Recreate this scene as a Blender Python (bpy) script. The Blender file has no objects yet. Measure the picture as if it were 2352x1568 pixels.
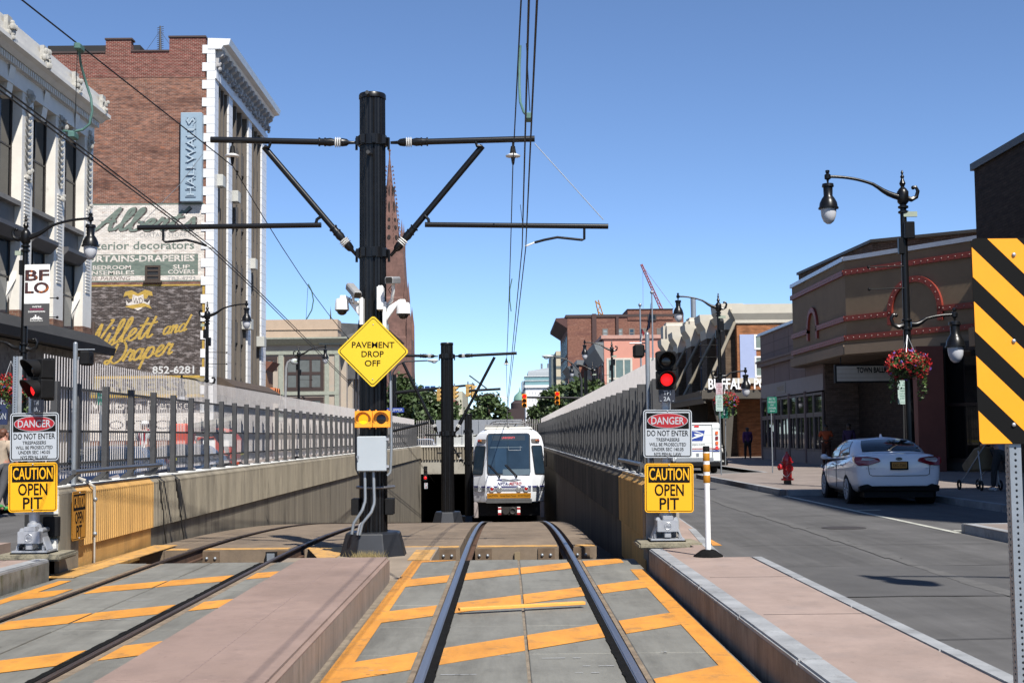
import bpy, bmesh, math, random
from mathutils import Vector as V, Matrix
sin, cos, PI = math.sin, math.cos, math.pi
scene = bpy.context.scene
col = scene.collection
RND = random.Random(11)

# ------------------------------------------------------------------ camera
FPX, PW, PH = 3000.0, 2352.0, 1568.0
CAM = V((0, 0, 1.58))
th = math.atan(.0723)
al = math.atan(.00439 * cos(th))
ro = .010
FW = V((sin(al) * cos(th), cos(al) * cos(th), sin(th)))
r0 = V((cos(al), -sin(al), 0))
u0 = r0.cross(FW)
RT = r0 * cos(ro) - u0 * sin(ro)
UP = u0 * cos(ro) + r0 * sin(ro)
cam = bpy.data.objects.new('camera', bpy.data.cameras.new('camera'))
col.objects.link(cam)
cam.matrix_world = Matrix(((RT.x, UP.x, -FW.x, CAM.x), (RT.y, UP.y, -FW.y, CAM.y), (RT.z, UP.z, -FW.z, CAM.z), (0, 0, 0, 1)))
cam.data.sensor_width = 36
cam.data.lens = FPX / PW * 36
cam.data.clip_start = .1
cam.data.clip_end = 6000
scene.camera = cam

# ------------------------------------------------------------------ sky, sun, exposure
SUN = V((.33, -.74, 1.0)).normalized()
world = bpy.data.worlds.new('World')
scene.world = world
world.use_nodes = True
wn = world.node_tree.nodes
sky = wn.new('ShaderNodeTexSky')
sky.sky_type = 'NISHITA'
sky.sun_disc = False
sky.sun_elevation = math.asin(SUN.z)
sky.sun_rotation = math.atan2(SUN.x, SUN.y)
sky.altitude = 100
sky.air_density = .6
sky.dust_density = 0.0
sky.ozone_density = 5.0
world.node_tree.links.new(sky.outputs[0], wn['Background'].inputs[0])
wn['Background'].inputs[1].default_value = .100
sl = bpy.data.lights.new('sun', 'SUN')
sl.energy = 4.9
sl.angle = math.radians(.53)
sl.color = (1, .955, .88)
so = bpy.data.objects.new('sun', sl)
col.objects.link(so)
so.rotation_euler = SUN.to_track_quat('Z', 'Y').to_euler()
scene.view_settings.view_transform = 'Standard'
scene.view_settings.look = 'None'
scene.view_settings.exposure = .80
scene.view_settings.gamma = 1
scene.cycles.use_denoising = True
scene.cycles.max_bounces = 6
scene.cycles.transparent_max_bounces = 8

def ray(x, y):
    return FW + RT * ((x - PW / 2) / FPX) - UP * ((y - PH / 2) / FPX)
def at(x, y, Y):
    d = ray(x, y); return CAM + d * (Y / d.y)
def atz(x, y, z):
    d = ray(x, y); return CAM + d * ((z - CAM.z) / d.z)
def atx(x, y, X):
    d = ray(x, y); return CAM + d * (X / d.x)

# ------------------------------------------------------------------ materials
MATS = {}
def AL(c): return [k * (.52 + .5 * k * k) for k in c]   # real-world base colours for this exposure
def mat(name, c, rough=.6, metal=0., var=.12, scale=2., bump=0., bscale=60., c2=None, thr=None, stretch=(1, 1, 1), emit=0., coat=0., spec=.5, spk=None):
    """principled material whose colour wanders with noise; c2+thr adds patches of a second colour"""
    if name in MATS: return MATS[name]
    ec = c
    if not emit: c = AL(c)
    if c2: c2 = AL(c2)
    m = bpy.data.materials.new(name); m.use_nodes = True
    t = m.node_tree; n = t.nodes; L = t.links.new
    b = n['Principled BSDF']
    b.inputs['Roughness'].default_value = rough
    b.inputs['Metallic'].default_value = metal
    b.inputs['Specular IOR Level'].default_value = spec
    if coat: b.inputs['Coat Weight'].default_value = coat
    tc = n.new('ShaderNodeTexCoord'); mp = n.new('ShaderNodeMapping'); mp.inputs['Scale'].default_value = stretch
    L(tc.outputs['Object'], mp.inputs[0])
    nz = n.new('ShaderNodeTexNoise'); nz.inputs['Scale'].default_value = scale; nz.inputs['Detail'].default_value = 6; nz.inputs['Roughness'].default_value = .65
    L(mp.outputs[0], nz.inputs['Vector'])
    cr = n.new('ShaderNodeValToRGB')
    cr.color_ramp.elements[0].position = .3; cr.color_ramp.elements[1].position = .7
    cr.color_ramp.elements[0].color = [max(0, k * (1 - var)) for k in c] + [1]
    cr.color_ramp.elements[1].color = [min(1, k * (1 + var)) for k in c] + [1]
    L(nz.outputs[0], cr.inputs[0])
    out = cr.outputs[0]
    if c2:
        n2 = n.new('ShaderNodeTexNoise'); n2.inputs['Scale'].default_value = scale * 2.3; n2.inputs['Detail'].default_value = 8; n2.inputs['Roughness'].default_value = .7
        L(mp.outputs[0], n2.inputs['Vector'])
        r2 = n.new('ShaderNodeValToRGB'); r2.color_ramp.elements[0].position = thr[0]; r2.color_ramp.elements[1].position = thr[1]
        L(n2.outputs[0], r2.inputs[0])
        mx = n.new('ShaderNodeMix'); mx.data_type = 'RGBA'
        L(r2.outputs[0], mx.inputs[0]); L(out, mx.inputs[6]); mx.inputs[7].default_value = list(c2) + [1]
        out = mx.outputs[2]
    if spk:   # fine grit, and broad worn streaks
        for sc, st, lo, hi, k in ((spk[0], (1, 1, 1), .60, .72, spk[1]), (1.0, spk[2], .42, .75, spk[3])):
            m2 = n.new('ShaderNodeMapping'); m2.inputs['Scale'].default_value = st; L(tc.outputs['Object'], m2.inputs[0])
            n4 = n.new('ShaderNodeTexNoise'); n4.inputs['Scale'].default_value = sc; n4.inputs['Detail'].default_value = 7; n4.inputs['Roughness'].default_value = .75; L(m2.outputs[0], n4.inputs['Vector'])
            r4 = n.new('ShaderNodeValToRGB'); r4.color_ramp.elements[0].position = lo; r4.color_ramp.elements[1].position = hi
            r4.color_ramp.elements[0].color = (1, 1, 1, 1); r4.color_ramp.elements[1].color = (k, k * .98, k * .95, 1); L(n4.outputs[0], r4.inputs[0])
            m4 = n.new('ShaderNodeMix'); m4.data_type = 'RGBA'; m4.blend_type = 'MULTIPLY'; m4.inputs[0].default_value = 1
            L(out, m4.inputs[6]); L(r4.outputs[0], m4.inputs[7]); out = m4.outputs[2]
    L(out, b.inputs['Base Color'])
    if bump:
        n3 = n.new('ShaderNodeTexNoise'); n3.inputs['Scale'].default_value = bscale; n3.inputs['Detail'].default_value = 4
        L(mp.outputs[0], n3.inputs['Vector'])
        bp = n.new('ShaderNodeBump'); bp.inputs['Strength'].default_value = bump; bp.inputs['Distance'].default_value = .02
        L(n3.outputs[0], bp.inputs['Height']); L(bp.outputs[0], b.inputs['Normal'])
    if emit:
        b.inputs['Emission Color'].default_value = list(c) + [1]
        b.inputs['Emission Strength'].default_value = emit
    MATS[name] = m
    return m

def brick(name, c1, c2, mortar, w=.21, h=.075, mo=.012, rough=.85, patch=None, thr=(.5, .62), pscale=.5, c3=None):
    """brickwork on metre UVs, with blotches of another colour"""
    if name in MATS: return MATS[name]
    c1, c2, mortar = AL(c1), AL(c2), AL(mortar); patch = patch and AL(patch); c3 = c3 and AL(c3)
    m = bpy.data.materials.new(name); m.use_nodes = True
    t = m.node_tree; n = t.nodes; L = t.links.new
    b = n['Principled BSDF']; b.inputs['Roughness'].default_value = rough; b.inputs['Specular IOR Level'].default_value = .2
    tc = n.new('ShaderNodeTexCoord')
    bt = n.new('ShaderNodeTexBrick')
    bt.inputs['Color1'].default_value = list(c1) + [1]; bt.inputs['Color2'].default_value = list(c2) + [1]; bt.inputs['Mortar'].default_value = list(mortar) + [1]
    bt.inputs['Scale'].default_value = 1; bt.inputs['Mortar Size'].default_value = mo; bt.inputs['Mortar Smooth'].default_value = .3
    bt.inputs['Brick Width'].default_value = w; bt.inputs['Row Height'].default_value = h; bt.inputs['Bias'].default_value = 0
    L(tc.outputs['UV'], bt.inputs['Vector'])
    out = bt.outputs[0]
    mp = n.new('ShaderNodeMapping'); mp.inputs['Scale'].default_value = (2.2, 6.5, 1); L(tc.outputs['UV'], mp.inputs[0])
    wv = n.new('ShaderNodeTexNoise'); wv.inputs['Scale'].default_value = 1.0; wv.inputs['Detail'].default_value = 5; L(mp.outputs[0], wv.inputs['Vector'])
    rr = n.new('ShaderNodeValToRGB'); rr.color_ramp.elements[0].position = .3; rr.color_ramp.elements[1].position = .72
    rr.color_ramp.elements[0].color = (.55, .52, .5, 1); rr.color_ramp.elements[1].color = (1.25, 1.2, 1.15, 1)
    L(wv.outputs[0], rr.inputs[0])
    if 'paint' in name: rr.color_ramp.elements[0].color = (.8, .79, .78, 1)
    mu = n.new('ShaderNodeMix'); mu.data_type = 'RGBA'; mu.blend_type = 'MULTIPLY'; mu.inputs[0].default_value = 1
    L(out, mu.inputs[6]); L(rr.outputs[0], mu.inputs[7]); out = mu.outputs[2]
    for cc, sc, tt in ((patch, pscale, thr), (c3, pscale * 5, (.56, .68))):
        if not cc: continue
        nz = n.new('ShaderNodeTexNoise'); nz.inputs['Scale'].default_value = sc; nz.inputs['Detail'].default_value = 9; nz.inputs['Roughness'].default_value = .72
        mp2 = n.new('ShaderNodeMapping'); mp2.inputs['Scale'].default_value = (.8, 3.0, 1); L(tc.outputs['UV'], mp2.inputs[0]); L(mp2.outputs[0], nz.inputs['Vector'])
        r2 = n.new('ShaderNodeValToRGB'); r2.color_ramp.elements[0].position = tt[0]; r2.color_ramp.elements[1].position = tt[1]
        L(nz.outputs[0], r2.inputs[0])
        mx = n.new('ShaderNodeMix'); mx.data_type = 'RGBA'; L(r2.outputs[0], mx.inputs[0]); L(out, mx.inputs[6]); mx.inputs[7].default_value = list(cc) + [1]
        out = mx.outputs[2]
    L(out, b.inputs['Base Color'])
    bp = n.new('ShaderNodeBump'); bp.inputs['Strength'].default_value = .4; bp.inputs['Distance'].default_value = .01
    L(bt.outputs['Fac'], bp.inputs['Height']); bp.invert = True; L(bp.outputs[0], b.inputs['Normal'])
    MATS[name] = m
    return m

# ------------------------------------------------------------------ mesh building
ORG = {}
class MB:
    def __init__(s): s.v = []; s.f = []; s.sm = []; s.cuts = []
    def cut(s): s.cuts.append(len(s.f)); return s
    def add(s, vs, fs, smooth=False):
        k = len(s.v); s.v += [tuple(p) for p in vs]
        for f in fs: s.f.append([i + k for i in f]); s.sm.append(smooth)
        return s
    def box(s, x0, y0, z0, x1, y1, z1):
        vs = [(x, y, z) for z in (z0, z1) for y in (y0, y1) for x in (x0, x1)]
        return s.add(vs, [(0, 2, 3, 1), (4, 5, 7, 6), (0, 1, 5, 4), (2, 6, 7, 3), (0, 4, 6, 2), (1, 3, 7, 5)])
    def prism(s, pts, vec):
        n = len(pts); vec = V(vec); a = [V(p) for p in pts]
        return s.add(a + [p + vec for p in a], [list(range(n))[::-1], list(range(n, 2 * n))] + [(i, (i + 1) % n, n + (i + 1) % n, n + i) for i in range(n)])
    def quad(s, *p): return s.add(p, [list(range(len(p)))])
    def tube(s, pts, r, n=8, caps=True, smooth=True):
        pts = [V(p) for p in pts]; m = len(pts)
        rs = r if isinstance(r, (list, tuple)) else [r] * m
        vs = []; prev = None
        for i, p in enumerate(pts):
            d = (pts[min(i + 1, m - 1)] - pts[max(i - 1, 0)])
            if d.length < 1e-9: d = V((0, 0, 1))
            d.normalize()
            if prev is None:
                a = V((0, 0, 1)) if abs(d.z) < .9 else V((1, 0, 0))
                x = d.cross(a).normalized()
            else:
                x = (prev - d * prev.dot(d)).normalized()
            prev = x; y = d.cross(x)
            for k in range(n):
                t = 2 * PI * k / n
                vs.append(p + (x * cos(t) + y * sin(t)) * rs[i])
        fs = [(i * n + k, i * n + (k + 1) % n, (i + 1) * n + (k + 1) % n, (i + 1) * n + k) for i in range(m - 1) for k in range(n)]
        s.add(vs, fs, smooth)
        if caps:
            s.add(vs[:n], [list(range(n))[::-1]]); s.add(vs[-n:], [list(range(n))])
        return s
    def cyl(s, a, b, r, n=12, r2=None, smooth=True): return s.tube([a, b], [r, r if r2 is None else r2], n, True, smooth)
    def lathe(s, prof, c=(0, 0, 0), n=16, axis='z', smooth=True):
        c = V(c); vs = []
        for r, h in prof:
            for k in range(n):
                t = 2 * PI * k / n
                if axis == 'z': p = (r * cos(t), r * sin(t), h)
                elif axis == 'y': p = (r * cos(t), h, r * sin(t))
                else: p = (h, r * cos(t), r * sin(t))
                vs.append(c + V(p))
        m = len(prof)
        s.add(vs, [(i * n + k, i * n + (k + 1) % n, (i + 1) * n + (k + 1) % n, (i + 1) * n + k) for i in range(m - 1) for k in range(n)], smooth)
        s.add(vs[:n], [list(range(n))[::-1]]); s.add(vs[-n:], [list(range(n))])
        return s
    def ball(s, c, r, n=10, sc=(1, 1, 1)):
        m = max(4, n // 2 + 1)
        c = V(c); vs = []; 
        for i in range(m + 1):
            p = PI * i / m
            for k in range(n):
                t = 2 * PI * k / n
                vs.append(c + V((r * sin(p) * cos(t) * sc[0], r * sin(p) * sin(t) * sc[1], r * cos(p) * sc[2])))
        return s.add(vs, [(i * n + k, (i + 1) * n + k, (i + 1) * n + (k + 1) % n, i * n + (k + 1) % n) for i in range(m) for k in range(n)], True)
    def torus(s, c, R, r, n=24, m=8, axis='z', sc=(1, 1)):
        pts = []
        for i in range(n):
            t = 2 * PI * i / n; a, b = R * cos(t) * sc[0], R * sin(t) * sc[1]
            pts.append(V(c) + V({'z': (a, b, 0), 'y': (a, 0, b), 'x': (0, a, b)}[axis]))
        pts += [pts[0], pts[1]]
        return s.tube(pts, r, m, False)
    def build_each(s, name, m, parent, **kw):
        """every piece ended by cut() becomes an object of its own"""
        out = []; lo = 0
        for hi in s.cuts:
            q = MB(); ids = {}
            for f, k in zip(s.f[lo:hi], s.sm[lo:hi]): q.f.append([ids.setdefault(i, len(ids)) for i in f]); q.sm.append(k)
            q.v = [s.v[i] for i in ids]; out.append(q.build(name, m, parent, **kw)); lo = hi
        return out
    def build(s, name, m, parent=None, bevel=0, seg=1, kind=None, sharp=40, base=None, label=None):
        me = bpy.data.meshes.new(name)
        if parent is not None: org = ORG[parent.name]
        elif base is not None: org = V(base)
        else:
            xs = [p[0] for p in s.v]; ys = [p[1] for p in s.v]; zs = [p[2] for p in s.v]
            org = V(((min(xs) + max(xs)) / 2, (min(ys) + max(ys)) / 2, min(zs)))
        me.from_pydata([(p[0] - org.x, p[1] - org.y, p[2] - org.z) for p in s.v], [], s.f)
        for p, f in zip(me.polygons, s.sm): p.use_smooth = f
        bm = bmesh.new(); bm.from_mesh(me)
        bmesh.ops.remove_doubles(bm, verts=bm.verts, dist=1e-5)
        bmesh.ops.recalc_face_normals(bm, faces=bm.faces)
        if bevel:
            es = [e for e in bm.edges if len(e.link_faces) == 2 and e.calc_face_angle(0) > .6]
            bmesh.ops.bevel(bm, geom=es, offset=bevel, segments=seg, affect='EDGES', clamp_overlap=True)
        uv = bm.loops.layers.uv.new('UVMap')
        for f in bm.faces:
            nx, ny, nz_ = abs(f.normal.x), abs(f.normal.y), abs(f.normal.z)
            for l in f.loops:
                w = l.vert.co + org
                if nz_ >= nx and nz_ >= ny: l[uv].uv = (w.x, w.y)
                elif ny >= nx: l[uv].uv = (w.x, w.z)
                else: l[uv].uv = (w.y, w.z)
        bm.to_mesh(me); bm.free()
        if any(s.sm): me.set_sharp_from_angle(angle=math.radians(sharp))
        me.materials.append(m)
        o = bpy.data.objects.new(name, me); col.objects.link(o)
        if parent is not None: o.parent = parent
        else: o.location = org
        ORG[o.name] = org
        if kind: o['kind'] = kind
        if label: o['label'] = label
        return o

def tag(o, label, cat, group=None, kind=None):
    o['label'] = label; o['category'] = cat
    if group: o['group'] = group
    if kind: o['kind'] = kind
    return o
def thing(name, label, cat, loc, group=None):
    o = bpy.data.objects.new(name, None); col.objects.link(o)
    o.location = V(loc); o.empty_display_size = .2; ORG[o.name] = V(loc)
    return tag(o, label, cat, group)
def struct(o): o['kind'] = 'structure'; return o
def copy_tree(o, loc=None, rotz=0, label=None, sc=None):
    def rec(a, par):
        c = a.copy(); col.objects.link(c)
        if par is not None: c.parent = par
        for ch in a.children: rec(ch, c)
        return c
    r = rec(o, None)
    if loc is not None: r.location = V(loc)
    r.rotation_euler.z = rotz
    if sc: r.scale = (sc, sc, sc)
    if label: r['label'] = label
    return r

# lettering: a font curve turned into a mesh
_cap = None
def text_mesh(s, shear=0, bold=0, res=3):
    cu = bpy.data.curves.new('t', 'FONT'); cu.body = s; cu.size = 1; cu.shear = shear; cu.offset = bold; cu.resolution_u = res
    cu.fill_mode = 'FRONT'; cu.extrude = .02; cu.fill_mode = 'BOTH'
    ob = bpy.data.objects.new('t', cu); col.objects.link(ob)
    dg = bpy.context.evaluated_depsgraph_get(); dg.update()
    me = bpy.data.meshes.new_from_object(ob.evaluated_get(dg))
    vs = [v.co.copy() for v in me.vertices]; fs = [list(p.vertices) for p in me.polygons]
    bpy.data.objects.remove(ob); bpy.data.curves.remove(cu); bpy.data.meshes.remove(me)
    return vs, fs

class Fr:
    """a flat frame on a surface: u right, v up, d out of the surface"""
    def __init__(s, o, right=(1, 0, 0), up=(0, 0, 1)):
        s.o = V(o); s.r = V(right).normalized(); s.u = V(up).normalized(); s.n = s.r.cross(s.u)
    def p(s, u, v, d=0): return s.o + s.r * u + s.u * v + s.n * d
    def poly(s, mb, pts, d0, d1): mb.prism([s.p(a, b, d0) for a, b in pts], s.n * (d1 - d0)); return mb
    def rect(s, mb, u, v, w, h, d0, d1, r=0, k=4):
        if r <= 0: pts = [(u - w / 2, v - h / 2), (u + w / 2, v - h / 2), (u + w / 2, v + h / 2), (u - w / 2, v + h / 2)]
        else:
            pts = []
            for cx, cy, a0 in ((u + w / 2 - r, v - h / 2 + r, -PI / 2), (u + w / 2 - r, v + h / 2 - r, 0), (u - w / 2 + r, v + h / 2 - r, PI / 2), (u - w / 2 + r, v - h / 2 + r, PI)):
                for i in range(k + 1):
                    t = a0 + PI / 2 * i / k; pts.append((cx + r * cos(t), cy + r * sin(t)))
        return s.poly(mb, pts, d0, d1)
    def ell(s, mb, u, v, a, b, d0, d1, n=28): return s.poly(mb, [(u + a * cos(2 * PI * i / n), v + b * sin(2 * PI * i / n)) for i in range(n)], d0, d1)
    def text(s, mb, t, u, v, h, d, width=None, align='C', shear=0, bold=0, t_=.0015, rot=0, res=3):
        """v = baseline, h = cap height"""
        global _cap
        if _cap is None:
            q, _ = text_mesh('H'); _cap = max(p.y for p in q)
        vs, fs = text_mesh(t, shear, bold, res)
        x0 = min(p.x for p in vs); x1 = max(p.x for p in vs); k = h / _cap
        kx = k if width is None else width / (x1 - x0)
        off = {'C': -(x0 + x1) / 2, 'L': -x0, 'R': -x1}[align]
        out = []
        for p in vs:
            a, b = (p.x + off) * kx, p.y * k
            if rot: a, b = a * cos(rot) - b * sin(rot), a * sin(rot) + b * cos(rot)
            out.append(s.p(u + a, v + b, d + (t_ if p.z > 0 else 0)))
        mb.add(out, fs); return mb

def Mx(): return MB()

# ------------------------------------------------------------------ palette
asphalt = mat('asphalt', (.158, .153, .150), .85, var=.22, scale=.9, bump=.35, bscale=220, c2=(.195, .19, .185), thr=(.55, .75), spk=(60, .5, (1.3, .04, 1), .52))
asphalt_new = mat('asphalt_patch', (.128, .124, .122), .85, var=.2, scale=1.2, bump=.35, bscale=220)
ground_m = mat('ground', (.11, .108, .105), .9, var=.2, scale=.3)
pink = mat('pink_concrete', (.45, .36, .315), .8, var=.14, scale=1.1, bump=.15, bscale=120, c2=(.40, .325, .29), thr=(.5, .72), spk=(14, .66, (.8, .5, 1), .72))
pink2 = mat('rosy_concrete', (.395, .295, .25), .8, var=.14, scale=1.1, bump=.15, bscale=120, c2=(.35, .26, .225), thr=(.5, .72), spk=(14, .66, (.9, .4, 1), .72))
granite = mat('granite', (.40, .41, .42), .75, var=.3, scale=2.2, bump=.25, bscale=60, c2=(.28, .28, .28), thr=(.55, .7))
granite_face = mat('granite_kerb_face', (.30, .26, .22), .85, var=.35, scale=3, bump=.4, bscale=40, stretch=(1, 1, .35), c2=(.17, .14, .11), thr=(.5, .68))
sidewalk_m = mat('sidewalk', (.34, .29, .26), .85, var=.16, scale=1.6, bump=.2, bscale=150, spk=(20, .7, (1, .6, 1), .75))
panel_m = mat('crossing_panel', (.285, .28, .25), .75, var=.14, scale=1.6, bump=.2, bscale=90, c2=(.235, .23, .205), thr=(.52, .75), spk=(22, .55, (2.2, .3, 1), .52))
shade_conc = mat('shade_darkened_stained_concrete', (.15, .12, .085), .9, var=.3, scale=1.3, bump=.2, bscale=40, stretch=(1, 1, .18), c2=(.07, .055, .04), thr=(.48, .66))  # right wall: its shade is put into this darker base colour; streaks are stains
paint_y = mat('yellow_paint', (.73, .405, .06), .6, var=.12, scale=2.0, bump=.12, bscale=90, c2=(.42, .26, .10), thr=(.53, .72), spk=(26, .55, (2.2, .5, 1), .64))
paint_edge = mat('faded_yellow_paint', (.64, .42, .13), .7, var=.2, scale=3, c2=(.36, .26, .16), thr=(.48, .66))
slab_m = mat('brown_concrete', (.29, .225, .16), .85, var=.25, scale=1.3, bump=.3, bscale=70, c2=(.20, .15, .11), thr=(.5, .72), spk=(20, .6, (1.5, .3, 1), .7))
rust = mat('rust', (.13, .065, .035), .85, var=.4, scale=6)
steel = mat('rail_steel', (.52, .52, .54), .36, .9, var=.18, scale=3, stretch=(6, .1, 1))
rubber = mat('black_rubber', (.014, .014, .014), .95, var=.3, scale=8, bump=.6, bscale=60, spec=.08)
dirt = mat('ballast_dirt', (.13, .10, .075), .95, var=.4, scale=5, bump=.8, bscale=25)
conc = mat('wall_concrete', (.38, .34, .265), .85, var=.22, scale=.9, bump=.2, bscale=40, stretch=(1, 1, .25), c2=(.20, .175, .14), thr=(.5, .72), spk=(24, .7, (1, 2.6, .12), .55))
conc_dk = mat('stained_concrete', (.27, .235, .185), .88, var=.3, scale=1.6, bump=.2, bscale=40, stretch=(1, 1, .18), c2=(.11, .09, .07), thr=(.48, .66))
wall_y = mat('yellow_wall_paint', (.66, .45, .16), .75, var=.14, scale=1.2, bump=.3, bscale=70, stretch=(1, 1, .3), c2=(.42, .28, .12), thr=(.56, .72), spk=(24, .75, (1, 2.6, .15), .68))
white_top = mat('white_painted_concrete', (.78, .78, .76), .7, var=.1, scale=4, c2=(.5, .49, .46), thr=(.6, .72))
fence_gr = mat('grey_fence_paint', (.085, .085, .088), .55, var=.2, scale=6, spec=.4)
picket_m = mat('galvanised_picket', (.63, .605, .595), .5, .1, var=.1, scale=6)
black_p = mat('black_gloss_paint', (.009, .009, .010), .32, var=.3, scale=10, spec=.32)
black_m = mat('black_matte', (.012, .012, .013), .65, var=.3, scale=10, spec=.2)
galv = mat('galvanised_steel', (.42, .45, .48), .45, .55, var=.12, scale=8)
galv_lt = mat('grey_enclosure_paint', (.50, .54, .57), .5, var=.04, scale=3)
silver = mat('aluminium_paint', (.55, .56, .58), .4, .45, var=.1, scale=12)
white_p = mat('white_paint', (.80, .80, .79), .45, var=.05, scale=3)
wire_m = mat('copper_wire', (.03, .03, .028), .5, .5, var=.2, scale=10)
green_w = mat('green_jumper', (.10, .22, .19), .6, var=.2, scale=10)
s_white = mat('sign_white', (.52, .55, .58), .5, var=.03, scale=2)
s_black = mat('sign_black', (.008, .008, .008), .75, var=.05, scale=2, spec=.12)
s_red = mat('sign_red', (.44, .008, .018), .5, var=.05, scale=2)
s_yel = mat('sign_yellow', (.82, .52, .0), .5, var=.03, scale=2)
s_yel2 = mat('sign_diamond_yellow', (.76, .60, .02), .5, var=.03, scale=2)
s_org = mat('signal_yellow', (.85, .47, .03), .45, var=.05, scale=3)
s_green = mat('sign_green', (.0, .18, .12), .5, var=.05, scale=2)
s_blue = mat('sign_blue', (.02, .07, .40), .5, var=.05, scale=2)
glass = mat('dark_glass', (.014, .017, .02), .06, var=.2, scale=1, spec=.35)
glass_blue = mat('bluish_glass', (.03, .06, .09), .05, var=.2, scale=1, spec=.7)
terra = mat('white_terracotta', (.74, .72, .68), .45, var=.09, scale=1.2, bump=.06, bscale=20, c2=(.58, .56, .52), thr=(.6, .74))
terra_w = mat('white_glazed_brick', (.74, .74, .74), .3, var=.07, scale=2, c2=(.55, .54, .52), thr=(.62, .72))
stone_gr = mat('grey_stone', (.26, .25, .24), .8, var=.15, scale=1.5)
bronze = mat('dark_window_frame', (.045, .035, .03), .5, var=.2, scale=4)
spandrel = mat('brown_spandrel', (.17, .145, .12), .7, var=.2, scale=3, stretch=(1, 1, .2))
leaf_m = mat('tree_leaves', (.078, .128, .036), .55, var=.5, scale=1.1)
leaf_lt = mat('pale_tree_leaves', (.085, .14, .04), .55, var=.4, scale=1.1)
bark = mat('bark', (.10, .075, .05), .9, var=.3, scale=8)
red_lamp = mat('red_lamp', (1.0, .012, .014), .4, var=.3, scale=60, emit=.62)
amber_lamp = mat('amber_lamp', (1.0, .36, .0), .4, var=.2, scale=60, emit=.75)
dark_lens = mat('dark_lens', (.03, .018, .012), .2, var=.3, scale=20)
globe_m = mat('frosted_globe', (.62, .63, .66), .35, var=.05, scale=3)

# ================================================================== GROUND AND TRACKBED
XC, XL = .13, -3.80                 # track centres
GA = .7175
WL, WR = -5.36, 1.74                # inner wall faces
YP0, YP1, YS, YT = 4.0, 16.9, 19.1, 82.0
def zt(Y):
    if Y <= 17: return 0.0
    if Y <= 32: return -.00217 * (Y - 17) ** 2
    return -.488 - .0652 * (Y - 32)

g = MB()
ZG = .05
for x0, x1, y0, y1 in ((-900, -5.78, -60, YT), (2.16, 900, -60, YT), (-900, 900, YT + .4, 4000), (-5.78, 2.16, -60, 3.9)):
    g.quad((x0, y0, ZG), (x1, y0, ZG), (x1, y1, ZG), (x0, y1, ZG))
struct(g.build('ground', ground_m, base=(0, 0, ZG)))
g = MB()
g.quad((2.2, -40, .10), (17, -40, .10), (17, 400, .10), (2.2, 400, .10))
g.quad((-20, -40, .10), (-5.8, -40, .10), (-5.8, 400, .10), (-20, 400, .10))
g.quad((-5.8, 84, .10), (2.2, 84, .10), (2.2, 400, .10), (-5.8, 400, .10))
struct(g.build('road', asphalt, base=(0, 0, .1)))
# newer asphalt band across the right-hand lane
g = MB(); g.quad((2.74, 11.9, .104), (40, 11.9, .104), (40, 14.6, .104), (2.74, 14.6, .104))
struct(g.build('road_patch', asphalt_new))
g = MB()
g.prism([(6.52, 19.2, .103), (6.62, 19.2, .103), (6.62, 31.1, .103), (6.52, 31.1, .103)], (0, 0, .004))
g.prism([(6.66, 19.6, .103), (9.0, 19.6, .103), (9.0, 19.72, .103), (6.66, 19.72, .103)], (0, 0, .004))
g.prism([(6.66, 25.0, .103), (7.1, 25.0, .103), (7.1, 25.1, .103), (6.66, 25.1, .103)], (0, 0, .004))
struct(g.build('parking_lines', mat('white_road_paint', (.55, .55, .50), .7, var=.2, scale=3, c2=(.25, .25, .24), thr=(.58, .7))))
g = MB(); g.prism([atz(1628, 1236, .103), atz(1658, 1252, .103), atz(1636, 1252, .103)], (0, 0, .004))
struct(g.build('kerb_marking', paint_y))
g = MB(); p = atz(1938, 1212, .10); g.lathe([(.34, .1), (.34, .106), (.30, .108)], (p.x, p.y, 0), 24)
o = g.build('manhole_cover', mat('cast_iron', (.06, .05, .045), .7, var=.3, scale=20)); tag(o, 'round iron manhole cover set in the right-hand lane', 'manhole cover')

# sidewalks with granite kerbs
def pavement(name, pts, kerb_edges, z=.235, m=sidewalk_m):
    t = MB(); t.prism([(x, y, .02) for x, y in pts], (0, 0, z - .02 - .004))
    o = struct(t.build(name, m))
    k = MB()
    for (a, b, side) in kerb_edges:
        a = V((a[0], a[1], 0)); b = V((b[0], b[1], 0)); d = (b - a).normalized(); nn = V((-d.y, d.x, 0)) * .16 * side
        L_ = (b - a).length; q = max(1, int(L_ / 2.4)); 
        for i in range(q):
            p0 = a + d * (L_ * i / q + .008); p1 = a + d * (L_ * (i + 1) / q - .008)
            zz = z + RND.uniform(-.003, .003)
            k.prism([p0 + V((0, 0, .03)), p1 + V((0, 0, .03)), p1 + nn + V((0, 0, .03)), p0 + nn + V((0, 0, .03))], (0, 0, zz - .03))
    k.build('kerb', granite, o, bevel=.012, seg=2)
    return o
pavement('sidewalk', [(6.6, -20), (6.66, 19.2), (9.2, 19.2), (9.0, 31.3), (6.5, 31.3), (6.35, 44.2), (9.0, 46), (9.0, 74), (6.5, 76), (6.5, 300), (40, 300), (40, -20)],
         [((6.6, -5), (6.66, 19.2), -1), ((6.66, 19.35), (9.2, 19.35), -1), ((9.1, 19.3), (9.0, 31.3), -1), ((9.0, 31.15), (6.6, 31.15), 1), ((6.5, 31.3), (6.35, 44.2), -1),
          ((6.35, 44.2), (9.0, 46), -1), ((9.0, 46), (9.0, 74), -1)])
pavement('sidewalk', [(-10.3, -20), (-10.3, 34), (-12.7, 35), (-12.7, 74), (-10.3, 76), (-10.3, 300), (-60, 300), (-60, -20)],
         [((-10.3, -5), (-10.3, 34), 1), ((-10.3, 34), (-12.7, 35), 1), ((-12.7, 35), (-12.7, 74), 1)])

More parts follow.
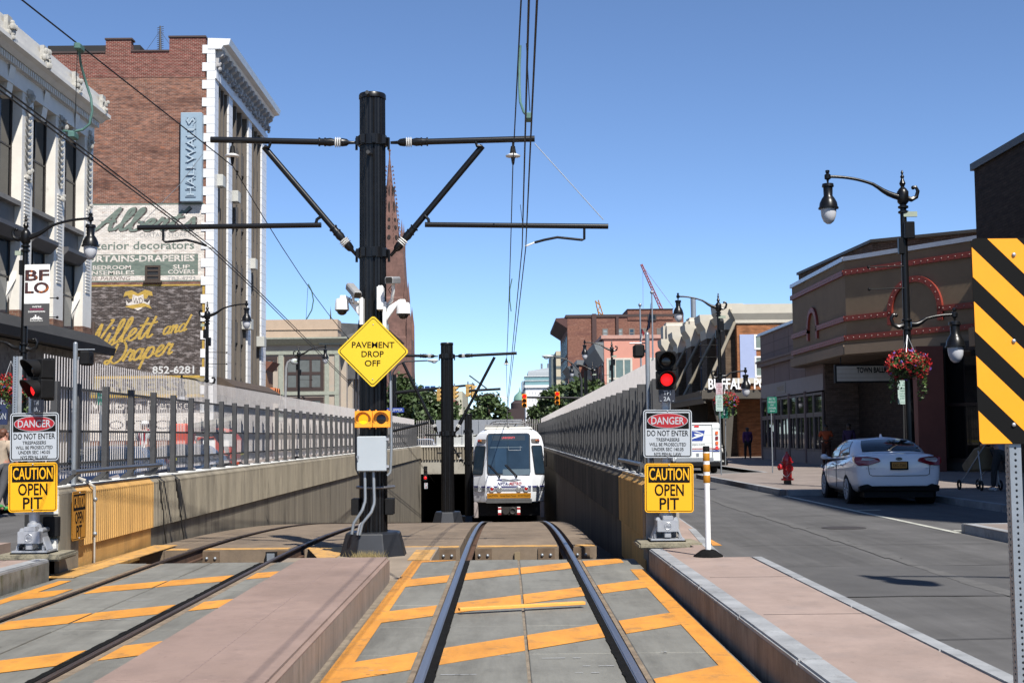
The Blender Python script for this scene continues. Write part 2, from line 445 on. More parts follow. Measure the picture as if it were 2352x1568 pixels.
# trackbed dirt under everything
g = MB(); ys = [3.9] + [17 + i for i in range(0, 66)] + [96]
def bed_z(y): return -.45 if y < 19.2 else zt(y) - .42
for a, b in zip(ys, ys[1:]):
    g.quad((WL - .35, a, bed_z(a)), (WR + .3, a, bed_z(a)), (WR + .3, b, bed_z(b)), (WL - .35, b, bed_z(b)))
struct(g.build('trackbed', dirt, base=(0, 0, -.45)))

# crossing panels (near part)
g = MB()
def panels(x0, x1, z=0.0):
    y = YP0
    while y < YP1 - .05:
        y1 = min(y + 1.41, YP1); g.box(x0, y + .004, -.3, x1, y1 - .004, z + RND.uniform(-.002, .002)); y = y1
PX = [(-1.23, -.668), (-.493, .118), (.142, .753), (.928, 1.61)]
PXL = [(-5.2, -4.63), (-4.395, -3.812), (-3.79, -3.182), (-2.965, -2.36)]
for a, b in PX + PXL: panels(a, b)
g2 = g
o = struct(g.build('crossing_panels', panel_m, bevel=.006))
# mortar seams, flangeway fillers
g = MB()
g.box(.118, YP0, -.3, .142, YP1 - .02, -.012); g.box(-3.812, YP0, -.3, -3.79, YP1 - .02, -.012)
g.box(-1.36, YP0, -.3, -1.232, 16.3, -.03)
struct(g.build('panel_seams', mat('seam_mortar', (.30, .25, .19), .9, var=.35, scale=8, bump=.5, bscale=60)))
g = MB()
for xr, s in ((XC - GA, 1), (XC + GA, -1), (XL - GA, 1), (XL + GA, -1)):
    x0 = xr + s * .036; x1 = xr + s * .092
    if xr == XL - GA: x1 = xr + s * .06
    n = 150; e = []
    for i in range(n + 1):
        y = YP0 + (YP1 - .1 - YP0) * i / n
        e.append((y, x1 + s * RND.uniform(-.006, .012)))
    for (ya, xa), (yb, xb) in zip(e, e[1:]):
        g.prism([(x0, ya, -.12), (xa, ya, -.12), (xb, yb, -.12), (x0, yb, -.12)], (0, 0, .125))
struct(g.build('flangeway_rubber', rubber))
g = MB()
for xr, s in ((XC - GA, -1), (XC + GA, 1), (XL - GA, -1), (XL + GA, 1)):
    a, b = sorted((xr + s * .043, xr + s * (.080 if xr > -2 else .112))); g.box(a, YP0, -.12, b, YP1, -.006)
for xr, s in ((XL - GA, 1),):
    g.box(xr + .07, YP0, -.12, xr + .118, YP1, -.004)
struct(g.build('flangeway_filler', mat('dirty_filler', (.30, .235, .165), .9, var=.4, scale=7, bump=.5, bscale=60)))

# yellow paint
g = MB()
def stripe(xa, xb, yfun, wid, z=.0035):
    ya, yb = yfun(xa), yfun(xb)
    q = [(xa, ya), (xb, yb), (xb, yb + wid), (xa, ya + wid)]
    q = [(x, max(YP0 + .1, min(YP1 - .03, y))) for x, y in q]
    if q[2][1] - q[1][1] < .02 and q[3][1] - q[0][1] < .02: return
    g.prism([(x, y, z) for x, y in q], (0, 0, .002))
for k in range(-1, 5):
    f = lambda x, k=k: 13.7 + 2.67 - 2.67 * k + (x - 1.45) * .945
    for a, b in ((-1.09, -.672), (-.488, .117), (.143, .750), (.932, 1.43)): stripe(a, b, f, .72)
    f = lambda x, k=k: 15.1 - 2.67 * k + (x + 2.7) * .87
    if k >= 0:
        for a, b in ((-5.05, -4.635), (-4.39, -3.813), (-3.788, -3.187), (-2.96, -2.45)): stripe(a, b, f, .66)
for a, b, y0, y1 in ((-1.225, -1.09, YP0 + .1, 16.85), (1.43, 1.585, YP0 + .1, 15.5), (-5.06, -4.93, YP0 + .1, 14.9)):
    g.prism([(a, y0, .0035), (b, y0, .0035), (b, y1, .0035), (a, y1, .0035)], (0, 0, .0022))
struct(g.build('yellow_stripes', paint_y))

# concrete slab beyond the gap (blocks follow the dip)
SL = [(-5.34, -4.99), (-4.98, -4.64), (-4.42, -3.18), (-2.95, -.70), (-.47, .73), (.95, 1.28)]
g = MB(); ge = MB(); pts_y = [YS + i * .8 for i in range(0, 40)]
for x0, x1 in SL:
    for a, b in zip(pts_y, pts_y[1:]):
        za, zb = zt(a) - .015, zt(b) - .015
        vs = [(x0, a, za - .40), (x1, a, za - .40), (x1, a, za), (x0, a, za), (x0, b, zb - .40), (x1, b, zb - .40), (x1, b, zb), (x0, b, zb)]
        g.add(vs, [(0, 1, 2, 3), (7, 6, 5, 4), (3, 2, 6, 7), (0, 3, 7, 4), (1, 5, 6, 2)])
    za = zt(YS) - .015
    ge.prism([(x0 + .02, YS + .01, za + .003), (x1 - .02, YS + .01, za + .003), (x1 - .02, YS + .30, zt(YS + .3) - .011), (x0 + .02, YS + .30, zt(YS + .3) - .011)], (0, 0, .003))
struct(g.build('track_slab', slab_m, base=(0, YS, -.5)))
ge.prism([(-1.30, 17.0, -.004), (-1.02, 17.0, -.004), (-1.02, 19.1, -.022), (-1.30, 19.1, -.022)], (0, 0, .01))
ge.prism([(-2.5, 17.3, -.004), (-2.3, 17.3, -.004), (-2.25, 19.1, -.022), (-2.9, 19.1, -.022)], (0, 0, .01))
ge.prism([(-5.34, 15.2, .005), (-5.0, 15.2, .005), (-4.99, 19.9, -.015), (-5.34, 19.9, -.015)], (0, 0, .01))
struct(ge.build('faded_yellow_edges', paint_edge))
# the strip between the tracks that carries the pole, beside the gap
g = MB(); g.box(-2.36, 14.7, -.4, -1.0, YS + .0, -.008); g.box(-2.94, 16.95, -.4, -2.37, 17.6, -.012);
struct(g.build('median_slab', mat('median_concrete', (.36, .30, .235), .85, var=.22, scale=2, bump=.3, bscale=70)))
# bolted tie plates on the slab's end faces
pl = MB(); bo = MB()
for x in (-.36, .55, 1.06, -.88, -4.3, -3.3):
    pl.box(x - .12, YS - .03, -.28, x + .12, YS - .002, -.04)
    pl.cut()
    for q in (-.06, .06): bo.ball((x + q, YS - .035, -.14), .025, 8); bo.cut()
pm = mat('plate_steel', (.22, .155, .10), .6, .3, var=.35, scale=7); pls = []
LB = ['rusty bolted steel plate on the slab end, left between the right-hand rails', 'rusty bolted steel plate on the slab end, right between the right-hand rails', 'rusty bolted steel plate on the slab end outside the right rail of the right-hand track', 'rusty bolted steel plate on the slab end outside the left rail of the right-hand track', 'rusty bolted steel plate on the slab end just inside the far left rail', 'rusty bolted steel plate on the slab end beside the black equipment box']
for k in range(6):
    q = MB(); vs = pl.v[8 * k:8 * k + 8]; q.box(*vs[0], *vs[7]); o = tag(q.build('end_plate', pm), LB[k], 'steel plate', 'bolted plates on the slab ends')
    for h in (-.06, .06): q = MB(); q.ball((vs[0][0] + .12 + h, YS - .035, -.14), .025, 8); q.build('bolt', galv, o)
g = MB(); g.box(.09, YS - .06, -.26, .17, YS - .02, -.09); g.tube([(.13, YS - .04, -.26), (.13, YS - .1, -.4)], .012)
tag(g.build('junction_box', mat('tan_box', (.32, .25, .15), .6)), 'small tan junction box on the slab end between the right rails', 'junction box')
g = MB(); x = -3.42
g.box(x - .08, YS - .09, -.28, x + .08, YS - .02, -.05); o = g.build('track_equipment_box', black_m)
g = MB(); g.box(x - .06, YS - .1, -.18, x + .05, YS - .092, -.07); g.build('face_plate', galv, o)
g = MB(); g.tube([(x, YS - .08, -.28), (x + .02, YS - .1, -.42)], .025); g.build('spout', galv, o)
tag(o, 'black track equipment box with a steel face in the gap between the left rails', 'equipment box')

# pale scuffs and dark rubber marks across the panel joints
g = MB(); gd = MB(); rn = random.Random(31)
for i in range(46):
    xa, xb = rn.choice(((-.48, .11), (.15, .74), (-1.05, -.72), (1.0, 1.18), (-4.38, -3.82), (-3.78, -3.2))); y = YP0 + .6 + rn.randrange(0, 9) * 1.41 + rn.gauss(0, .02) if rn.random() < .7 else rn.uniform(6, 16)
    l = rn.uniform(.1, .55) * (xb - xa); x = rn.uniform(xa, xb - l); n = 5
    for j in range(n):
        if rn.random() < .25: continue
        w = rn.uniform(.003, .010); m_ = g if i % 3 else gd; m_.quad((x + l * j / n, y - w, .0066), (x + l * (j + 1) / n, y - w * .6, .0066), (x + l * (j + 1) / n, y + w, .0066), (x + l * j / n, y + w * .7, .0066))
struct(g.build('pale_scuffs', mat('pale_scuff', (.47, .48, .50), .8, var=.3, scale=30))); struct(gd.build('dark_scuffs', mat('dark_scuff', (.13, .12, .11), .9, var=.3, scale=30)))
# rails
def rail(xr, label, worn):
    t = thing('rail', label, 'rail', (xr, YP0, -.1), 'tram rails')
    ys = [YP0, 15, 17] + [17 + .6 * i for i in range(1, 34)] + [40, 55, 70, 90]
    hd = MB(); wb = MB()
    for a, b in zip(ys, ys[1:]):
        za, zb = zt(a) + .006, zt(b) + .006
        for mb, x0, x1, t0, t1 in ((hd, -.032, .032, 0, -.028), (wb, -.012, .012, -.028, -.14), (wb, -.07, .07, -.14, -.165)):
            vs = [(xr + x0, a, za + t1), (xr + x1, a, za + t1), (xr + x1, a, za + t0), (xr + x0, a, za + t0), (xr + x0, b, zb + t1), (xr + x1, b, zb + t1), (xr + x1, b, zb + t0), (xr + x0, b, zb + t0)]
            mb.add(vs, [(3, 2, 6, 7), (0, 3, 7, 4), (1, 5, 6, 2), (0, 4, 5, 1)] + ([(0, 1, 2, 3)] if a == ys[0] else []))
    hd.build('rail_head', worn, t, bevel=.008, seg=2); wb.build('rail_web', rust, t)
steel_br = mat('browned_rail_steel', (.17, .125, .105), .4, .7, var=.3, scale=5, stretch=(1, .1, 1))
rail(XC - GA, 'shiny left rail of the right-hand track', steel)
rail(XC + GA, 'shiny right rail of the right-hand track, beside the granite kerb', steel)
rail(XL - GA, 'brown dull left rail of the left-hand track, beside the retaining wall', steel_br)
rail(XL + GA, 'brown dull right rail of the left-hand track, beside the pink median', steel_br)

# yellow plank lying across the right track
g = MB(); a = atz(1057, 1403, .03); b = atz(1345, 1388, .03)
d = (b - a).normalized(); w = V((-d.y, d.x, 0)) * .07
g.prism([a, b, b + w, a + w], (0, 0, .028))
tag(g.build('plank', mat('yellow_plank', (.84, .49, .11), .6, var=.1), bevel=.003), 'thin yellow plank lying across the right-hand track', 'plank')

# pink islands
def island(name, poly, z, face, m=pink, bev=.03):
    t = MB(); t.prism([(x, y, -.35) for x, y in poly], (0, 0, z + .35))
    return struct(t.build(name, m, bevel=bev, seg=3))
o = island('median_platform', [(-2.33, YP0), (-1.31, YP0), (-1.33, 14.78), (-2.34, 14.78)], .245, None, pink2)
f = MB(); f.quad((-1.3085, YP0, -.3), (-1.3085, YP0, .205), (-1.3285, 14.75, .205), (-1.3285, 14.75, -.3)); f.build('weathered_side', mat('weathered_side', (.40, .33, .28), .85, var=.25, scale=2.5, bump=.3, bscale=50, stretch=(1, 1, .2), c2=(.28, .23, .18), thr=(.5, .66)), o)
g = MB(); g.prism([(1.87, YP0, -.3), (2.62, YP0, -.3), (2.62, 14.3, -.3), (2.34, 14.3, -.3), (2.44, 16.2, -.3), (2.62, 18.6, -.3), (2.74, 21.5, -.3), (2.2, 21.5, -.3), (2.2, 15.6, -.3), (1.80, 15.4, -.3)], (0, 0, .548))
isl = struct(g.build('island', pink))
g = MB(); gf = MB()
def kerb_run(mb, path, w, z0, z1, side):
    for a, b in zip(path, path[1:]):
        a = V((a[0], a[1], 0)); b = V((b[0], b[1], 0)); d = (b - a).normalized(); n = V((-d.y, d.x, 0)) * w * side
        L_ = (b - a).length; q = max(1, round(L_ / 1.9))
        for i in range(q):
            p0 = a + d * (L_ * i / q + .004); p1 = a + d * (L_ * (i + 1) / q - .004)
            mb.prism([p0 + V((0, 0, z0)), p1 + V((0, 0, z0)), p1 + n + V((0, 0, z0)), p0 + n + V((0, 0, z0))], (0, 0, z1 - z0 + RND.uniform(-.003, .003)))
kerb_run(g, [(1.715, YP0), (1.645, 15.4)], .17, -.3, .255, -1)
kerb_run(g, [(2.76, YP0), (2.76, 14.32)], .13, -.1, .25, 1)
kerb_run(g, [(2.36, 14.34), (2.48, 16.2), (2.66, 18.6), (2.78, 21.5)], .13, -.1, .25, 1)
g.build('kerb', granite, isl, bevel=.014, seg=2)
gf.quad((1.713, YP0, -.3), (1.713, YP0, .222), (1.643, 15.4, .222), (1.643, 15.4, -.3)); gf.build('stained_kerb_face', granite_face, isl)
g = MB(); g.prism([(-10.0, YP0, -.3), (-5.36, YP0, -.3), (-5.36, 14.9, -.3), (-6.6, 14.9, -.3), (-6.6, 17.5, -.3), (-7.2, 17.5, -.3), (-8.0, YP0, -.3)][1:], (0, 0, .54))
isl2 = struct(g.build('island', pink))
g = MB(); kerb_run(g, [(-5.2, YP0), (-5.2, 14.95)], .17, -.3, .25, 1); g.build('kerb', granite, isl2, bevel=.014, seg=2)
g = MB(); g.box(-5.199, YP0, -.3, -5.197, 14.94, .21); g.build('stained_kerb_face', mat('mossy_kerb_face', (.30, .29, .25), .85, var=.3, scale=3, bump=.4, bscale=40, stretch=(1, 1, .35), c2=(.14, .14, .07), thr=(.5, .68)), isl2)
g = MB()
for y in (6.9, 9.75, 12.3): g.box(1.88, y, .2478, 2.62, y + .012, .2496); g.cut()
g.build_each('joint', mat('dark_joint', (.10, .075, .065), .9, var=.4, scale=20), isl)
g = MB()
for y in (7.4, 9.8, 12.2): g.box(-2.32, y, .2445, -1.34, y + .008, .2464); g.cut()
g.box(-1.83, YP0, .2445, -1.822, 14.7, .2464); g.cut(); g.build_each('joint', mat('faint_joint', (.355, .265, .235), .9, var=.3, scale=20), o)
# seam, cracks and oil marks in the asphalt
g = MB(); rn = random.Random(21); x = 4.55
for i in range(60): y = 5 + i * .5; xa = x; x += rn.uniform(-.02, .02); w = rn.uniform(.05, .11); g.quad((xa - w, y, .1065), (xa + w, y, .1065), (x + w, y + .5, .1065), (x - w, y + .5, .1065))
struct(g.build('road_seam', mat('pale_seam', (.155, .15, .145), .9, var=.25, scale=5)))
g = MB()
for y0, x0, x1 in ((9.4, 2.8, 7), (11.9, 2.76, 14), (14.6, 2.76, 14), (17.4, 3.1, 6.4), (23.5, 3, 6.5), (6.9, 3.2, 5.4)):
    n = int((x1 - x0) / .22); y = y0
    for i in range(n): a = x0 + (x1 - x0) * i / n; c_ = x0 + (x1 - x0) * (i + 1) / n; y2 = y + rn.uniform(-.025, .025); g.quad((a, y - .008, .1072), (c_, y2 - .008, .1072), (c_, y2 + .010, .1072), (a, y + .010, .1072)); y = y2
struct(g.build('road_cracks', mat('tar_crack', (.045, .043, .042), .8)))
# plinths below the two signal masts
for c, nm, lb in ((atz(1530, 1246, .25), 'right', 'rough concrete pad under the right-hand signal mast'), (atz(79, 1266, .25), 'left', 'rough concrete pad under the left-hand signal mast')):
    if nm == 'left': c = at(79, 1266, 15.5)
    g = MB(); g.prism([(c.x - .36, c.y - .30, .20), (c.x + .42, c.y - .34, .20), (c.x + .38, c.y + .4, .20), (c.x - .36, c.y + .4, .20)], (0, 0, .068))
    tag(g.build('concrete_pad', mat('pad_concrete', (.33, .30, .22), .9, var=.3, scale=6, bump=.6, bscale=40), bevel=.02, seg=2), lb, 'concrete pad')
# dry weeds at the pole's foot
g = MB()
for i in range(260):
    x = -1.86 + RND.gauss(0, .11); y = 17.33 + RND.uniform(-.05, .05); h = RND.uniform(.04, .12); dx, dy = RND.uniform(-.07, .07), RND.uniform(-.05, .03)
    g.quad((x, y, 0), (x + .006, y, 0), (x + dx, y + dy, h))
tag(g.build('dry_weeds', mat('straw', (.40, .33, .15), .9, var=.3, scale=20)), 'tuft of dry straw coloured weeds at the foot of the nearest black pole', 'weeds', kind='stuff')

# ================================================================== RETAINING WALLS AND FENCES
ZW = 1.02
def wall(s, xf, ystart, yend, name, label, yel, m_panel, m_base, lip):
    """s = +1: wall whose face looks towards +x (left wall), -1 the other"""
    t = thing(name, label, 'retaining wall', (xf - s * .2, ystart, 0))
    ys = [ystart + i * 2 for i in range(int((yend - ystart) / 2))] + [yend]
    b = MB()
    for a, c in zip(ys, ys[1:]):
        za = min(-.35, zt(a) - .5); zc = min(-.35, zt(c) - .5)
        x0, x1 = xf - s * .42, xf - s * .055
        b.add([(x0, a, za), (x1, a, za), (x1, a, .26), (x0, a, .26), (x0, c, zc), (x1, c, zc), (x1, c, .26), (x0, c, .26)], [(0, 1, 2, 3), (7, 6, 5, 4), (0, 3, 7, 4), (1, 5, 6, 2), (3, 2, 6, 7)])
    b.build('base', m_base, t)
    def ribbed(y0, y1, m, zlo=.26, zhi=.94, per=.085, dep=.03, nm='ribbed_panel', back=.42):
        mb = MB(); n = int((y1 - y0) / per); prof = []
        for i in range(n):
            y = y0 + (y1 - y0) * i / n; e = (y1 - y0) / n
            prof += [(xf, y + e * .05), (xf, y + e * .5), (xf - s * dep, y + e * .62), (xf - s * dep, y + e * .93)]
        prof.append((xf, y1))
        lo = [(x, y, zlo) for x, y in prof]; hi = [(x, y, zhi) for x, y in prof]; k = len(prof)
        mb.add(lo + hi, [(i, i + 1, k + i + 1, k + i) for i in range(k - 1)])
        xb = xf - s * back
        mb.add([lo[0], (xb, y0, zlo), (xb, y0, zhi), hi[0]], [(0, 1, 2, 3)])
        mb.add([lo[-1], (xb, y1, zlo), (xb, y1, zhi), hi[-1]], [(0, 1, 2, 3)])
        for i in range(k - 1):
            mb.add([lo[i], lo[i + 1], (xb, prof[i + 1][1], zlo), (xb, prof[i][1], zlo)], [(0, 1, 2, 3)])
        mb.build(nm, m, t)
    e0 = ystart + .02
    if yel:
        g = MB(); a, c = sorted((xf, xf - s * .42)); g.box(a, ystart, .0, c, yel[0], .94); g.build('end_post', conc, t)
        ribbed(yel[0], yel[1], wall_y); e0 = yel[1]
        g = MB(); a, c = sorted((xf - s * .035, xf - s * .053)); g.box(a, yel[0] + .1, -.3, c, yel[1], .255); g.build('painted_base', wall_y, t)
    y = e0
    while y < yend - .5:
        y1 = min(y + 9.1, yend); ribbed(y + .015, y1 - .015, m_panel); y = y1
    # sloping coping and the white top
    c = MB(); y = ystart
    cm = [(yel[0], yel[1], wall_y)] if yel else []
    spans = ([(ystart, yel[0], m_panel), (yel[0], yel[1], wall_y), (yel[1], yend, m_panel)] if yel else [(ystart, yend, m_panel)])
    for a, d, m in spans:
        c = MB(); pr = [(xf - s * .06, .94), (xf - s * .06, ZW - .012), (xf - s * .42, ZW - .012), (xf - s * .42, .94)]
        c.prism([(x, a, z) for x, z in pr], (0, d - a, 0))
        c.prism([(xf - s * .002, a, .925), (xf - s * .06, a, .985), (xf - s * .0605, a, .925)], (0, d - a, 0))
        c.build('coping', m, t)
    w = MB(); n = 60
    for i in range(n):
        a = ystart + (yend - ystart) * i / n; d = ystart + (yend - ystart) * (i + 1) / n
        q = sorted((xf - s * (lip + RND.uniform(-.012, .012)), xf - s * .44)); w.box(q[0], a, ZW - .012, q[1], d, ZW + .004)
    w.build('white_top', white_top, t)
    return t
wl = wall(1, WL, 15.75, YT, 'retaining_wall', 'ribbed concrete retaining wall along the left-hand track, its near end painted yellow', (16.45, 19.9), conc, mat('base_concrete', (.35, .31, .24), .88, var=.25, scale=1.2, bump=.2, bscale=40, stretch=(1, 1, .2), c2=(.19, .16, .12), thr=(.5, .68), spk=(24, .7, (1, 2.4, .12), .55)), .1)  # wall base a little darker than the ribbed panels above
wr = wall(-1, WR, 16.6, YT, 'retaining_wall', 'shaded concrete retaining wall along the right-hand track, its near end painted yellow', (16.95, 20.6), shade_conc, shade_conc, .08)
# dark cracks and a cable clipped to the wall
g = MB()
for y0, y1 in ((20.2, 20.8), (21.2, 21.9)):
    pts = [(WL + .006, y0 + (y1 - y0) * k / 8 + RND.uniform(-.04, .04), .96 - k * .16) for k in range(9)]
    g.tube(pts, [.012, .02, .014, .01, .016, .01, .014, .012, .016], 5); g.cut()
g.build_each('stain_streak', mat('dark_stain', (.05, .045, .04), .9), wl)
p0 = atx(352, 1097, WL + .02)
cb = MB(); q = [(WL - .25, 17.1, 1.10), (WL - .1, 17.0, 1.06), (WL + .03, 16.95, .98), (WL + .03, 16.98, .7), (WL + .035, 16.98, -.02)]
cb.tube(q, [.022, .022, .022, .012, .012], 8); o = cb.build('conduit', mat('pale_conduit', (.5, .48, .44), .6))
c2 = MB()
for z in (.82, .38): c2.ball((WL + .04, 16.97, z), .03, 8); c2.cut()
c2.build_each('clip', galv, o); tag(o, 'thin white conduit clipped down the yellow end of the left wall', 'conduit')
# blocks at the near end of the left wall
g = MB(); g.box(WL - .42, 15.735, .70, WL - .015, 15.749, 1.0); g.cut(); g.box(WL - .22, 15.66, .248, WL - .01, 15.74, .41); g.cut(); g.build_each('white_block', mat('white_masonry', (.70, .70, .68), .8, var=.2, scale=9, bump=.5, bscale=40), wl, bevel=.006)
g = MB(); g.box(WL - .16, 15.62, .44, WL + .02, 15.73, .68); tag(g.build('control_box', black_m, bevel=.01), 'black control box on the end of the left-hand wall behind the caution sign', 'control box')
g = MB(); g.box(WR + .0, 16.57, -.3, WR + .42, 16.595, .98); g.build('end_block', mat('grey_block', (.40, .38, .36), .85, var=.2, scale=4, bump=.3), wr, bevel=.01)
g = MB(); g.box(WR - .012, 16.62, .3, WR - .003, 16.88, .85); g.build('end_plate', mat('tan_plate', (.40, .30, .18), .8, var=.2), wr)

# portal wall across the pit
t = thing('tunnel_portal', 'concrete portal wall across the pit with a dark tunnel mouth', 'tunnel portal', (-1.8, YT, -4))
g = MB(); zo = at(1000, 1088, YT).z
g.box(WL - .4, YT, zo + .0, WR + .4, YT + .4, .15); g.build('lintel', mat('portal_concrete', (.42, .40, .35), .85, var=.15, scale=1, c2=(.3, .28, .24), thr=(.52, .7)), t)
g = MB(); n = 46
for i in range(n):
    x = WL - .4 + (WR - WL + .8) * i / n; g.box(x + .03, YT - .12, .15, x + .125, YT, .95)
g.box(WL - .4, YT, .15, WR + .4, YT + .4, .95); g.build('ribbed_band', conc, t)
g = MB(); g.box(WL - .4, YT - .15, .95, WR + .4, YT + .5, 1.03); g.build('coping', white_top, t)
g = MB(); zf = zt(YT) - .6
xa, xb_, ya, yb = WL - .2, WR + .25, YT + .02, YT + 60
for q in (((xa, ya, zf), (xa, yb, zf - 3), (xa, yb, zo), (xa, ya, zo)), ((xb_, ya, zf), (xb_, yb, zf - 3), (xb_, yb, zo), (xb_, ya, zo)), ((xa, ya, zo), (xb_, ya, zo), (xb_, yb, zo), (xa, yb, zo)), ((xa, yb, zf - 3), (xb_, yb, zf - 3), (xb_, yb, zo), (xa, yb, zo)), ((xa, ya, zf), (xb_, ya, zf), (xb_, yb, zf - 3), (xa, yb, zf - 3))): g.quad(*q)
g.build('tunnel_lining', mat('tunnel_lining', (.05, .048, .045), .95, var=.3), t)

# fences
def fence(s, x, y0, y1, label, pw, first=None):
    t = thing('picket_fence', label, 'fence', (x, y0, ZW))
    xs = x; xp = x - s * .13
    posts = [y0] + ([y0 + first] if first else [])
    y = posts[-1]
    while y < y1 - 1: y += 1.235; posts.append(y)
    for i, y in enumerate(posts[:98]):
        g = MB(); zt_ = ZW + 1.30 + RND.uniform(-.01, .01)
        g.box(xs - pw / 2, y - .05, ZW + .02, xs + pw / 2, y + .05, zt_)
        g.box(xs - pw / 2 - .03, y - .10, ZW + .004, xs + pw / 2 + .03, y + .10, ZW + .025)
        for q in (-.075, .075): g.cyl((xs + s * .02, y + q, ZW + .02), (xs + s * .02, y + q, ZW + .06), .010, 6)
        g.build('post', fence_gr, t, bevel=.004)
    g = MB()
    for z in (.26, .68, 1.24): g.box(xp - .018, y0, ZW + z - .016, xp + .018, posts[-1], ZW + z + .016); g.cut()
    g.build_each('fence_rail', fence_gr, t)
    g = MB(); y = y0 + .05
    while y < posts[-1]:
        a, b = sorted((xp - s * .020, xp - s * .030))
        g.box(a, y - .0075, ZW + .07, b, y + .0075, ZW + 1.64); y += .1065
    g.build('picket_panel', picket_m, t)
    return t, posts
fl, _ = fence(1, WL - .25, 16.25, YT, 'grey picket fence on top of the left retaining wall', .08, .82)
fr_, _ = fence(-1, WR + .24, 17.2, YT, 'dark backlit picket fence on top of the right retaining wall', .135, .7)
# cross fence over the portal
t = thing('picket_fence', 'picket fence with pale sheet panels across the far end of the pit', 'fence', (-1.8, YT + .1, 1.03))
g = MB()
for i in range(70):
    x = WL - .3 + (WR - WL + .6) * i / 69
    if i == 35: g.cut()
    if -4.4 < x < .9: continue
    g.box(x - .012, YT + .10, 1.1, x + .012, YT + .13, 2.62)
g.cut()
g.build_each('picket_panel', picket_m, t)
g = MB(); g.box(-4.45, YT + .06, 1.72, .9, YT + .10, 2.62); 
for i in range(11): g.box(-4.45 + i * .535, YT + .0, 1.1, -4.41 + i * .535, YT + .058, 2.60)
g.build('sheet_panel', mat('galvanised_sheet', (.40, .42, .45), .5, .3, var=.08, scale=2), t)
g = MB(); g.box(-4.45, YT + .04, 1.035, .9, YT + .14, 1.715); g.build('low_panel', mat('pale_panel', (.52, .53, .52), .7, var=.06), t)
g = MB()
for z in (1.3, 1.75, 2.3): g.box(WL - .3, YT + .135, z - .02, WR + .3, YT + .165, z + .02); g.cut()
g.build_each('fence_rail', fence_gr, t)
# guard rails at the ends of the walls
def guard(x, y0, y1, s, label):
    t = thing('guard_rail', label, 'guard rail', (x, (y0 + y1) / 2, ZW))
    g = MB(); g.tube([(x, y0, ZW + .17), (x, (y0 + y1) / 2, ZW + .175), (x, y1, ZW + .17)], .03, 12); g.build('pipe', mat('worn_pipe', (.22, .23, .25), .35, .6, var=.2, scale=5), t)
    n = 4
    for i in range(n):
        y = y0 + .15 + (y1 - y0 - .2) * i / (n - 1)
        b = MB(); b.prism([(x, y, ZW + .15), (x - s * .02, y, ZW + .17), (x - s * .20, y, ZW + .06), (x - s * .26, y, ZW + .0), (x - s * .16, y, ZW + .0), (x - s * .12, y, ZW + .04)], (0, .03, 0)); b.build('bracket', fence_gr, t)
guard(WL - .02, 16.3, 20.4, 1, 'bent steel pipe guard rail on brackets along the top of the left wall end')
guard(WR + .02, 17.2, 20.6, -1, 'bent steel pipe guard rail on brackets along the top of the right wall end')

# ================================================================== CATENARY POLES
def arm(t, A, B, r, fit=True):
    d = (B - A).normalized()
    g = MB(); g.tube([A + d * (.44 if fit else 0), B], r, 14); 
    o = g.build('arm', black_p, t)
    if fit:
        f = MB(); f.tube([A, A + d * .10, A + d * .13, A + d * .2, A + d * .22, A + d * .30, A + d * .36, A + d * .45, A + d * .5], [.02, .025, .05, .06, .045, .045, .06, .05, .05], 12)
        for q in (.42, .5): f.tube([A + d * q, A + d * (q + .02)], r + .02, 12)
        f.build('arm_fitting', black_p, t)
        w = MB()
        for q in (.225, .255, .285): w.tube([A + d * (q - .01), A + d * q, A + d * (q + .01)], [r + .012, r + .032, r + .012], 16); w.cut()
        w.build_each('insulator', white_p, t)
    return o
def fluted(mb, c, z0, z1, ra, rb, n=24, dep=.05):
    vs = []; m = n * 4
    for z, r in ((z0, ra), (z1, rb)):
        for k in range(m):
            tt = 2 * PI * k / m; rr = r * (1 - dep * (1, .55, 0, .55)[k % 4]); vs.append((c.x + rr * cos(tt), c.y + rr * sin(tt), z))
    mb.add(vs, [(k, (k + 1) % m, m + (k + 1) % m, m + k) for k in range(m)] + [list(range(m, 2 * m))])
def oct_base(mb, c, z0, z1, a, b):
    vs = []
    for z, h in ((z0, a), (z1 - .02, b), (z1, b * .92)):
        q = h * .42
        for x, y in ((-h, -q), (-q, -h), (q, -h), (h, -q), (h, q), (q, h), (-q, h), (-h, q)): vs.append((c.x + x, c.y + y, z))
    mb.add(vs, [(i * 8 + k, i * 8 + (k + 1) % 8, i * 8 + 8 + (k + 1) % 8, i * 8 + 8 + k) for i in range(2) for k in range(8)] + [list(range(16, 24))])
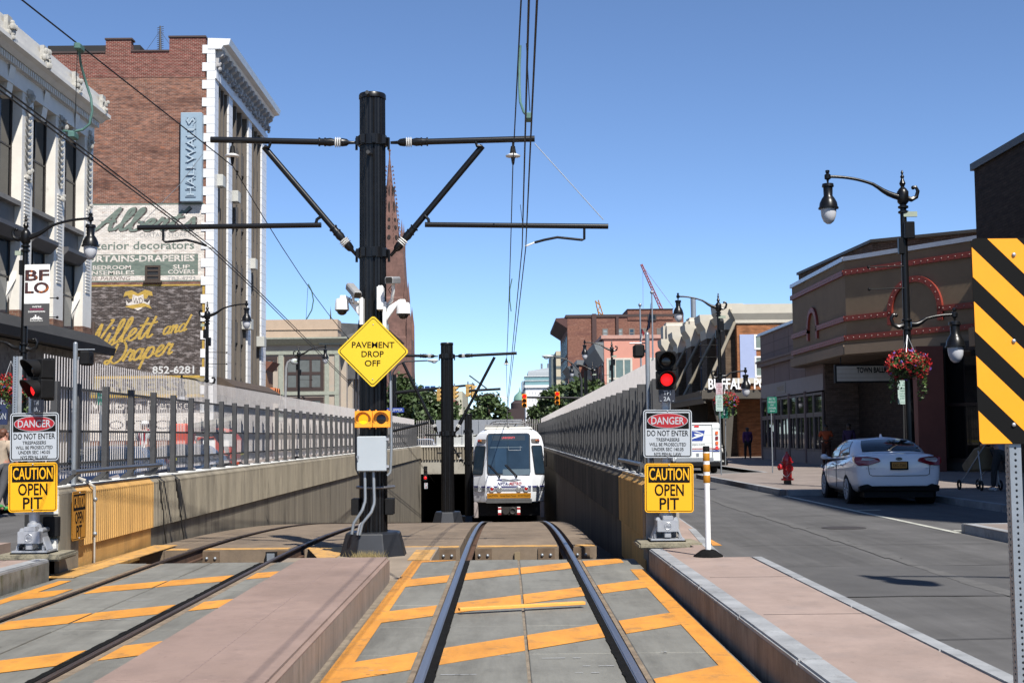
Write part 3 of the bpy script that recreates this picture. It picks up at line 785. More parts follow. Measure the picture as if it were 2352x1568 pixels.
def pole(Y, px, ytop, z0, r, label, collars, arms, struts, regs, base=True):
    c = at(px, 900, Y); c.z = z0; ztop = at(px, ytop, Y).z
    t = thing('catenary_pole', label, 'catenary pole', c, 'black overhead wire poles between the tracks')
    g = MB(); fluted(g, c, z0 + .28, ztop - .04, r * 1.08, r); g.build('shaft', black_p, t)
    g = MB(); g.lathe([(r * .9, ztop - .09), (r * 1.06, ztop - .07), (r * 1.06, ztop - .02), (r, ztop)], (c.x, c.y, 0), 32); g.build('cap', black_p, t)
    if base:
        g = MB(); oct_base(g, c, z0, z0 + .33, .44, .36); o = g.build('base_plinth', mat('plinth_paint', (.022, .025, .032), .45, var=.25, scale=5), t, bevel=.008)
    for y in collars:
        z = at(px, y, Y).z; g = MB(); g.lathe([(r * 1.0, z - .075), (r * 1.12, z - .07), (r * 1.12, z + .07), (r * 1.0, z + .075)], (c.x, c.y, 0), 32)
        for k in range(8):
            a = PI / 4 * k + .2; g.box(c.x + r * 1.14 * cos(a) - .025, c.y + r * 1.14 * sin(a) - .03, z - .06, c.x + r * 1.14 * cos(a) + .025, c.y + r * 1.14 * sin(a) + .03, z + .06)
        for s in (-1, 1):
            g.cyl((c.x + s * r * 1.25, c.y, z - .12), (c.x + s * r * 1.25, c.y, z + .05), .018, 8)
        g.build('collar', black_p, t)
    rr = r * .24
    for (x0, y0, x1, y1) in arms: arm(t, at(x0, y0, Y), at(x1, y1, Y), rr)
    for (x0, y0, x1, y1) in struts: arm(t, at(x0, y0, Y), at(x1, y1, Y), rr)
    for (x0, y0, x1, y1) in regs:
        g = MB(); a, b = at(x0, y0, Y - .05), at(x1, y1, Y - .05); g.tube([a, b], rr * .85, 12); g.build('registration_arm', black_p, t)
    return t, c
P1, c1 = pole(17.9, 857, 217, -.02, .178, 'nearest and tallest black fluted overhead wire pole, carrying the yellow diamond sign', (325, 582),
    [(818, 328, 484, 321), (897, 328, 1228, 319)], [(820, 588, 607, 338), (897, 588, 1108, 336)], [(316, 523, 738, 517), (976, 516, 1397, 520)])
Y1 = 17.9
# drop brackets, steady arms and bell insulators
def hang(t, pts, r, nm='steady_arm'): g = MB(); g.tube([at(x, y, Y1 - .05) for x, y in pts], r, 10); return g.build(nm, black_p, t)
for pts in ([(375, 522), (375, 552), (380, 556), (428, 551), (452, 557), (474, 564)], [(1342, 522), (1342, 549), (1337, 551), (1280, 545), (1250, 551), (1228, 557)]): hang(P1, pts, .018)
for pts in ([(474, 564), (490, 570)], [(1228, 557), (1206, 566)]):
    g = MB(); g.tube([at(x, y, Y1 - .05) for x, y in pts], .012, 8); g.build('steady_arm_tip', white_p, P1)
for pts in ([(607, 338), (618, 338), (622, 326)], [(1108, 336), (1096, 336), (1092, 325)], [(725, 516), (728, 504), (738, 497)], [(986, 516), (984, 504), (975, 495)]): hang(P1, pts, .022, 'clamp')
for x, y0 in ((534, 325), (1178, 325)):
    a = at(x, y0, Y1); b = at(x, y0 + 55, Y1); s = b.z - a.z
    g = MB(); g.lathe([(.012, 0), (.014, -.06), (.03, -.07), (.045, -.17), (.06, -.19)], a, 12); g.lathe([(.012, -.21), (.03, -.22), (.02, -.30), (.012, -.33)], a, 10); g.build('bell_hanger', black_m, P1)
    g = MB(); g.lathe([(.05, -.175), (.105, -.20), (.10, -.215), (.03, -.225)], a, 18); g.build('insulator', white_p, P1)
g = MB(); a = at(1228, 330, Y1 - .03); b = at(1386, 505, Y1 - .03); g.tube([a, b], .006, 6); g.build('stay_wire', galv, P1)
g = MB(); a = at(320, 518, Y1 - .03); b = at(412, 425, Y1 - .03); g.tube([a, b, at(465, 355, Y1 - .03)], .004, 6); g.build('stay_wire', galv, P1)
for x, y in ((850, 226), (852, 360)):
    a = at(x, y, Y1); g = MB(); g.cyl(a - V((0, .17, 0)), a - V((0, .40, .02)), .026, 12); g.build('stub_peg', mat('grey_stub', (.07, .07, .07), .5), P1)
for s in (-1, 1):
    z = at(857, 1162, Y1).z; g = MB(); x0, x1 = sorted((c1.x + s * .17, c1.x + s * .285)); g.box(x0, c1.y - .16, z - .11, x1, c1.y + .10, z + .11); g.build('side_box', black_m, P1, bevel=.008)
g = MB(); z = at(857, 1118, Y1).z; g.torus((c1.x + .03, c1.y, z), .25, .02, 36, 10); g.build('guard_ring', mat('worn_ring', (.30, .30, .31), .35, .6, var=.3, scale=8), P1)
Y2, Y3 = 38.0, 62.0
P2, c2 = pole(Y2, 1027, 787, zt(Y2) - .02, .178, 'middle black fluted overhead wire pole, standing just over the crest of the ramp', (818, 995),
    [(1006, 818, 876, 815), (1044, 818, 1187, 811)], [(1006, 996, 925, 832), (1044, 996, 1136, 820)], [(900, 990, 985, 970), (1077, 897, 1150, 893)])
g = MB(); g.tube([at(1094, 895, Y2), at(1094, 911, Y2), at(1128, 904, Y2), at(1148, 911, Y2)], .018, 8); g.build('steady_arm', black_p, P2)
g = MB(); g.tube([at(1078, 862, Y2), at(1118, 892, Y2)], .02, 8); g.build('brace', black_p, P2)
g = MB(); g.tube([at(1148, 911, Y2), at(1166, 916, Y2)], .012, 8); g.build('steady_arm_tip', white_p, P2)
a = at(1163, 822, Y2); g = MB(); g.lathe([(.012, 0), (.03, -.07), (.06, -.16)], a, 12); g.build('bell_hanger', black_m, P2); g = MB(); g.lathe([(.05, -.15), (.105, -.18), (.03, -.2)], a, 14); g.build('insulator', white_p, P2)
P3, c3 = pole(Y3, 1075, 950, zt(Y3) - .02, .178, 'farthest black fluted overhead wire pole, just left of the tram', (990, 1063),
    [(1063, 1001, 975, 998), (1087, 1001, 1150, 998)], [(1063, 1063, 1030, 1010), (1087, 1063, 1112, 1012)], [(1005, 1040, 1060, 1040)])

# cabinet, conduits, beacon, diamond sign, cameras on the first pole
Yc = 17.47
a = at(820, 1083, Yc); b = at(887, 1001, Yc)
t = thing('equipment_cabinet', 'grey metal equipment cabinet strapped to the nearest black pole', 'cabinet', ((a.x + b.x) / 2, Yc + .12, a.z))
g = MB(); g.box(a.x + .01, Yc + .012, a.z, b.x - .01, Yc + .27, b.z); g.build('housing', galv_lt, t, bevel=.006)
g = MB(); g.box(a.x, Yc - .015, a.z + .01, b.x, Yc + .01, b.z - .005); g.build('door', galv_lt, t, bevel=.006)
g = MB(); g.cyl((a.x + .012, Yc - .03, a.z + .2), (a.x + .012, Yc - .014, a.z + .2), .018, 10); g.box(a.x + .004, Yc - .035, a.z + .15, a.x + .02, Yc - .015, a.z + .21); g.build('latch', galv, t)
g = MB()
for z in (a.z + .05, b.z - .06): g.box(b.x - .004, Yc - .01, z, b.x + .035, Yc + .02, z + .035); g.cut()
g.build_each('strap_bracket', silver, t)
def pipe(name, label, pts, r, m=galv, par=None):
    q = [at(x, y, Y) for x, y, Y in pts]
    # round the corners a little
    out = [q[0]]
    for i in range(1, len(q) - 1):
        for k in (-.35, -.12, .12, .35):
            p = q[i] + ((q[i] - q[i - 1]) * k if k < 0 else (q[i + 1] - q[i]) * k); out.append(p * .8 + q[i] * .2 if abs(k) < .2 else p)
    out.append(q[-1]); g = MB(); g.tube(out, r, 10)
    return tag(g.build(name, m), label, 'conduit')
pipe('conduit', 'left of the two grey conduits bending down from the cabinet to the pole base', [(838, 1083, 17.55), (839, 1150, 17.52), (832, 1172, 17.5), (812, 1202, 17.5), (808, 1226, 17.5)], .021)
pipe('conduit', 'right of the two grey conduits bending down from the cabinet to the pole base', [(858, 1083, 17.55), (860, 1155, 17.52), (853, 1176, 17.5), (832, 1202, 17.5), (826, 1228, 17.5)], .021)
pipe('conduit', 'short pale conduit stub between the two bent conduits on the pole base', [(838, 1195, 17.56), (826, 1205, 17.56), (821, 1228, 17.56)], .016, silver)
pipe('conduit', 'long grey conduit running up the right side of the nearest pole past the beacon', [(890, 1092, 17.6), (897, 1084, 17.6), (899, 1030, 17.6), (898, 960, 17.62), (897, 880, 17.65), (893, 800, 17.68), (890, 745, 17.7)], .019)
pipe('conduit', 'thin dark conduit running up the left side of the nearest pole', [(824, 1090, 17.65), (818, 1075, 17.65), (817, 990, 17.65), (818, 860, 17.68), (822, 770, 17.7), (826, 735, 17.72)], .014, mat('dark_conduit', (.10, .10, .11), .5, .4))
# amber beacon
Yb = 17.42
a = at(814, 984, Yb); b = at(896, 941, Yb); w = b.x - a.x; h = b.z - a.z
t = thing('warning_beacon', 'yellow two lens warning beacon on the nearest pole, its left lens lit', 'beacon', ((a.x + b.x) / 2, Yb, a.z))
for k in range(2):
    x0 = a.x + w * k / 2; g = MB(); g.box(x0 + .003, Yb, a.z + .012, x0 + w / 2 - .003, Yb + .16, b.z - .012)
    for q in (.2, .85): g.cyl((x0 + w / 2 * q, Yb + .02, a.z - .004), (x0 + w / 2 * q, Yb + .02, b.z + .004), .012, 8)
    g.build('housing', s_org, t, bevel=.012, seg=2)
    fr = Fr((x0 + w / 4, Yb, (a.z + b.z) / 2))
    g = MB(); R_ = h * .40
    if k == 0:
        g.ball(fr.p(0, 0, -.02), R_, 20, (1, .28, 1)); g.build('lit_lens', amber_lamp, t)
    else:
        g.ball(fr.p(0, 0, -.02), R_, 20, (1, .28, 1)); g.build('dark_lens', dark_lens, t)
    v = MB(); vs = []; n = 20
    for i in range(n + 1):
        tt = PI * (-.15) + PI * 1.3 * i / n
        for dd, rr in ((.0, R_ * 1.06), (.085 * max(.12, sin(tt) * .8 + .3), R_ * 1.08), (.085 * max(.12, sin(tt) * .8 + .3), R_ * 1.0), (.0, R_ * .98)): vs.append(fr.p(rr * cos(tt), rr * sin(tt), dd))
    v.add(vs, [(4 * i + j, 4 * i + (j + 1) % 4, 4 * i + 4 + (j + 1) % 4, 4 * i + 4 + j) for i in range(n) for j in range(4)], True); v.build('visor', s_org, t)
# diamond sign
Yd = 17.5; cdm = at(856.5, 807, Yd); hd_ = (at(856.5, 725.5, Yd).z - at(856.5, 888.5, Yd).z) / 2
t = thing('warning_sign', 'yellow diamond warning sign reading PAVEMENT DROP OFF on the nearest black pole', 'sign', cdm - V((0, 0, hd_)))
fr = Fr(cdm, (1, 0, -.012), (.012, 0, 1))
def diamond(mb, h, r, d0, d1):
    f2 = Fr(fr.o, fr.r - fr.u, fr.r + fr.u); s = h * math.sqrt(2); f2.rect(mb, 0, 0, s, s, d0, d1, r, 6)
g = MB(); diamond(g, hd_ + .012, .045, -.012, 0); g.build('panel', s_yel2, t)
g = MB(); diamond(g, hd_ - .018, .035, .001, .003); g.build('border', s_black, t)
g = MB(); diamond(g, hd_ - .030, .030, .0032, .005); g.build('face', s_yel2, t)
k = Yd / FPX
g = MB()
fr.text(g, 'PAVEMENT', .5 * k, 8.5 * k, 13.2 * k, .006, width=98 * k, bold=.012); fr.text(g, 'DROP', -.5 * k, -12.5 * k, 13.2 * k, .006, width=51 * k, bold=.012); fr.text(g, 'OFF', -.5 * k, -33.7 * k, 13.2 * k, .006, width=36 * k, bold=.012)
g.build('lettering', s_black, t)
g = MB()
for y in (62, -64): g.ball(fr.p(0, y * k, .006), .009, 8); g.cut()
g.build_each('bolt', silver, t)
# cameras
def dome_cam(px, py, s, label, plate_x):
    c = at(px, py, 17.62); k = 17.62 / FPX
    t = thing('dome_camera', label, 'security camera', c - V((0, 0, .12)), 'white security cameras on the nearest pole')
    g = MB(); g.lathe([(.03, .105), (.075, .10), (.088, .08), (.095, -.02), (.098, -.05), (.09, -.055)], c, 20); g.build('housing', white_p, t)
    g = MB(); g.lathe([(.093, -.052), (.085, -.066), (.075, -.07)], c, 20); g.build('trim_ring', mat('dark_ring', (.05, .05, .05), .4), t)
    g = MB(); g.ball(c + V((0, 0, -.07)), .068, 16, (1, 1, .8)); g.build('lens_dome', mat('smoked_dome', (.02, .018, .016), .05, var=.2), t)
    e = at(plate_x, py + 12, 17.75)
    g = MB(); A = c + V((0, 0, .115)); d = e - A
    g.prism([A + V((-s * .03, -.03, .03)), A + V((s * .05, -.03, .03)), V((e.x, A.y - .03, e.z + .09)), V((e.x, A.y - .03, e.z - .09)), A + V((s * .06, -.03, -.025)), A + V((-s * .03, -.03, -.02))], (0, .08, 0)); g.build('bracket', white_p, t, bevel=.01)
    g = MB(); g.box(min(e.x, e.x + s * .05), 17.55, e.z - .2, max(e.x, e.x + s * .05), 17.76, e.z + .17); g.build('mount_plate', white_p, t, bevel=.006)
dome_cam(785.5, 703, 1, 'white dome security camera on the left of the nearest pole', 829)
dome_cam(926.5, 712, -1, 'white dome security camera on the right of the nearest pole', 890)
def box_cam(px, py, yaw, tilt, label, foot):
    c = at(px, py, 17.5)
    t = thing('box_camera', label, 'security camera', c, 'white security cameras on the nearest pole')
    f = Matrix.Rotation(yaw, 3, 'Z') @ Matrix.Rotation(tilt, 3, 'X')
    g = MB(); pts = [(-.055, -.02), (.055, -.02), (.06, .05), (.045, .075), (-.045, .075), (-.06, .05)]
    g.prism([c + f @ V((x, -.17, z)) for x, z in pts], f @ V((0, .32, 0))); g.build('housing', mat('camera_grey', (.42, .42, .42), .5, .2), t, bevel=.006)
    g = MB(); g.prism([c + f @ V((x * .82, -.172, z * .8 + .006)) for x, z in pts], f @ V((0, .01, 0))); g.build('lens_face', mat('camera_face', (.03, .028, .026), .2), t)
    g = MB(); q = at(*foot, 17.68); g.tube([c + V((0, 0, -.02)), c + V((.0, .02, -.12)), (c + q) / 2 + V((.02, 0, -.09)), q], .022, 10); g.build('mount_arm', white_p, t)
    g = MB()
    for s_ in (-.02, .015): g.tube([c + V((s_, .1, -.02)), c + V((s_ - .05, .08, -.09)), c + V((s_ - .02, .05, -.15))], .005, 6)
    g.build('cable', black_m, t)
box_cam(903, 648, -.25, .12, 'grey box security camera above the right dome camera', (889, 702))
box_cam(811, 671, .5, .5, 'grey box security camera tilted down behind the left dome camera', (829, 690))
g = MB(); a = at(874, 690, 17.6); g.box(a.x - .045, 17.52, a.z - .13, a.x + .045, 17.7, a.z + .18); g.box(a.x - .03, 17.55, a.z + .18, a.x + .035, 17.68, a.z + .2)
tag(g.build('wiring_box', white_p, bevel=.006), 'tall white wiring box on the nearest pole between the cameras', 'wiring box')

# ================================================================== OVERHEAD WIRES
def sag(a, b, s, n=10): return [a.lerp(b, i / n) - V((0, 0, s * 4 * (i / n) * (1 - i / n))) for i in range(n + 1)]
def wire(name, label, cat, pts, r=.0075, m=wire_m, group='overhead tram wires'):
    g = MB(); g.tube(pts, r, 6); return tag(g.build(name, m), label, cat, group)
def back(p, q, Y): d = (p - q); return p + d * ((Y - p.y) / d.y)
R1a = at(1223, 0, 7.8); R1b = at(1203, 568, Y1); R1c = at(1167, 916, Y2); R1d = at(1165, 962, 50.5)
for dx, lb in ((-.022, 'left of the paired contact wires over the right-hand track'), (.028, 'right of the paired contact wires over the right-hand track')):
    o_ = V((dx, 0, 0)); wire('contact_wire', lb, 'contact wire', [back(R1a, R1b, -4) + o_, R1b + o_, R1c + o_ * .6, R1d + o_ * .3, at(1165, 1010, 90)])
M1a = at(1197, 0, 10.8); M1b = at(1178, 379, Y1); M1c = at(1163, 838, Y2)
wire('messenger_wire', 'single messenger wire strung above the right-hand track', 'messenger wire', sag(back(M1a, M1b, -4), M1b, .0, 2) + sag(M1b, M1c, .25)[1:] + sag(M1c, at(1166, 950, 62), .15)[1:])
L1a = at(0, 203, 9.6); L1b = at(486, 570, Y1); L1c = at(838, 915, Y2)
for dx, lb in ((-.022, 'left of the paired contact wires over the left-hand track'), (.028, 'right of the paired contact wires over the left-hand track')):
    o_ = V((dx, 0, 0)); wire('contact_wire', lb, 'contact wire', [back(L1a, L1b, -4) + o_, L1b + o_, at(606, 684, 22) + o_, L1c + o_, at(905, 985, 54) + o_, at(1000, 1110, 84) + o_])
N1a = at(50, 0, 10.7); N1b = at(535, 382, Y1); N1c = at(862, 832, Y2)
wire('messenger_wire', 'single messenger wire strung above the left-hand track', 'messenger wire', [back(N1a, N1b, -4), N1a, N1b] + sag(N1b, N1c, .35)[1:] + [at(940, 960, 60)])
def loop(label, pts, r=.012, m=green_w): g = MB(); g.tube([at(*p) for p in pts], r, 8); return tag(g.build('jumper_cable', m), label, 'jumper cable')
loop('green jumper cable looping between the wires high above the right-hand track', [(1195, 105, 12.2), (1193, 150, 12.2), (1193, 200, 12.1), (1195, 235, 12.0), (1203, 258, 11.8), (1213, 268, 11.6)])
loop('long green jumper cable looping between the wires at the upper left', [(180, 108, 11.8), (186, 150, 11.9), (198, 192, 12), (209, 225, 12), (212, 255, 12), (206, 285, 12), (190, 298, 12), (166, 303, 11.9), (145, 301, 11.8)])
loop('thin green jumper cable hanging from the left messenger wire beside the glazed building', [(708, 652, 26.4), (716, 668, 26.4), (720, 690, 26.4), (716, 712, 26.4), (704, 733, 26.4)])
loop('short jumper cable above the middle pole arm', [(1176, 640, 30), (1171, 665, 30), (1171, 690, 30), (1174, 715, 30)])
def hanger(label, a, b): g = MB(); g.tube([at(*a), at(*b)], .004, 5); tag(g.build('dropper_wire', wire_m), label, 'dropper wire', 'dropper wires between messenger and contact wire')
hanger('dropper wire at the foot of the first green jumper', (1209, 100, 10.6), (1217, 255, 10.6))
hanger('dropper wire just above the right lower pole arm', (1195, 470, 18.6), (1201, 520, 18.6))
hanger('dropper wires crossing the brick wall at upper left', (178, 115, 11.8), (172, 300, 11.8))
hanger('dropper wire above the pale stone building', (707, 660, 26.4), (703, 735, 26.4))
for lb, a in (('clamp on the left messenger wire at the first green jumper', (182, 110, 11.8)), ('clamp on the right-hand contact wires at the first green jumper', (1214, 270, 11.6)), ('clamp on the left-hand contact wires at the first green jumper', (168, 312, 11.7))):
    p = at(*a); g = MB(); g.box(p.x - .03, p.y - .07, p.z - .03, p.x + .03, p.y + .07, p.z + .03); tag(g.build('wire_clamp', green_w, bevel=.01), lb, 'wire clamp', 'clamps on the overhead wires')

# ================================================================== SIGNAL MASTS AND SIGNS
def sign_panel(name, label, c, w, h, base_m, r=.035, right=(1, 0, 0), tilt=0):
    t = thing(name, label, 'sign', V(c) - V((0, 0, h / 2)))
    up = V((sin(tilt), 0, cos(tilt))); rt = V(right).normalized(); rt = (rt - up * rt.dot(up)).normalized()
    fr = Fr(c, rt, up)
    g = MB(); fr.rect(g, 0, 0, w, h, -.004, 0, r); g.build('panel', base_m, t)
    return t, fr
def border(t, fr, w, h, ins, th, rad, m_b, m_f, d=.001):
    g = MB(); fr.rect(g, 0, 0, w - 2 * ins, h - 2 * ins, d - .0008, d, max(.004, rad - ins)); g.build('border', m_b, t)
    g = MB(); fr.rect(g, 0, 0, w - 2 * ins - 2 * th, h - 2 * ins - 2 * th, d, d + .001, max(.003, rad - ins - th)); g.build('face', m_f, t)
def danger(c, label, tilt, q=1):
    w = .602 * q; h = .592 * q; t, fr = sign_panel('danger_sign', label, c, w, h, s_white, .04, tilt=tilt); border(t, fr, w, h, .012, .012, .04, s_black, s_white)
    g = MB(); fr.rect(g, 0, .158 * q, w - .075 * q, .195 * q, .002, .004, .004); g.build('heading_panel', s_black, t)
    g = MB(); fr.ell(g, 0, .160 * q, .252 * q, .094 * q, .004, .0052); g.build('heading_rim', s_white, t)
    g = MB(); fr.ell(g, 0, .160 * q, .244 * q, .087 * q, .0054, .0066); g.build('heading_oval', s_red, t)
    g = MB(); fr.text(g, 'DANGER', 0, .118 * q, .085 * q, .007, width=.405 * q, bold=.012); g.build('heading_lettering', s_white, t)
    g = MB()
    for s_, v, hh, ww in (('DO NOT ENTER', -.028, .067, .51), ('TRESPASSERS', -.093, .039, .29), ('WILL BE PROSECUTED', -.152, .039, .455), ('UNDER SEC 140.05', -.211, .039, .39), ('NYS PENAL LAW', -.272, .039, .335)):
        fr.text(g, s_, 0, v * q, hh * q, .003, width=ww * q, bold=.008)
    g.build('lettering', s_black, t)
    g = MB()
    for v in (.278, -.272): g.ball(fr.p(0, v * h / .592, .004), .010, 8); g.cut()
    g.build_each('bolt', silver, t); return t
def caution(c, label, tilt, w=.602, h=.602, right=(1, 0, 0), yel=s_yel):
    t, fr = sign_panel('caution_sign', label, c, w, h, yel, .04, right, tilt); border(t, fr, w, h, .014, .008, .04, s_black, yel)
    kx = w / .602; ky = h / .602
    g = MB(); fr.rect(g, 0, .165 * ky, w - .09 * kx, .20 * ky, .002, .004, .006); g.build('heading_panel', s_black, t)
    g = MB(); fr.text(g, 'CAUTION', 0, .100 * ky, .138 * ky, .0045, width=.49 * kx, bold=.012); g.build('heading_lettering', yel, t)
    g = MB(); fr.text(g, 'OPEN', 0, -.094 * ky, .138 * ky, .003, width=.36 * kx, bold=.016); fr.text(g, 'PIT', 0, -.262 * ky, .138 * ky, .003, width=.24 * kx, bold=.016); g.build('lettering', s_black, t)
    g = MB()
    for v in (.280, -.278): g.ball(fr.p(0, v * ky, .004), .010, 8); g.cut()
    g.build_each('bolt', silver, t); return t
YS_ = 16.2
danger(at(1533.5, 995.5, YS_), 'white DANGER DO NOT ENTER sign on the right-hand signal mast', .012)
caution(at(1537, 1120, YS_ - .02), 'yellow CAUTION OPEN PIT sign on the right-hand signal mast', .012)
YL_ = 15.38; ql = YL_ / YS_
danger(at(79, 1002.5, YL_), 'white DANGER DO NOT ENTER sign on the left-hand signal mast', -.012, ql)
caution(at(75.5, 1118.5, YL_ - .02), 'yellow CAUTION OPEN PIT sign on the left-hand signal mast', -.012, .602 * ql, .602 * ql)
cy = (atx(163, 1182, WL + .04)).y
caution(V((WL + .045, 16.32, .655)), 'narrow yellow CAUTION OPEN PIT sign fixed flat to the end of the left wall', 0, .52, .60, (0, 1, 0), mat('dull_sign_yellow', (.60, .32, .03), .6, var=.1))
def visor(mb, fr, R_, L_, a0=-.35, a1=1.35, th=.004):
    vs = []; n = 18
    for i in range(n + 1):
        tt = PI * a0 + PI * (a1 - a0) * i / n; LL = L_ * (.35 + .65 * max(0, (sin(tt) + .4) / 1.4))
        for d_, r_ in ((0, R_ + th), (LL, R_ + th * .5), (LL, R_ - th), (0, R_)): vs.append(fr.p(r_ * cos(tt), r_ * sin(tt), d_))
    mb.add(vs, [(4 * i + j, 4 * i + (j + 1) % 4, 4 * i + 4 + (j + 1) % 4, 4 * i + 4 + j) for i in range(n) for j in range(4)], True)
def signal_mast(px_base, pyb, px_top, label, hc, right, plate, Ym_):
    """mast with a black two-aspect head"""
    b = at(px_base, pyb, Ym_); b.z = .272; tp = at(px_top, 800, Ym_)
    t = thing('signal_mast', label, 'signal mast', b, 'railway signal masts at the tunnel ramp')
    g = MB(); lean = (tp.x - b.x) / (tp.z - b.z)
    g.tube([(b.x, b.y, b.z + .1), (b.x + lean * .9, b.y, b.z + .9), (b.x + lean * (hc.z - b.z), b.y, hc.z - .05)], .062, 16); g.build('mast', silver, t)
    g = MB(); g.box(b.x - .21, b.y - .17, b.z + 0.008, b.x + .21, b.y + .17, b.z + 0.035)
    for s in (-1, 1):
        g.prism([(b.x + s * .17, b.y - .10, b.z + 0.035), (b.x + s * .19, b.y - .10, b.z + 0.035), (b.x + s * .10, b.y - .10, b.z + 0.265), (b.x + s * .06, b.y - .10, b.z + 0.265)], (0, .2, 0))
        g.cyl((b.x + s * .15, b.y - .13, b.z + 0.035), (b.x + s * .15, b.y - .13, b.z + 0.094), .016, 8); g.cyl((b.x + s * .11, b.y - .12, b.z + 0.265), (b.x + s * .11, b.y + .12, b.z + 0.265), .03, 10)
    g.box(b.x - .13, b.y - .20, b.z + 0.117, b.x + .13, b.y + .08, b.z + 0.261); g.box(b.x - .06, b.y - .19, b.z + 0.261, b.x + .07, b.y + .1, b.z + 0.312); g.box(b.x - .04, b.y - .18, b.z + 0.047, b.x + .04, b.y, b.z + 0.117)
    g.lathe([(.09, b.z + 0.234), (.085, b.z + 0.335), (.066, b.z + 0.351)], (b.x, b.y, 0), 16); o = g.build('cast_base', silver, t, bevel=.012, seg=2)
    g = MB(); g.torus((b.x, b.y - .2, b.z + .19), .042, .006, 24, 6, 'y'); fr = Fr((b.x, b.y - .2, b.z + .19)); fr.text(g, 'US&S', 0, -.012, .026, 0, t_=.006); g.build('maker_emblem', silver, o)
    g = MB(); g.box(b.x - .22, b.y - .18, b.z - .008, b.x + .22, b.y + .18, b.z + .01); g.build('base_gasket', rubber, t)
    fr = Fr(hc, right); hw, hh = .125, .235
    g = MB()
    for v in (.1175, -.1175): fr.rect(g, 0, v, hw * 2 * .96, .232, -.16, 0, .02)
    fr.rect(g, 0, 0, hw * 1.4, .5, -.2, -.15, .02); o = g.build('signal_head', black_m, t, bevel=.006)
    for v, m, nm in ((.1175, dark_lens, 'dark_lens'), (-.1175, red_lamp, 'lit_red_lens')):
        g = MB(); g.ball(fr.p(0, v, -.015), .092, 20, (1, .3, 1) if abs(right[1]) < .3 else (.75, .75, 1)); g.build(nm, m, t)
        g = MB(); visor(g, Fr(fr.p(0, v, 0), fr.r, fr.u), .103, .19); g.build('visor', black_m, t)
    g = MB(); fr.rect(g, 0, -.315, .20, .155, -.05, -.01, .006); g.build('number_plate', mat('navy_plate', (.02, .025, .045), .5), t)
    g = MB(); fr.text(g, plate[0], 0, -.303, .05, -.009, bold=.008); fr.text(g, plate[1], 0, -.378, .05, -.009, bold=.008)
    for u in (-.075, .075): fr.ell(g, u, -.378, .006, .006, -.009, -.006, 8)
    g.build('number_lettering', s_white, t)
    return t
signal_mast(1530.5, 1246, 1529, 'silver mast on the right, its black two lamp signal head facing the camera', at(1531, 850, 16.12), (1, 0, -.01), ('TH', '2A'), 16.32)
signal_mast(79, 1266, 78, 'silver mast on the left, its black two lamp signal head turned aside', at(82, 870, 15.3), (.80, -.60, 0), ('TH', '1A'), 15.5)

# delineator post
p = atz(1627, 1277, .25)
t = thing('delineator_post', 'white flexible delineator post with yellow reflective bands on the pink island', 'delineator post', (p.x, p.y, .25))
k = p.y / FPX
g = MB(); g.lathe([(.165, .25), (.16, .262), (.085, .315), (.06, .325), (.0, .325)], (p.x, p.y, 0), 12); g.build('base', rubber, t)
g = MB(); g.lathe([(.031, .32), (.031, 1.0), (.036, 1.06), (.036, 1.40)], (p.x, p.y, 0), 18); g.build('tube', white_p, t)
zz = lambda y: at(1627, y, p.y).z
g = MB(); g.lathe([(.037, zz(1037)), (.037, zz(1025)), (.03, zz(1024))], (p.x, p.y, 0), 18); g.build('top_cap', black_m, t)
for y0, y1 in ((1040, 1058), (1066, 1083), (1091, 1108)):
    g = MB(); g.lathe([(.0372, zz(y1)), (.0378, zz(y1) + .001), (.0378, zz(y0) - .001), (.0372, zz(y0))], (p.x, p.y, 0), 18); g.build('reflective_band', mat('amber_reflector', (.55, .27, .01), .35), t)

# object marker at the right edge
Ym = 5.5; a = at(2247.5, 1020, Ym); b = at(2402, 546, Ym); cx = (a.x + b.x) / 2; cz = (a.z + b.z) / 2; w = b.x - a.x; h = b.z - a.z
t = thing('object_marker', 'tall yellow and black diagonal striped marker board on a perforated post at the right edge', 'object marker', (cx + .01, Ym + .03, .25))
fr = Fr((cx, Ym, cz), (1, .012, 0), (-.006, 0, 1))
om_y = mat('marker_yellow', (.86, .46, .005), .4, var=.04, scale=6)
g = MB(); fr.rect(g, 0, 0, w, h, -.003, 0, .022, 6); g.build('panel', s_black, t)
def clip_stripe(u0):
    # 45 degree stripe (falling to the right), clipped to the board
    hw, hh = w / 2 - .002, h / 2 - .002; wd = .127
    P_ = [(-hw, u0), (hw, u0 - 2 * hw * 1.0), (hw, u0 + wd - 2 * hw), (-hw, u0 + wd)]
    for s in (1, -1):
        out = []
        for i in range(len(P_)):
            p_, q_ = P_[i], P_[(i + 1) % len(P_)]
            ins = lambda z: z[1] * s <= hh
            if ins(p_): out.append(p_)
            if ins(p_) != ins(q_):
                k_ = (hh * s - p_[1]) / (q_[1] - p_[1]); out.append((p_[0] + (q_[0] - p_[0]) * k_, hh * s))
        P_ = out
        if not P_: return None
    return P_
g = MB(); k = Ym / FPX
for u0 in (h / 2 - 90 * k + .0, h / 2 - 90 * k - .231, h / 2 - 90 * k - .231 * 2, h / 2 - 90 * k - .231 * 3, h / 2 - 90 * k + .231, h / 2 - 90 * k + .462):
    q = clip_stripe(u0)
    if q and len(q) > 2: fr.poly(g, q, .0004, .0012); g.cut()
g.build_each('stripe', om_y, t)
g = MB()
for y in (585, 783, 975): q = at(2328, y, Ym); g.ball((q.x, Ym - .004, q.z), .009, 10, (1, .7, 1)); g.cut()
g.build_each('bolt', silver, t)
g = MB(); px = at(2337, 1100, Ym).x; z1 = b.z - .05
hw = .0245; n = 34; zs0 = .2
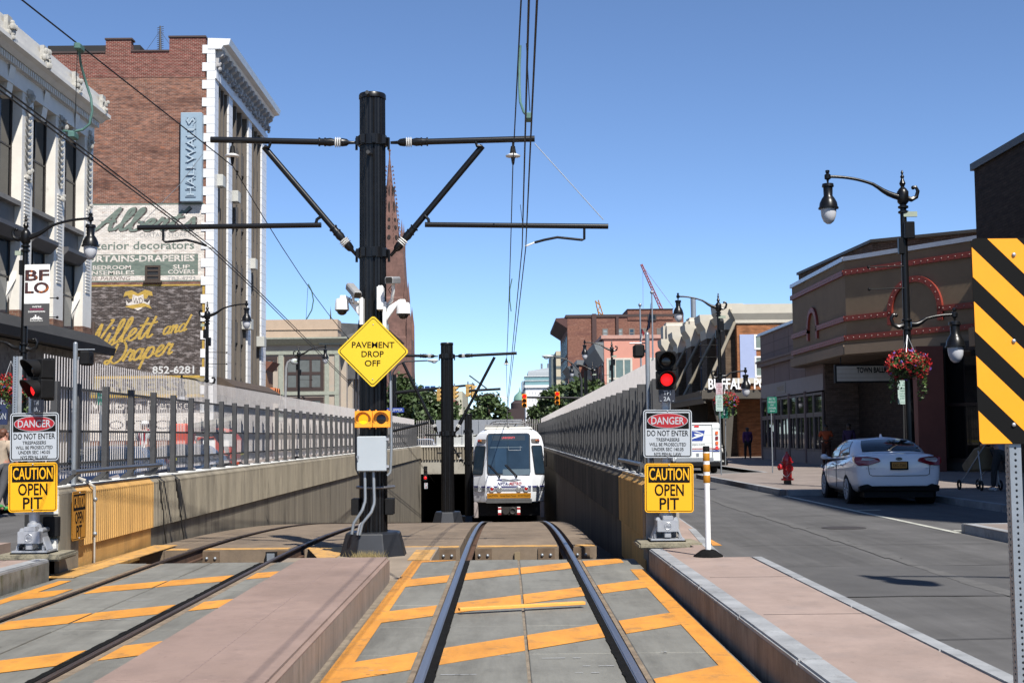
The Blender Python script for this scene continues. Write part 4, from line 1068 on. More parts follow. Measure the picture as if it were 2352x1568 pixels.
# perforated square post: front strip built around its holes
def perforated(mb, x0, x1, y, z0, z1, rad, pitch, axis='x'):
    z = z0; xm = (x0 + x1) / 2
    P = (lambda u, v: (u, y, v)) if axis == 'x' else (lambda u, v: (y, u, v))
    while z < z1:
        zt_ = z + pitch; zc = z + pitch / 2; m = 12
        ring = [(xm + rad * cos(2 * PI * i / m + PI / 4), zc + rad * sin(2 * PI * i / m + PI / 4)) for i in range(m)]
        cor = [(x1, zt_), (x0, zt_), (x0, z), (x1, z)]
        for q in range(4):
            arc = [ring[(q * 3 + i) % m] for i in range(4)]
            mb.add([P(*r_) for r_ in arc] + [P(*cor[(q + 1) % 4]), P(*cor[q])], [(5, 0, 1, 2, 3, 4)])
        z = zt_
perforated(g, px - hw, px + hw, Ym + .012, zs0, z1, .0055, .0254)
perforated(g, Ym + .012, Ym + .062, px - hw, zs0, z1, .0055, .0254, 'y')
g.quad((px + hw, Ym + .012, zs0), (px + hw, Ym + .062, zs0), (px + hw, Ym + .062, z1), (px + hw, Ym + .012, z1)); g.quad((px - hw, Ym + .064, zs0), (px + hw, Ym + .064, zs0), (px + hw, Ym + .064, z1), (px - hw, Ym + .064, z1))
g.build('perforated_post', galv, t)

# plain grey poles with a dark signal box seen from behind
def grey_pole(px, Y, ytop, boxpx, label, zb):
    c = at(px, 1000, Y); z1 = at(px, ytop, Y).z
    t = thing('signal_pole', label, 'signal pole', (c.x, c.y, zb), 'grey poles behind the wall ends')
    g = MB(); r = 5.2 * Y / FPX; g.tube([(c.x, c.y, zb), (c.x, c.y, z1)], r, 14); g.ball((c.x, c.y, z1), r * 1.05, 10); g.build('pole', galv, t)
    x0, y0, x1, y1 = boxpx; A = at(x0, y1, Y); B = at(x1, y0, Y)
    g = MB(); g.box(A.x, Y + .02, A.z, B.x, Y + .24, B.z); g.build('signal_box', black_m, t, bevel=.02)
    g = MB(); g.box(min(A.x, c.x), Y + .1, (A.z + B.z) / 2 - .02, max(B.x, c.x), Y + .13, (A.z + B.z) / 2 + .02); g.build('bracket', galv, t)
    g = MB(); x_, z_ = (A.x + B.x) / 2, B.z + .02; g.tube([(A.x - .05, Y + .1, z_), (B.x + .05, Y + .1, z_)], .01, 6); g.build('crossbar', galv, t)
grey_pole(170.5, 16.7, 790, (180, 805, 203, 838), 'plain grey pole with a dark signal box, at the near end of the left fence', ZW)
grey_pole(1490.5, 17.3, 768, (1457, 790, 1481, 820), 'plain grey pole with a dark signal box, at the near end of the right fence', ZW)
# perforated sign post at far left
Yq = 26.0; c = at(33, 1000, Yq); z1 = at(33, 818, Yq).z
t = thing('sign_post', 'perforated grey steel sign post at the left edge behind the danger sign', 'sign post', (c.x, c.y, .23))
g = MB(); g.box(c.x - .05, c.y, .2, c.x + .05, c.y + .08, z1)
g.build('post', galv, t)
g = MB()
for i in range(60): g.ball((c.x - .005, c.y - .001, .4 + i * .05), .012, 6, (1, .2, 1))
g.build('holes', black_m, t)
g = MB(); g.box(c.x + .05, c.y + .03, z1 - 1.6, c.x + .12, c.y + .04, z1 + .0); g.build('sign_edge', mat('sign_back', (.45, .46, .47), .5, .4), t)

# small signal at the tunnel mouth
p = at(977, 1104, 79.0); k = 79.0 / FPX
t = thing('tunnel_signal', 'small black signal with a red lamp on the left wall at the tunnel mouth', 'signal', p)
fr = Fr(p + V((0, 0, 17 * k)), (1, 0, 0)); g = MB(); fr.rect(g, 0, 0, 8 * k, 33 * k, -.3, 0, .04); g.build('housing', black_m, t)
g = MB(); g.ball(fr.p(0, -10 * k, 0), 3.2 * k, 12, (1, .5, 1)); g.build('lit_red_lens', red_lamp, t)
g = MB(); g.ball(fr.p(0, 6 * k, 0), 3.2 * k, 12, (1, .5, 1)); g.build('dark_lens', dark_lens, t)
g = MB(); fr.rect(g, 1.5 * k, -28 * k, 7.5 * k, 13 * k, -.05, 0, .02); o = g.build('number_plate', s_white, t)
g = MB(); fr.text(g, 'P', 1.5 * k, -26.5 * k, 4.5 * k, .004); fr.text(g, '8', 1.5 * k, -33 * k, 4.5 * k, .004); g.build('plate_lettering', s_red, o)

# ================================================================== TRAM
def tram():
    Y0 = 48.0; xc = .045
    t = thing('tram', 'white light rail tram with blue stripes entering the tunnel ramp, its lights red', 'tram', (xc, Y0, zt(Y0)))
    KZ = [(-.84, .10), (-.45, 0.0), (.2, .06), (1.62, .34), (1.78, .52), (1.86, .95)]
    def f(z):
        for (a, fa), (b, fb) in zip(KZ, KZ[1:]):
            if z <= b: return fa + (fb - fa) * (z - a) / (b - a)
        return KZ[-1][1]
    WO = [(-.84, 1.30), (-.45, 1.315), (.2, 1.315), (1.25, 1.30), (1.55, 1.22), (1.72, 1.08), (1.82, .90), (1.87, .70)]
    body = mat('tram_white', (.75, .765, .79), .35, var=.04, scale=1.5, c2=(.62, .61, .58), thr=(.62, .8), coat=.3)
    g = MB(); rings = []
    for z, wo in WO:
        wc = .83 - max(0, z - .2) * .045; wc = min(wc, wo - .1); fy = f(min(z, 1.86)) + Y0; ch = .55 * (wo - wc) / .48
        rings.append([(xc - wo, Y0 + 18, z), (xc - wo, fy + ch, z), (xc - wc, fy, z), (xc - wc * .33, fy - .015, z), (xc + wc * .33, fy - .015, z), (xc + wc, fy, z), (xc + wo, fy + ch, z), (xc + wo, Y0 + 18, z)])
    n = 8
    for r in rings: pass
    vs = [p for r in rings for p in r]
    g.add(vs, [(i * n + k, i * n + (k + 1) % n, (i + 1) * n + (k + 1) % n, (i + 1) * n + k) for i in range(len(rings) - 1) for k in range(n)], True)
    g.add(rings[-1], [list(range(n))], True); g.add(rings[0], [list(range(n))[::-1]])
    g.build('body', body, t, sharp=28, bevel=.03, seg=2)
    # roof fairing
    g = MB(); g.prism([(xc - .9, Y0 + .75, 1.84), (xc + .9, Y0 + .75, 1.84), (xc + .85, Y0 + 1.0, 1.92), (xc - .85, Y0 + 1.0, 1.92)], (0, 14, .02)); g.build('roof_fairing', mat('cream_roof', (.68, .67, .62), .5, var=.1), t)
    # windscreen
    fr = Fr((xc, Y0 + .06, .2), (1, 0, 0), (0, .28, 1.42))
    g = MB(); fr.rect(g, 0, .735, 1.60, 1.56, .006, .022, .12, 6); g.build('windscreen_seal', mat('rubber_seal', (.03, .03, .035), .5), t)
    tg = mat('tram_glass', (.030, .055, .085), .06, var=.3, scale=1, spec=.6)
    g = MB(); fr.rect(g, 0, .735, 1.52, 1.48, .022, .026, .09, 6); ws = g.build('windscreen', tg, t)
    g = MB(); fr.rect(g, 0, 1.33, 1.22, .19, .0262, .0275, .03); g.build('destination_display', mat('display_dark', (.035, .055, .075), .3), t)
    g = MB(); fr.text(g, 'UNIVERSITY', 0, 1.30, .075, .028, width=.48); g.build('destination_lettering', mat('display_red', (.55, .05, .06), .5, emit=.35), t)
    g = MB(); fr.rect(g, .28, .06, 1.0, .22, .0262, .0275, .02); fr.rect(g, -.1, 0.98, 1.2, .03, .0262, .0275); g.build('dashboard', mat('dash_blue', (.09, .15, .20), .5), t)
    g = MB(); fr.rect(g, -.29, .5, .42, .9, .0262, .027, .05); fr.rect(g, -.29, .5, .38, .86, .0271, .0274, .04); g.build('inner_door', mat('inner_blue', (.035, .075, .13), .2), t)
    g = MB()
    for u in (0.0, .43): g.tube([fr.p(u, 1.02, .03), fr.p(u, .87, .03)], .006, 5)
    g.tube([fr.p(0, .87, .03), fr.p(.45, .87, .03)], .006, 5); g.build('handrail', silver, t)
    for u0, v0, u1, v1 in ((-.75, .34, -.34, -.1), (-.14, .34, .28, -.1)):
        g = MB(); g.tube([fr.p(u0, v0, .045), fr.p(u1, v1, .05)], .016, 6); g.tube([fr.p(u0 + .06, v0, .04), fr.p(u1 + .04, v1, .045)], .008, 6); g.ball(fr.p(u1, v1, .05), .04, 8); g.build('wiper', black_m, t)
    # side windows on the chamfers
    for s in (-1, 1):
        wc, wo = .80, 1.31
        A = V((xc + s * wc, Y0 + .2, .9)); B = V((xc + s * wo, Y0 + .2 + .55, .9)); rt_ = (B - A) if s > 0 else (A - B)
        mid = (A + B) / 2; up_ = V((0, .20, 1)).normalized()
        r2 = rt_.normalized(); up2 = (up_ - r2 * up_.dot(r2)).normalized()
        f2 = Fr(mid + V((s * .02, -.0, -.21)), r2, up2)
        g = MB(); f2.rect(g, 0, .0, .58, 1.08, -.02, .035, .07); g.build('window_seal', MATS['rubber_seal'], t)
        g = MB(); f2.rect(g, 0, .0, .52, 1.02, .036, .040, .05); g.build('side_window', tg, t)
        g = MB(); f2.rect(g, -s * .04, .72, .42, .13, -.02, .036, .02); g.build('marker_panel', mat('marker_grey', (.22, .20, .19), .5), t)
        for q, mm in ((-.02, mat('amber_marker', (.5, .18, .02), .3)), (.10, mat('red_marker', (.35, .02, .02), .3))):
            g = MB(); g.ball(f2.p(s * q, .72, .05), .042, 10); g.build('marker_light', mm, t)
        g = MB(); g.tube([V((xc + s * 1.30, Y0 + .7, 1.0)), V((xc + s * 1.40, Y0 + .6, .95)), V((xc + s * 1.40, Y0 + .58, .6))], .018, 6); g.box(xc + s * 1.38 - .03, Y0 + .55, .45, xc + s * 1.38 + .04, Y0 + .6, .85); g.build('mirror', black_m, t)
    # stripes, number, logo
    fl_ = Fr((xc, Y0 - .018, -.45), (1, 0, 0), (0, .06, .65))
    navy = mat('tram_navy', (.04, .04, .20), .4); grs = mat('tram_grey', (.22, .23, .25), .4); logo_red = mat('logo_red', (.45, .04, .06), .4)
    for s in (-1, 0, 1):
        if s == 0: ff, w_ = fl_, 1.62
        else:
            A = V((xc + s * .84, Y0 + .01, -.45)); B = V((xc + s * 1.32, Y0 + .56, -.45)); r2 = ((B - A) if s > 0 else (A - B)).normalized(); u2 = V((0, .09, 1)); u2 = (u2 - r2 * u2.dot(r2)).normalized()
            ff = Fr((A + B) / 2 + V((s * .006, -.012, 0)), r2, u2); w_ = .66
        g = MB(); ff.rect(g, 0, .185, w_, .05, .0, .008); g.build('blue_stripe', navy, t)
        g = MB(); ff.rect(g, 0, .06, w_, .07, .0, .007); ff.rect(g, 0, .125, w_, .018, .0, .006); g.build('grey_stripe', grs, t)
        if s:
            g = MB(); ff.rect(g, s * -.02, .12, .17, .22, .0085, .0095); g.build('number_patch', body, t)
            g = MB(); ff.text(g, '124', s * -.02, .06, .115, .0105, width=.15); g.build('fleet_number', s_black, t)
    g = MB(); fl_.text(g, 'NFTA-', -.205, .245, .105, .010, width=.42, shear=.25, bold=.02); g.build('logo_lettering', navy, t)
    g = MB(); fl_.text(g, 'METRO', .235, .245, .105, .010, width=.45, shear=.25, bold=.02); g.build('logo_lettering', logo_red, t)
    g = MB()
    def swo(ph, th_, m0):
        a = [(-.44 + .88 * i / 24, .43 + .03 * sin(PI * 2.2 * i / 24 + ph), th_ * sin(PI * i / 24) + .004) for i in range(25)]
        for (x0, y0, t0), (x1, y1, t1) in zip(a, a[1:]): fl_.poly(m0, [(x0, y0 - t0), (x1, y1 - t1), (x1, y1 + t1), (x0, y0 + t0)], .010, .0115)
    swo(0, .018, g); g.build('logo_wave', grs, t); g = MB(); swo(PI * .8, .012, g); g.build('logo_wave', mat('wave_grey', (.35, .37, .42), .4), t)
    g = MB(); fl_.poly(g, [(-.44, .43), (-.26, .47), (-.27, .44), (-.25, .41)], .0116, .013); g.build('logo_arrow', navy, t)
    for u, m, nm, rr in ((-.625, red_lamp, 'tail_light', .062), (.625, red_lamp, 'tail_light', .062), (-.355, mat('clear_lens', (.45, .45, .44), .2, .4), 'headlight', .075), (.355, MATS['clear_lens'], 'headlight', .075)):
        g = MB(); g.lathe([(.11, .0), (.105, -.035), (.08, -.045), (.075, -.02)], fl_.p(u, .10, .0), 20, 'y'); o = g.build('light_bezel', silver, t)
        g = MB(); g.ball(fl_.p(u, .10, .012), rr, 14, (1, .45, 1)); g.build(nm, mat('tram_red_lens', (.45, .01, .01), .2) if nm == 'tail_light' else m, t)
    lo = Fr((xc, Y0 + .085 - .014, -.80), (1, 0, 0), (0, -.10, .36))
    g = MB(); lo.rect(g, 0, .22, 1.60, .19, .0, .012); g.build('warning_panel', mat('panel_amber', (.62, .34, .02), .5), t)
    g = MB(); lo.text(g, 'CAUTION', -.595, .188, .066, .0125, width=.36, bold=.01); lo.text(g, 'Vehicle Enters Tunnel', -.04, .188, .066, .0125, width=.58); lo.text(g, 'DO NOT FOLLOW', .545, .188, .066, .0125, width=.44); g.build('warning_lettering', s_black, t)
    g = MB()
    for v in (-.0, .05, .1): g.box(xc - .83, Y0 - .02 + .0, -.85 + v, xc + .83, Y0 + .2, -.81 + v)
    g.build('bumper_strip', mat('bumper_grey', (.14, .14, .14), .6), t)
    g = MB(); g.box(xc - 1.22, Y0 + .6, -1.35, xc + 1.22, Y0 + 17, -.84); g.build('underframe', black_m, t)
    for s in (-1, 1):
        g = MB(); a, b = sorted((xc + s * 1.14, xc + s * 1.30)); g.box(a, Y0 + .5, -1.42, b, Y0 + 3, -.84); g.build('side_skirt', mat('skirt_grey', (.38, .34, .33), .6, var=.15), t, bevel=.02)
    g = MB(); z = -1.12; g.box(xc - .28, Y0 - .35, z - .14, xc + .28, Y0 - .2, z + .14); g.lathe([(.12, -.5), (.13, -.38), (.09, -.34)], (xc - .12, Y0, z), 16, 'y'); g.torus((xc + .13, Y0 - .36, z), .10, .04, 20, 8, 'y'); g.box(xc - .12, Y0 - .2, z - .1, xc + .12, Y0 + .7, z + .1); g.build('coupler', mat('coupler_iron', (.035, .033, .03), .6, .3), t)
    for s in (-1, 1):
        g = MB(); g.box(xc + s * .345 - .055, Y0 - .36, z - .14, xc + s * .345 + .055, Y0 - .30, z + .14); o = g.build('coupler_panel', white_p, t)
        g = MB(); 
        for q in (-.10, .08): g.box(xc + s * .345 - .056, Y0 - .364, z + q - .035, xc + s * .345 + .056, Y0 - .361, z + q + .035); g.cut()
        g.build_each('red_mark', s_red, o)
    for s in (-1, 1):
        g = MB(); g.cyl((xc + s * .66, Y0 + 2.2, zt(Y0 + 2.2) + .36), (xc + s * .80, Y0 + 2.2, zt(Y0 + 2.2) + .36), .34, 20); g.build('wheel', black_m, t)
    # pantograph
    zp = at(1165, 966, 50.5).z; g = MB()
    for yy in (50.3, 50.7): g.tube([(xc - .80, yy, zp - .22), (xc - .62, yy, zp - .06), (xc - .42, yy, zp), (xc + .42, yy, zp), (xc + .62, yy, zp - .06), (xc + .80, yy, zp - .22)], .02, 8)
    g.tube([(xc - .6, 50.5, zp - .1), (xc + .6, 50.5, zp - .1)], .03, 8); g.tube([(xc - .3, 50.5, zp - .12), (xc - .1, 51.8, zp - .5), (xc - .5, 50.6, 1.95)], .025, 8); g.tube([(xc + .3, 50.5, zp - .12), (xc + .1, 51.8, zp - .5), (xc + .5, 50.6, 1.95)], .025, 8)
    g.tube([(xc, 50.4, 1.9), (xc, 50.4, zp - .1)], .045, 8); g.ball((xc, 50.35, zp - .12), .05, 8); g.build('pantograph', mat('pantograph_steel', (.20, .20, .21), .5, .5), t)
    g = MB()
    for x in (-.55, .35): g.box(xc + x, Y0 + 1.0, 1.93, xc + x + .25, Y0 + 1.6, 2.0)
    g.box(xc - .9, 50, 1.93, xc + .2, 53, 2.02); g.ball((xc, Y0 + .9, 1.95), .045, 8, (1, 1, 2)); g.build('roof_equipment', mat('roof_grey', (.3, .3, .3), .6), t)
tram()

# ================================================================== CARS
def loft(mb, rings, cap=True, smooth=True):
    n = len(rings[0]); mb.add([p for r in rings for p in r], [(i * n + k, i * n + (k + 1) % n, (i + 1) * n + (k + 1) % n, (i + 1) * n + k) for i in range(len(rings) - 1) for k in range(n)], smooth)
    if cap: mb.add(rings[0], [list(range(n))[::-1]], smooth); mb.add(rings[-1], [list(range(n))], smooth)
def subsurf(o, lv=2):
    md = o.modifiers.new('subsurf', 'SUBSURF'); md.levels = lv; md.render_levels = lv
    dg = bpy.context.evaluated_depsgraph_get(); dg.update()
    me = bpy.data.meshes.new_from_object(o.evaluated_get(dg)); me.name = o.name
    for p in me.polygons: p.use_smooth = True
    o.modifiers.clear(); o.data = me
def car(name, label, pos, paint, rear=True, group=None, plate='EXC-7260'):
    """sedan; local y=0 at the rear bumper, +y towards the nose. rear=False turns it to face the camera"""
    s = 1 if rear else -1
    P = V(pos); T = lambda x, y, z: V((P.x + x * s, P.y + y * s, P.z + z * .955))
    t = thing(name, label, 'car', P, group)
    ST = [(0.0, .76, .38, .84, .96, 1.03), (.06, .86, .30, .86, 1.02, 1.10), (.40, .90, .24, .82, 1.02, 1.13), (1.0, .905, .20, .74, 1.0, 1.07), (1.9, .90, .19, .70, .95, .99), (3.1, .88, .19, .64, .88, .92), (3.75, .865, .20, .62, .82, .89), (4.25, .80, .25, .58, .72, .78), (4.5, .62, .33, .52, .62, .66)]
    rings = []
    for y, w, zb, zm, zs, zt_ in ST:
        h = [(0, zb), (w - .16, zb), (w - .03, zb + .10), (w, zm), (w - .045, zs), (w - .20, zt_ - .01), (0, zt_)]
        rings.append([T(x, y, z) for x, z in h] + [T(-x, y, z) for x, z in h[-2:0:-1]])
    g = MB(); loft(g, rings); o = g.build('body', paint, t); subsurf(o)
    gl = mat('car_glass', (.012, .020, .026), .06, var=.2, scale=1, spec=.6)
    # cabin: one painted shell, with the windows laid on it
    bo = [(.46, 0, 1.11), (.48, .35, 1.108), (.56, .60, 1.09), (.74, .72, 1.06), (1.05, .775, 1.02), (1.5, .795, .99), (1.98, .80, .965), (2.06, .80, .962), (2.6, .80, .95), (3.05, .785, .935), (3.32, .70, .93), (3.48, .45, .93), (3.55, 0, .93)]
    tp = [(1.28, 0, 1.405), (1.29, .26, 1.40), (1.33, .46, 1.385), (1.42, .535, 1.375), (1.55, .565, 1.38), (1.75, .575, 1.385), (2.0, .575, 1.385), (2.06, .575, 1.385), (2.25, .57, 1.38), (2.42, .555, 1.37), (2.52, .49, 1.365), (2.58, .30, 1.37), (2.60, 0, 1.375)]
    def S(k, v, off=0):
        (y0, x0, z0), (y1, x1, z1) = bo[k], tp[k]; bl = .05 * sin(PI * v); y = y0 + (y1 - y0) * v; x = x0 + (x1 - x0) * v; nx, ny = x0, (y0 - 2.0) * .5; q = math.hypot(nx, ny) or 1
        return (x + nx / q * (bl + off), y + ny / q * (bl + off), z0 + (z1 - z0) * v + bl * .6 + off * .3)
    V_ = [0, .12, .3, .5, .7, .88, 1]; g = MB(); nk = len(bo)
    for sx in (-1, 1):
        for v0, v1 in zip(V_, V_[1:]):
            for k in range(nk - 1):
                q = [S(k, v0), S(k + 1, v0), S(k + 1, v1), S(k, v1)]; g.add([T(sx * x, y, z) for x, y, z in q], [(0, 1, 2, 3)], True)
    cen = [(0, y, z + .05 + .035 * sin(PI * (y - 1.28) / 1.32)) for y, x, z in tp]
    for sx in (-1, 1):
        for k in range(nk - 1):
            a0, a1 = tp[k], tp[k + 1]; m0 = (a0[1] * .6, a0[0] * .9 + .19, a0[2] + .035); m1 = (a1[1] * .6, a1[0] * .9 + .19, a1[2] + .035)
            g.add([T(sx * a0[1], a0[0], a0[2]), T(sx * a1[1], a1[0], a1[2]), T(sx * m1[0], m1[1], m1[2]), T(sx * m0[0], m0[1], m0[2])], [(0, 1, 2, 3)], True)
            g.add([T(sx * m0[0], m0[1], m0[2]), T(sx * m1[0], m1[1], m1[2]), T(0, m1[1], m1[2] + .012), T(0, m0[1], m0[2] + .012)], [(0, 1, 2, 3)], True)
    g.build('cabin', paint, t, sharp=70)
    def pane(nm, ks, v0, v1, sides=(-1, 1), edge=0):
        for off, m, n2, gr in ((.006, black_m, 'seal', .0), (.010, gl, nm, .03)):
            g = MB(); vs_ = [v0 + gr + (v1 - v0 - 2 * gr) * i / 6 for i in range(7)]
            for sx in sides:
                for k in ks:
                    for a_, b_ in zip(vs_, vs_[1:]): g.add([T(sx * x, y, z) for x, y, z in (S(k, a_, off), S(k + 1, a_, off), S(k + 1, b_, off), S(k, b_, off))], [(0, 1, 2, 3)], True)
                if len(sides) == 2 and nm not in ('rear_window', 'windscreen'): g.cut()
            if g.cuts: g.build_each(n2 if n2 == nm else 'window_' + n2, m, t, sharp=70)
            else: g.build(n2 if n2 == nm else nm + '_' + n2, m, t, sharp=70)
    pane('rear_window', (0, 1), .08, .92); pane('rear_side_window', (4, 5), .10, .90); pane('front_side_window', (7, 8), .08, .92); pane('windscreen', (10, 11), .06, .94)
    g = MB()
    for sx in (-1, 1):
        pts = [T(sx * .83, 1.05, .965), T(sx * .83, 2.0, .95), T(sx * .82, 3.1, .92)]; g.tube(pts, .012, 6)
        g.cut()
        for y in (1.0, 2.0, 3.15): g.tube([T(sx * .872, y, .90), T(sx * .889, y - .02, .68), T(sx * .885, y, .32)], .006, 5); g.cut()
    g.build_each('door_seam', black_m, t)
    wheel_r = .315
    for y in (.93, 3.63):
        for sx in (-1, 1):
            g = MB(); wx = .03 if y > 2 else 0; c = T(sx * (.775 - wx), y, .315); a = c - V((.11, 0, 0)); b = c + V((.11, 0, 0))
            arch = MB(); arch.cyl(T(sx * .60, y, .335), T(sx * (.868 - wx), y, .335), .37, 28); arch.build('wheel_arch', black_m, t)
            g.lathe([(.18, -.10), (.30, -.105), (wheel_r, -.07), (wheel_r, .07), (.30, .105), (.18, .10)], c + V((sx * s * .012, 0, 0)), 28, 'x'); w = g.build('wheel', mat('tyre', (.018, .018, .019), .85), t)
            r_ = MB(); r_.torus(c + V((sx * s * .112, 0, 0)), .205, .016, 24, 6, 'x')
            for k in range(10):
                a_ = 2 * PI * k / 10; r_.tube([c + V((sx * s * .115, .03 * cos(a_), .03 * sin(a_))), c + V((sx * s * .112, .2 * cos(a_ + .1), .2 * sin(a_ + .1)))], .015, 6)
            r_.build('rim', silver, w)
    redl = mat('tail_red', (.34, .012, .02), .12, coat=.6); wl_ = mat('lamp_clear', (.45, .42, .43), .12, coat=.6)
    for sx in (-1, 1):
        g = MB(); g.prism([T(sx * 1.02 * .36, -0.025, .93), T(sx * 1.02 * .60, -0.040, .85), T(sx * 1.02 * .80, 0.005, .84), T(sx * 1.02 * .865, 0.085, .92), T(sx * 1.02 * .85, 0.125, 1.03), T(sx * 1.02 * .60, -0.025, 1.035), T(sx * 1.02 * .40, -0.030, 1.0)], (0, .22 * s, .02)); w = g.build('tail_light' if True else '', redl, t, bevel=.012, seg=2)
        g = MB(); g.prism([T(sx * .48, -.048, .985), T(sx * .60, -.052, .955), T(sx * .76, -.03, .965), T(sx * .74, -.03, 1.01), T(sx * .56, -.05, 1.012)], (0, .02 * s, 0)); g.build('reversing_light', wl_, w)
        g = MB(); g.prism([T(sx * .83, 4.10, .70), T(sx * .60, 4.46, .62), T(sx * .62, 4.44, .70), T(sx * .80, 4.15, .78)], (0, .02 * s, .0)); g.build('headlight', wl_, t)
        g = MB(); g.ball(T(sx * .95, 3.0, .99), .08, 10, (1, .6, .75)); g.tube([T(sx * .80, 3.02, .95), T(sx * .95, 3.0, .98)], .03, 6); g.build('mirror', paint, t)
        for y in (1.25, 2.25): 
            g = MB(); g.tube([T(sx * .885, y, .83), T(sx * .905, y + .1, .835), T(sx * .885, y + .2, .83)], .016, 6); g.build('door_handle', silver, t)
    g = MB(); g.prism([T(-.80, .03, .30), T(.80, .03, .30), T(.80, .0, .42), T(.64, -.005, .46), T(.55, -.012, .415), T(-.55, -.012, .415), T(-.64, -.005, .46), T(-.80, .0, .42)], (0, .16 * s, -.02)); g.build('rear_valance', black_m, t, bevel=.012)
    g = MB(); g.box(*sorted((T(-.7, .1, .22).x, T(.7, .1, .22).x))[:1], min(T(0, .1, 0).y, T(0, 4.3, 0).y), P.z + .16, max(T(-.7, .1, .22).x, T(.7, .1, .22).x), max(T(0, .1, 0).y, T(0, 4.3, 0).y), P.z + .34); g.build('underbody', black_m, t)
    if rear:
        fr = Fr(T(0, -.03, .84)); g = MB(); fr.rect(g, 0, 0, .36, .17, -.06, .0, .01); w = g.build('number_plate', s_black, t)
        g = MB(); fr.rect(g, 0, .012, .30, .125, .001, .004, .008); g.build('plate_face', mat('plate_amber', (.55, .27, .02), .5), w)
        g = MB(); fr.text(g, plate, 0, -.02, .06, .005, width=.25); g.build('plate_lettering', s_black, w)
        e = Fr(T(0, -.01, .985)); g = MB(); e.ell(g, 0, 0, .07, .035, -.05, .004, 20); w = g.build('badge', silver, t)
        g = MB(); e.ell(g, 0, 0, .06, .027, .0045, .006, 20); g.build('badge_field', s_black, w); g = MB(); e.text(g, 'KIA', 0, -.011, .02, .0065, width=.07); g.build('badge_lettering', silver, w)
        g = MB(); e2 = Fr(T(0, -.02, .77)); e2.text(g, 'FORTE', -.58, 0, .03, .03, width=.19); e2.text(g, 'EX GDI', .60, 0, .028, .03, width=.16); g.build('model_lettering', silver, t)
        g = MB()
        for sx in (-1, 1): g.tube([T(sx * .62, .012, .85), T(sx * .60, .004, .66), T(sx * .54, -.0, .63), T(0, -.004, .625)], .006, 5); g.cut()
        g.build_each('trunk_seam', black_m, t)
        g = MB(); q = T(0, 1.5, 1.44); g.prism([q + V((-.02, 0, 0)), q + V((.02, 0, 0)), q + V((0, .02, .07))], (0, .12, -.0)); g.build('antenna_fin', paint, t)
    return t
silver_car = mat('pearl_car_paint', (.80, .80, .83), .35, .0, var=.02, scale=2, coat=.8)
car('parked_car', 'white sedan parked in the kerb bay, seen from behind', (7.95, 26.6, .10), silver_car).rotation_euler.z = math.radians(-3.2)
blue_car = mat('navy_car_paint', (.03, .045, .10), .3, .2, var=.1, coat=.7)
car('parked_car', 'dark blue car facing the camera behind the left fence, nearest the grey pole', (-9.2, 32.5, .10), blue_car, False)
car('parked_car', 'navy car behind the left fence, beside the worker in the hard hat', (-9.0, 38.6, .10), mat('navy_car_paint_dark', (.02, .025, .04), .3, .2, coat=.7), False)
car('parked_car', 'pale silver car seen through the cross fence at the left end of the pit', (-5.9, 95.5, .10), mat('pale_car_paint', (.55, .56, .58), .3, .2, coat=.7), False)

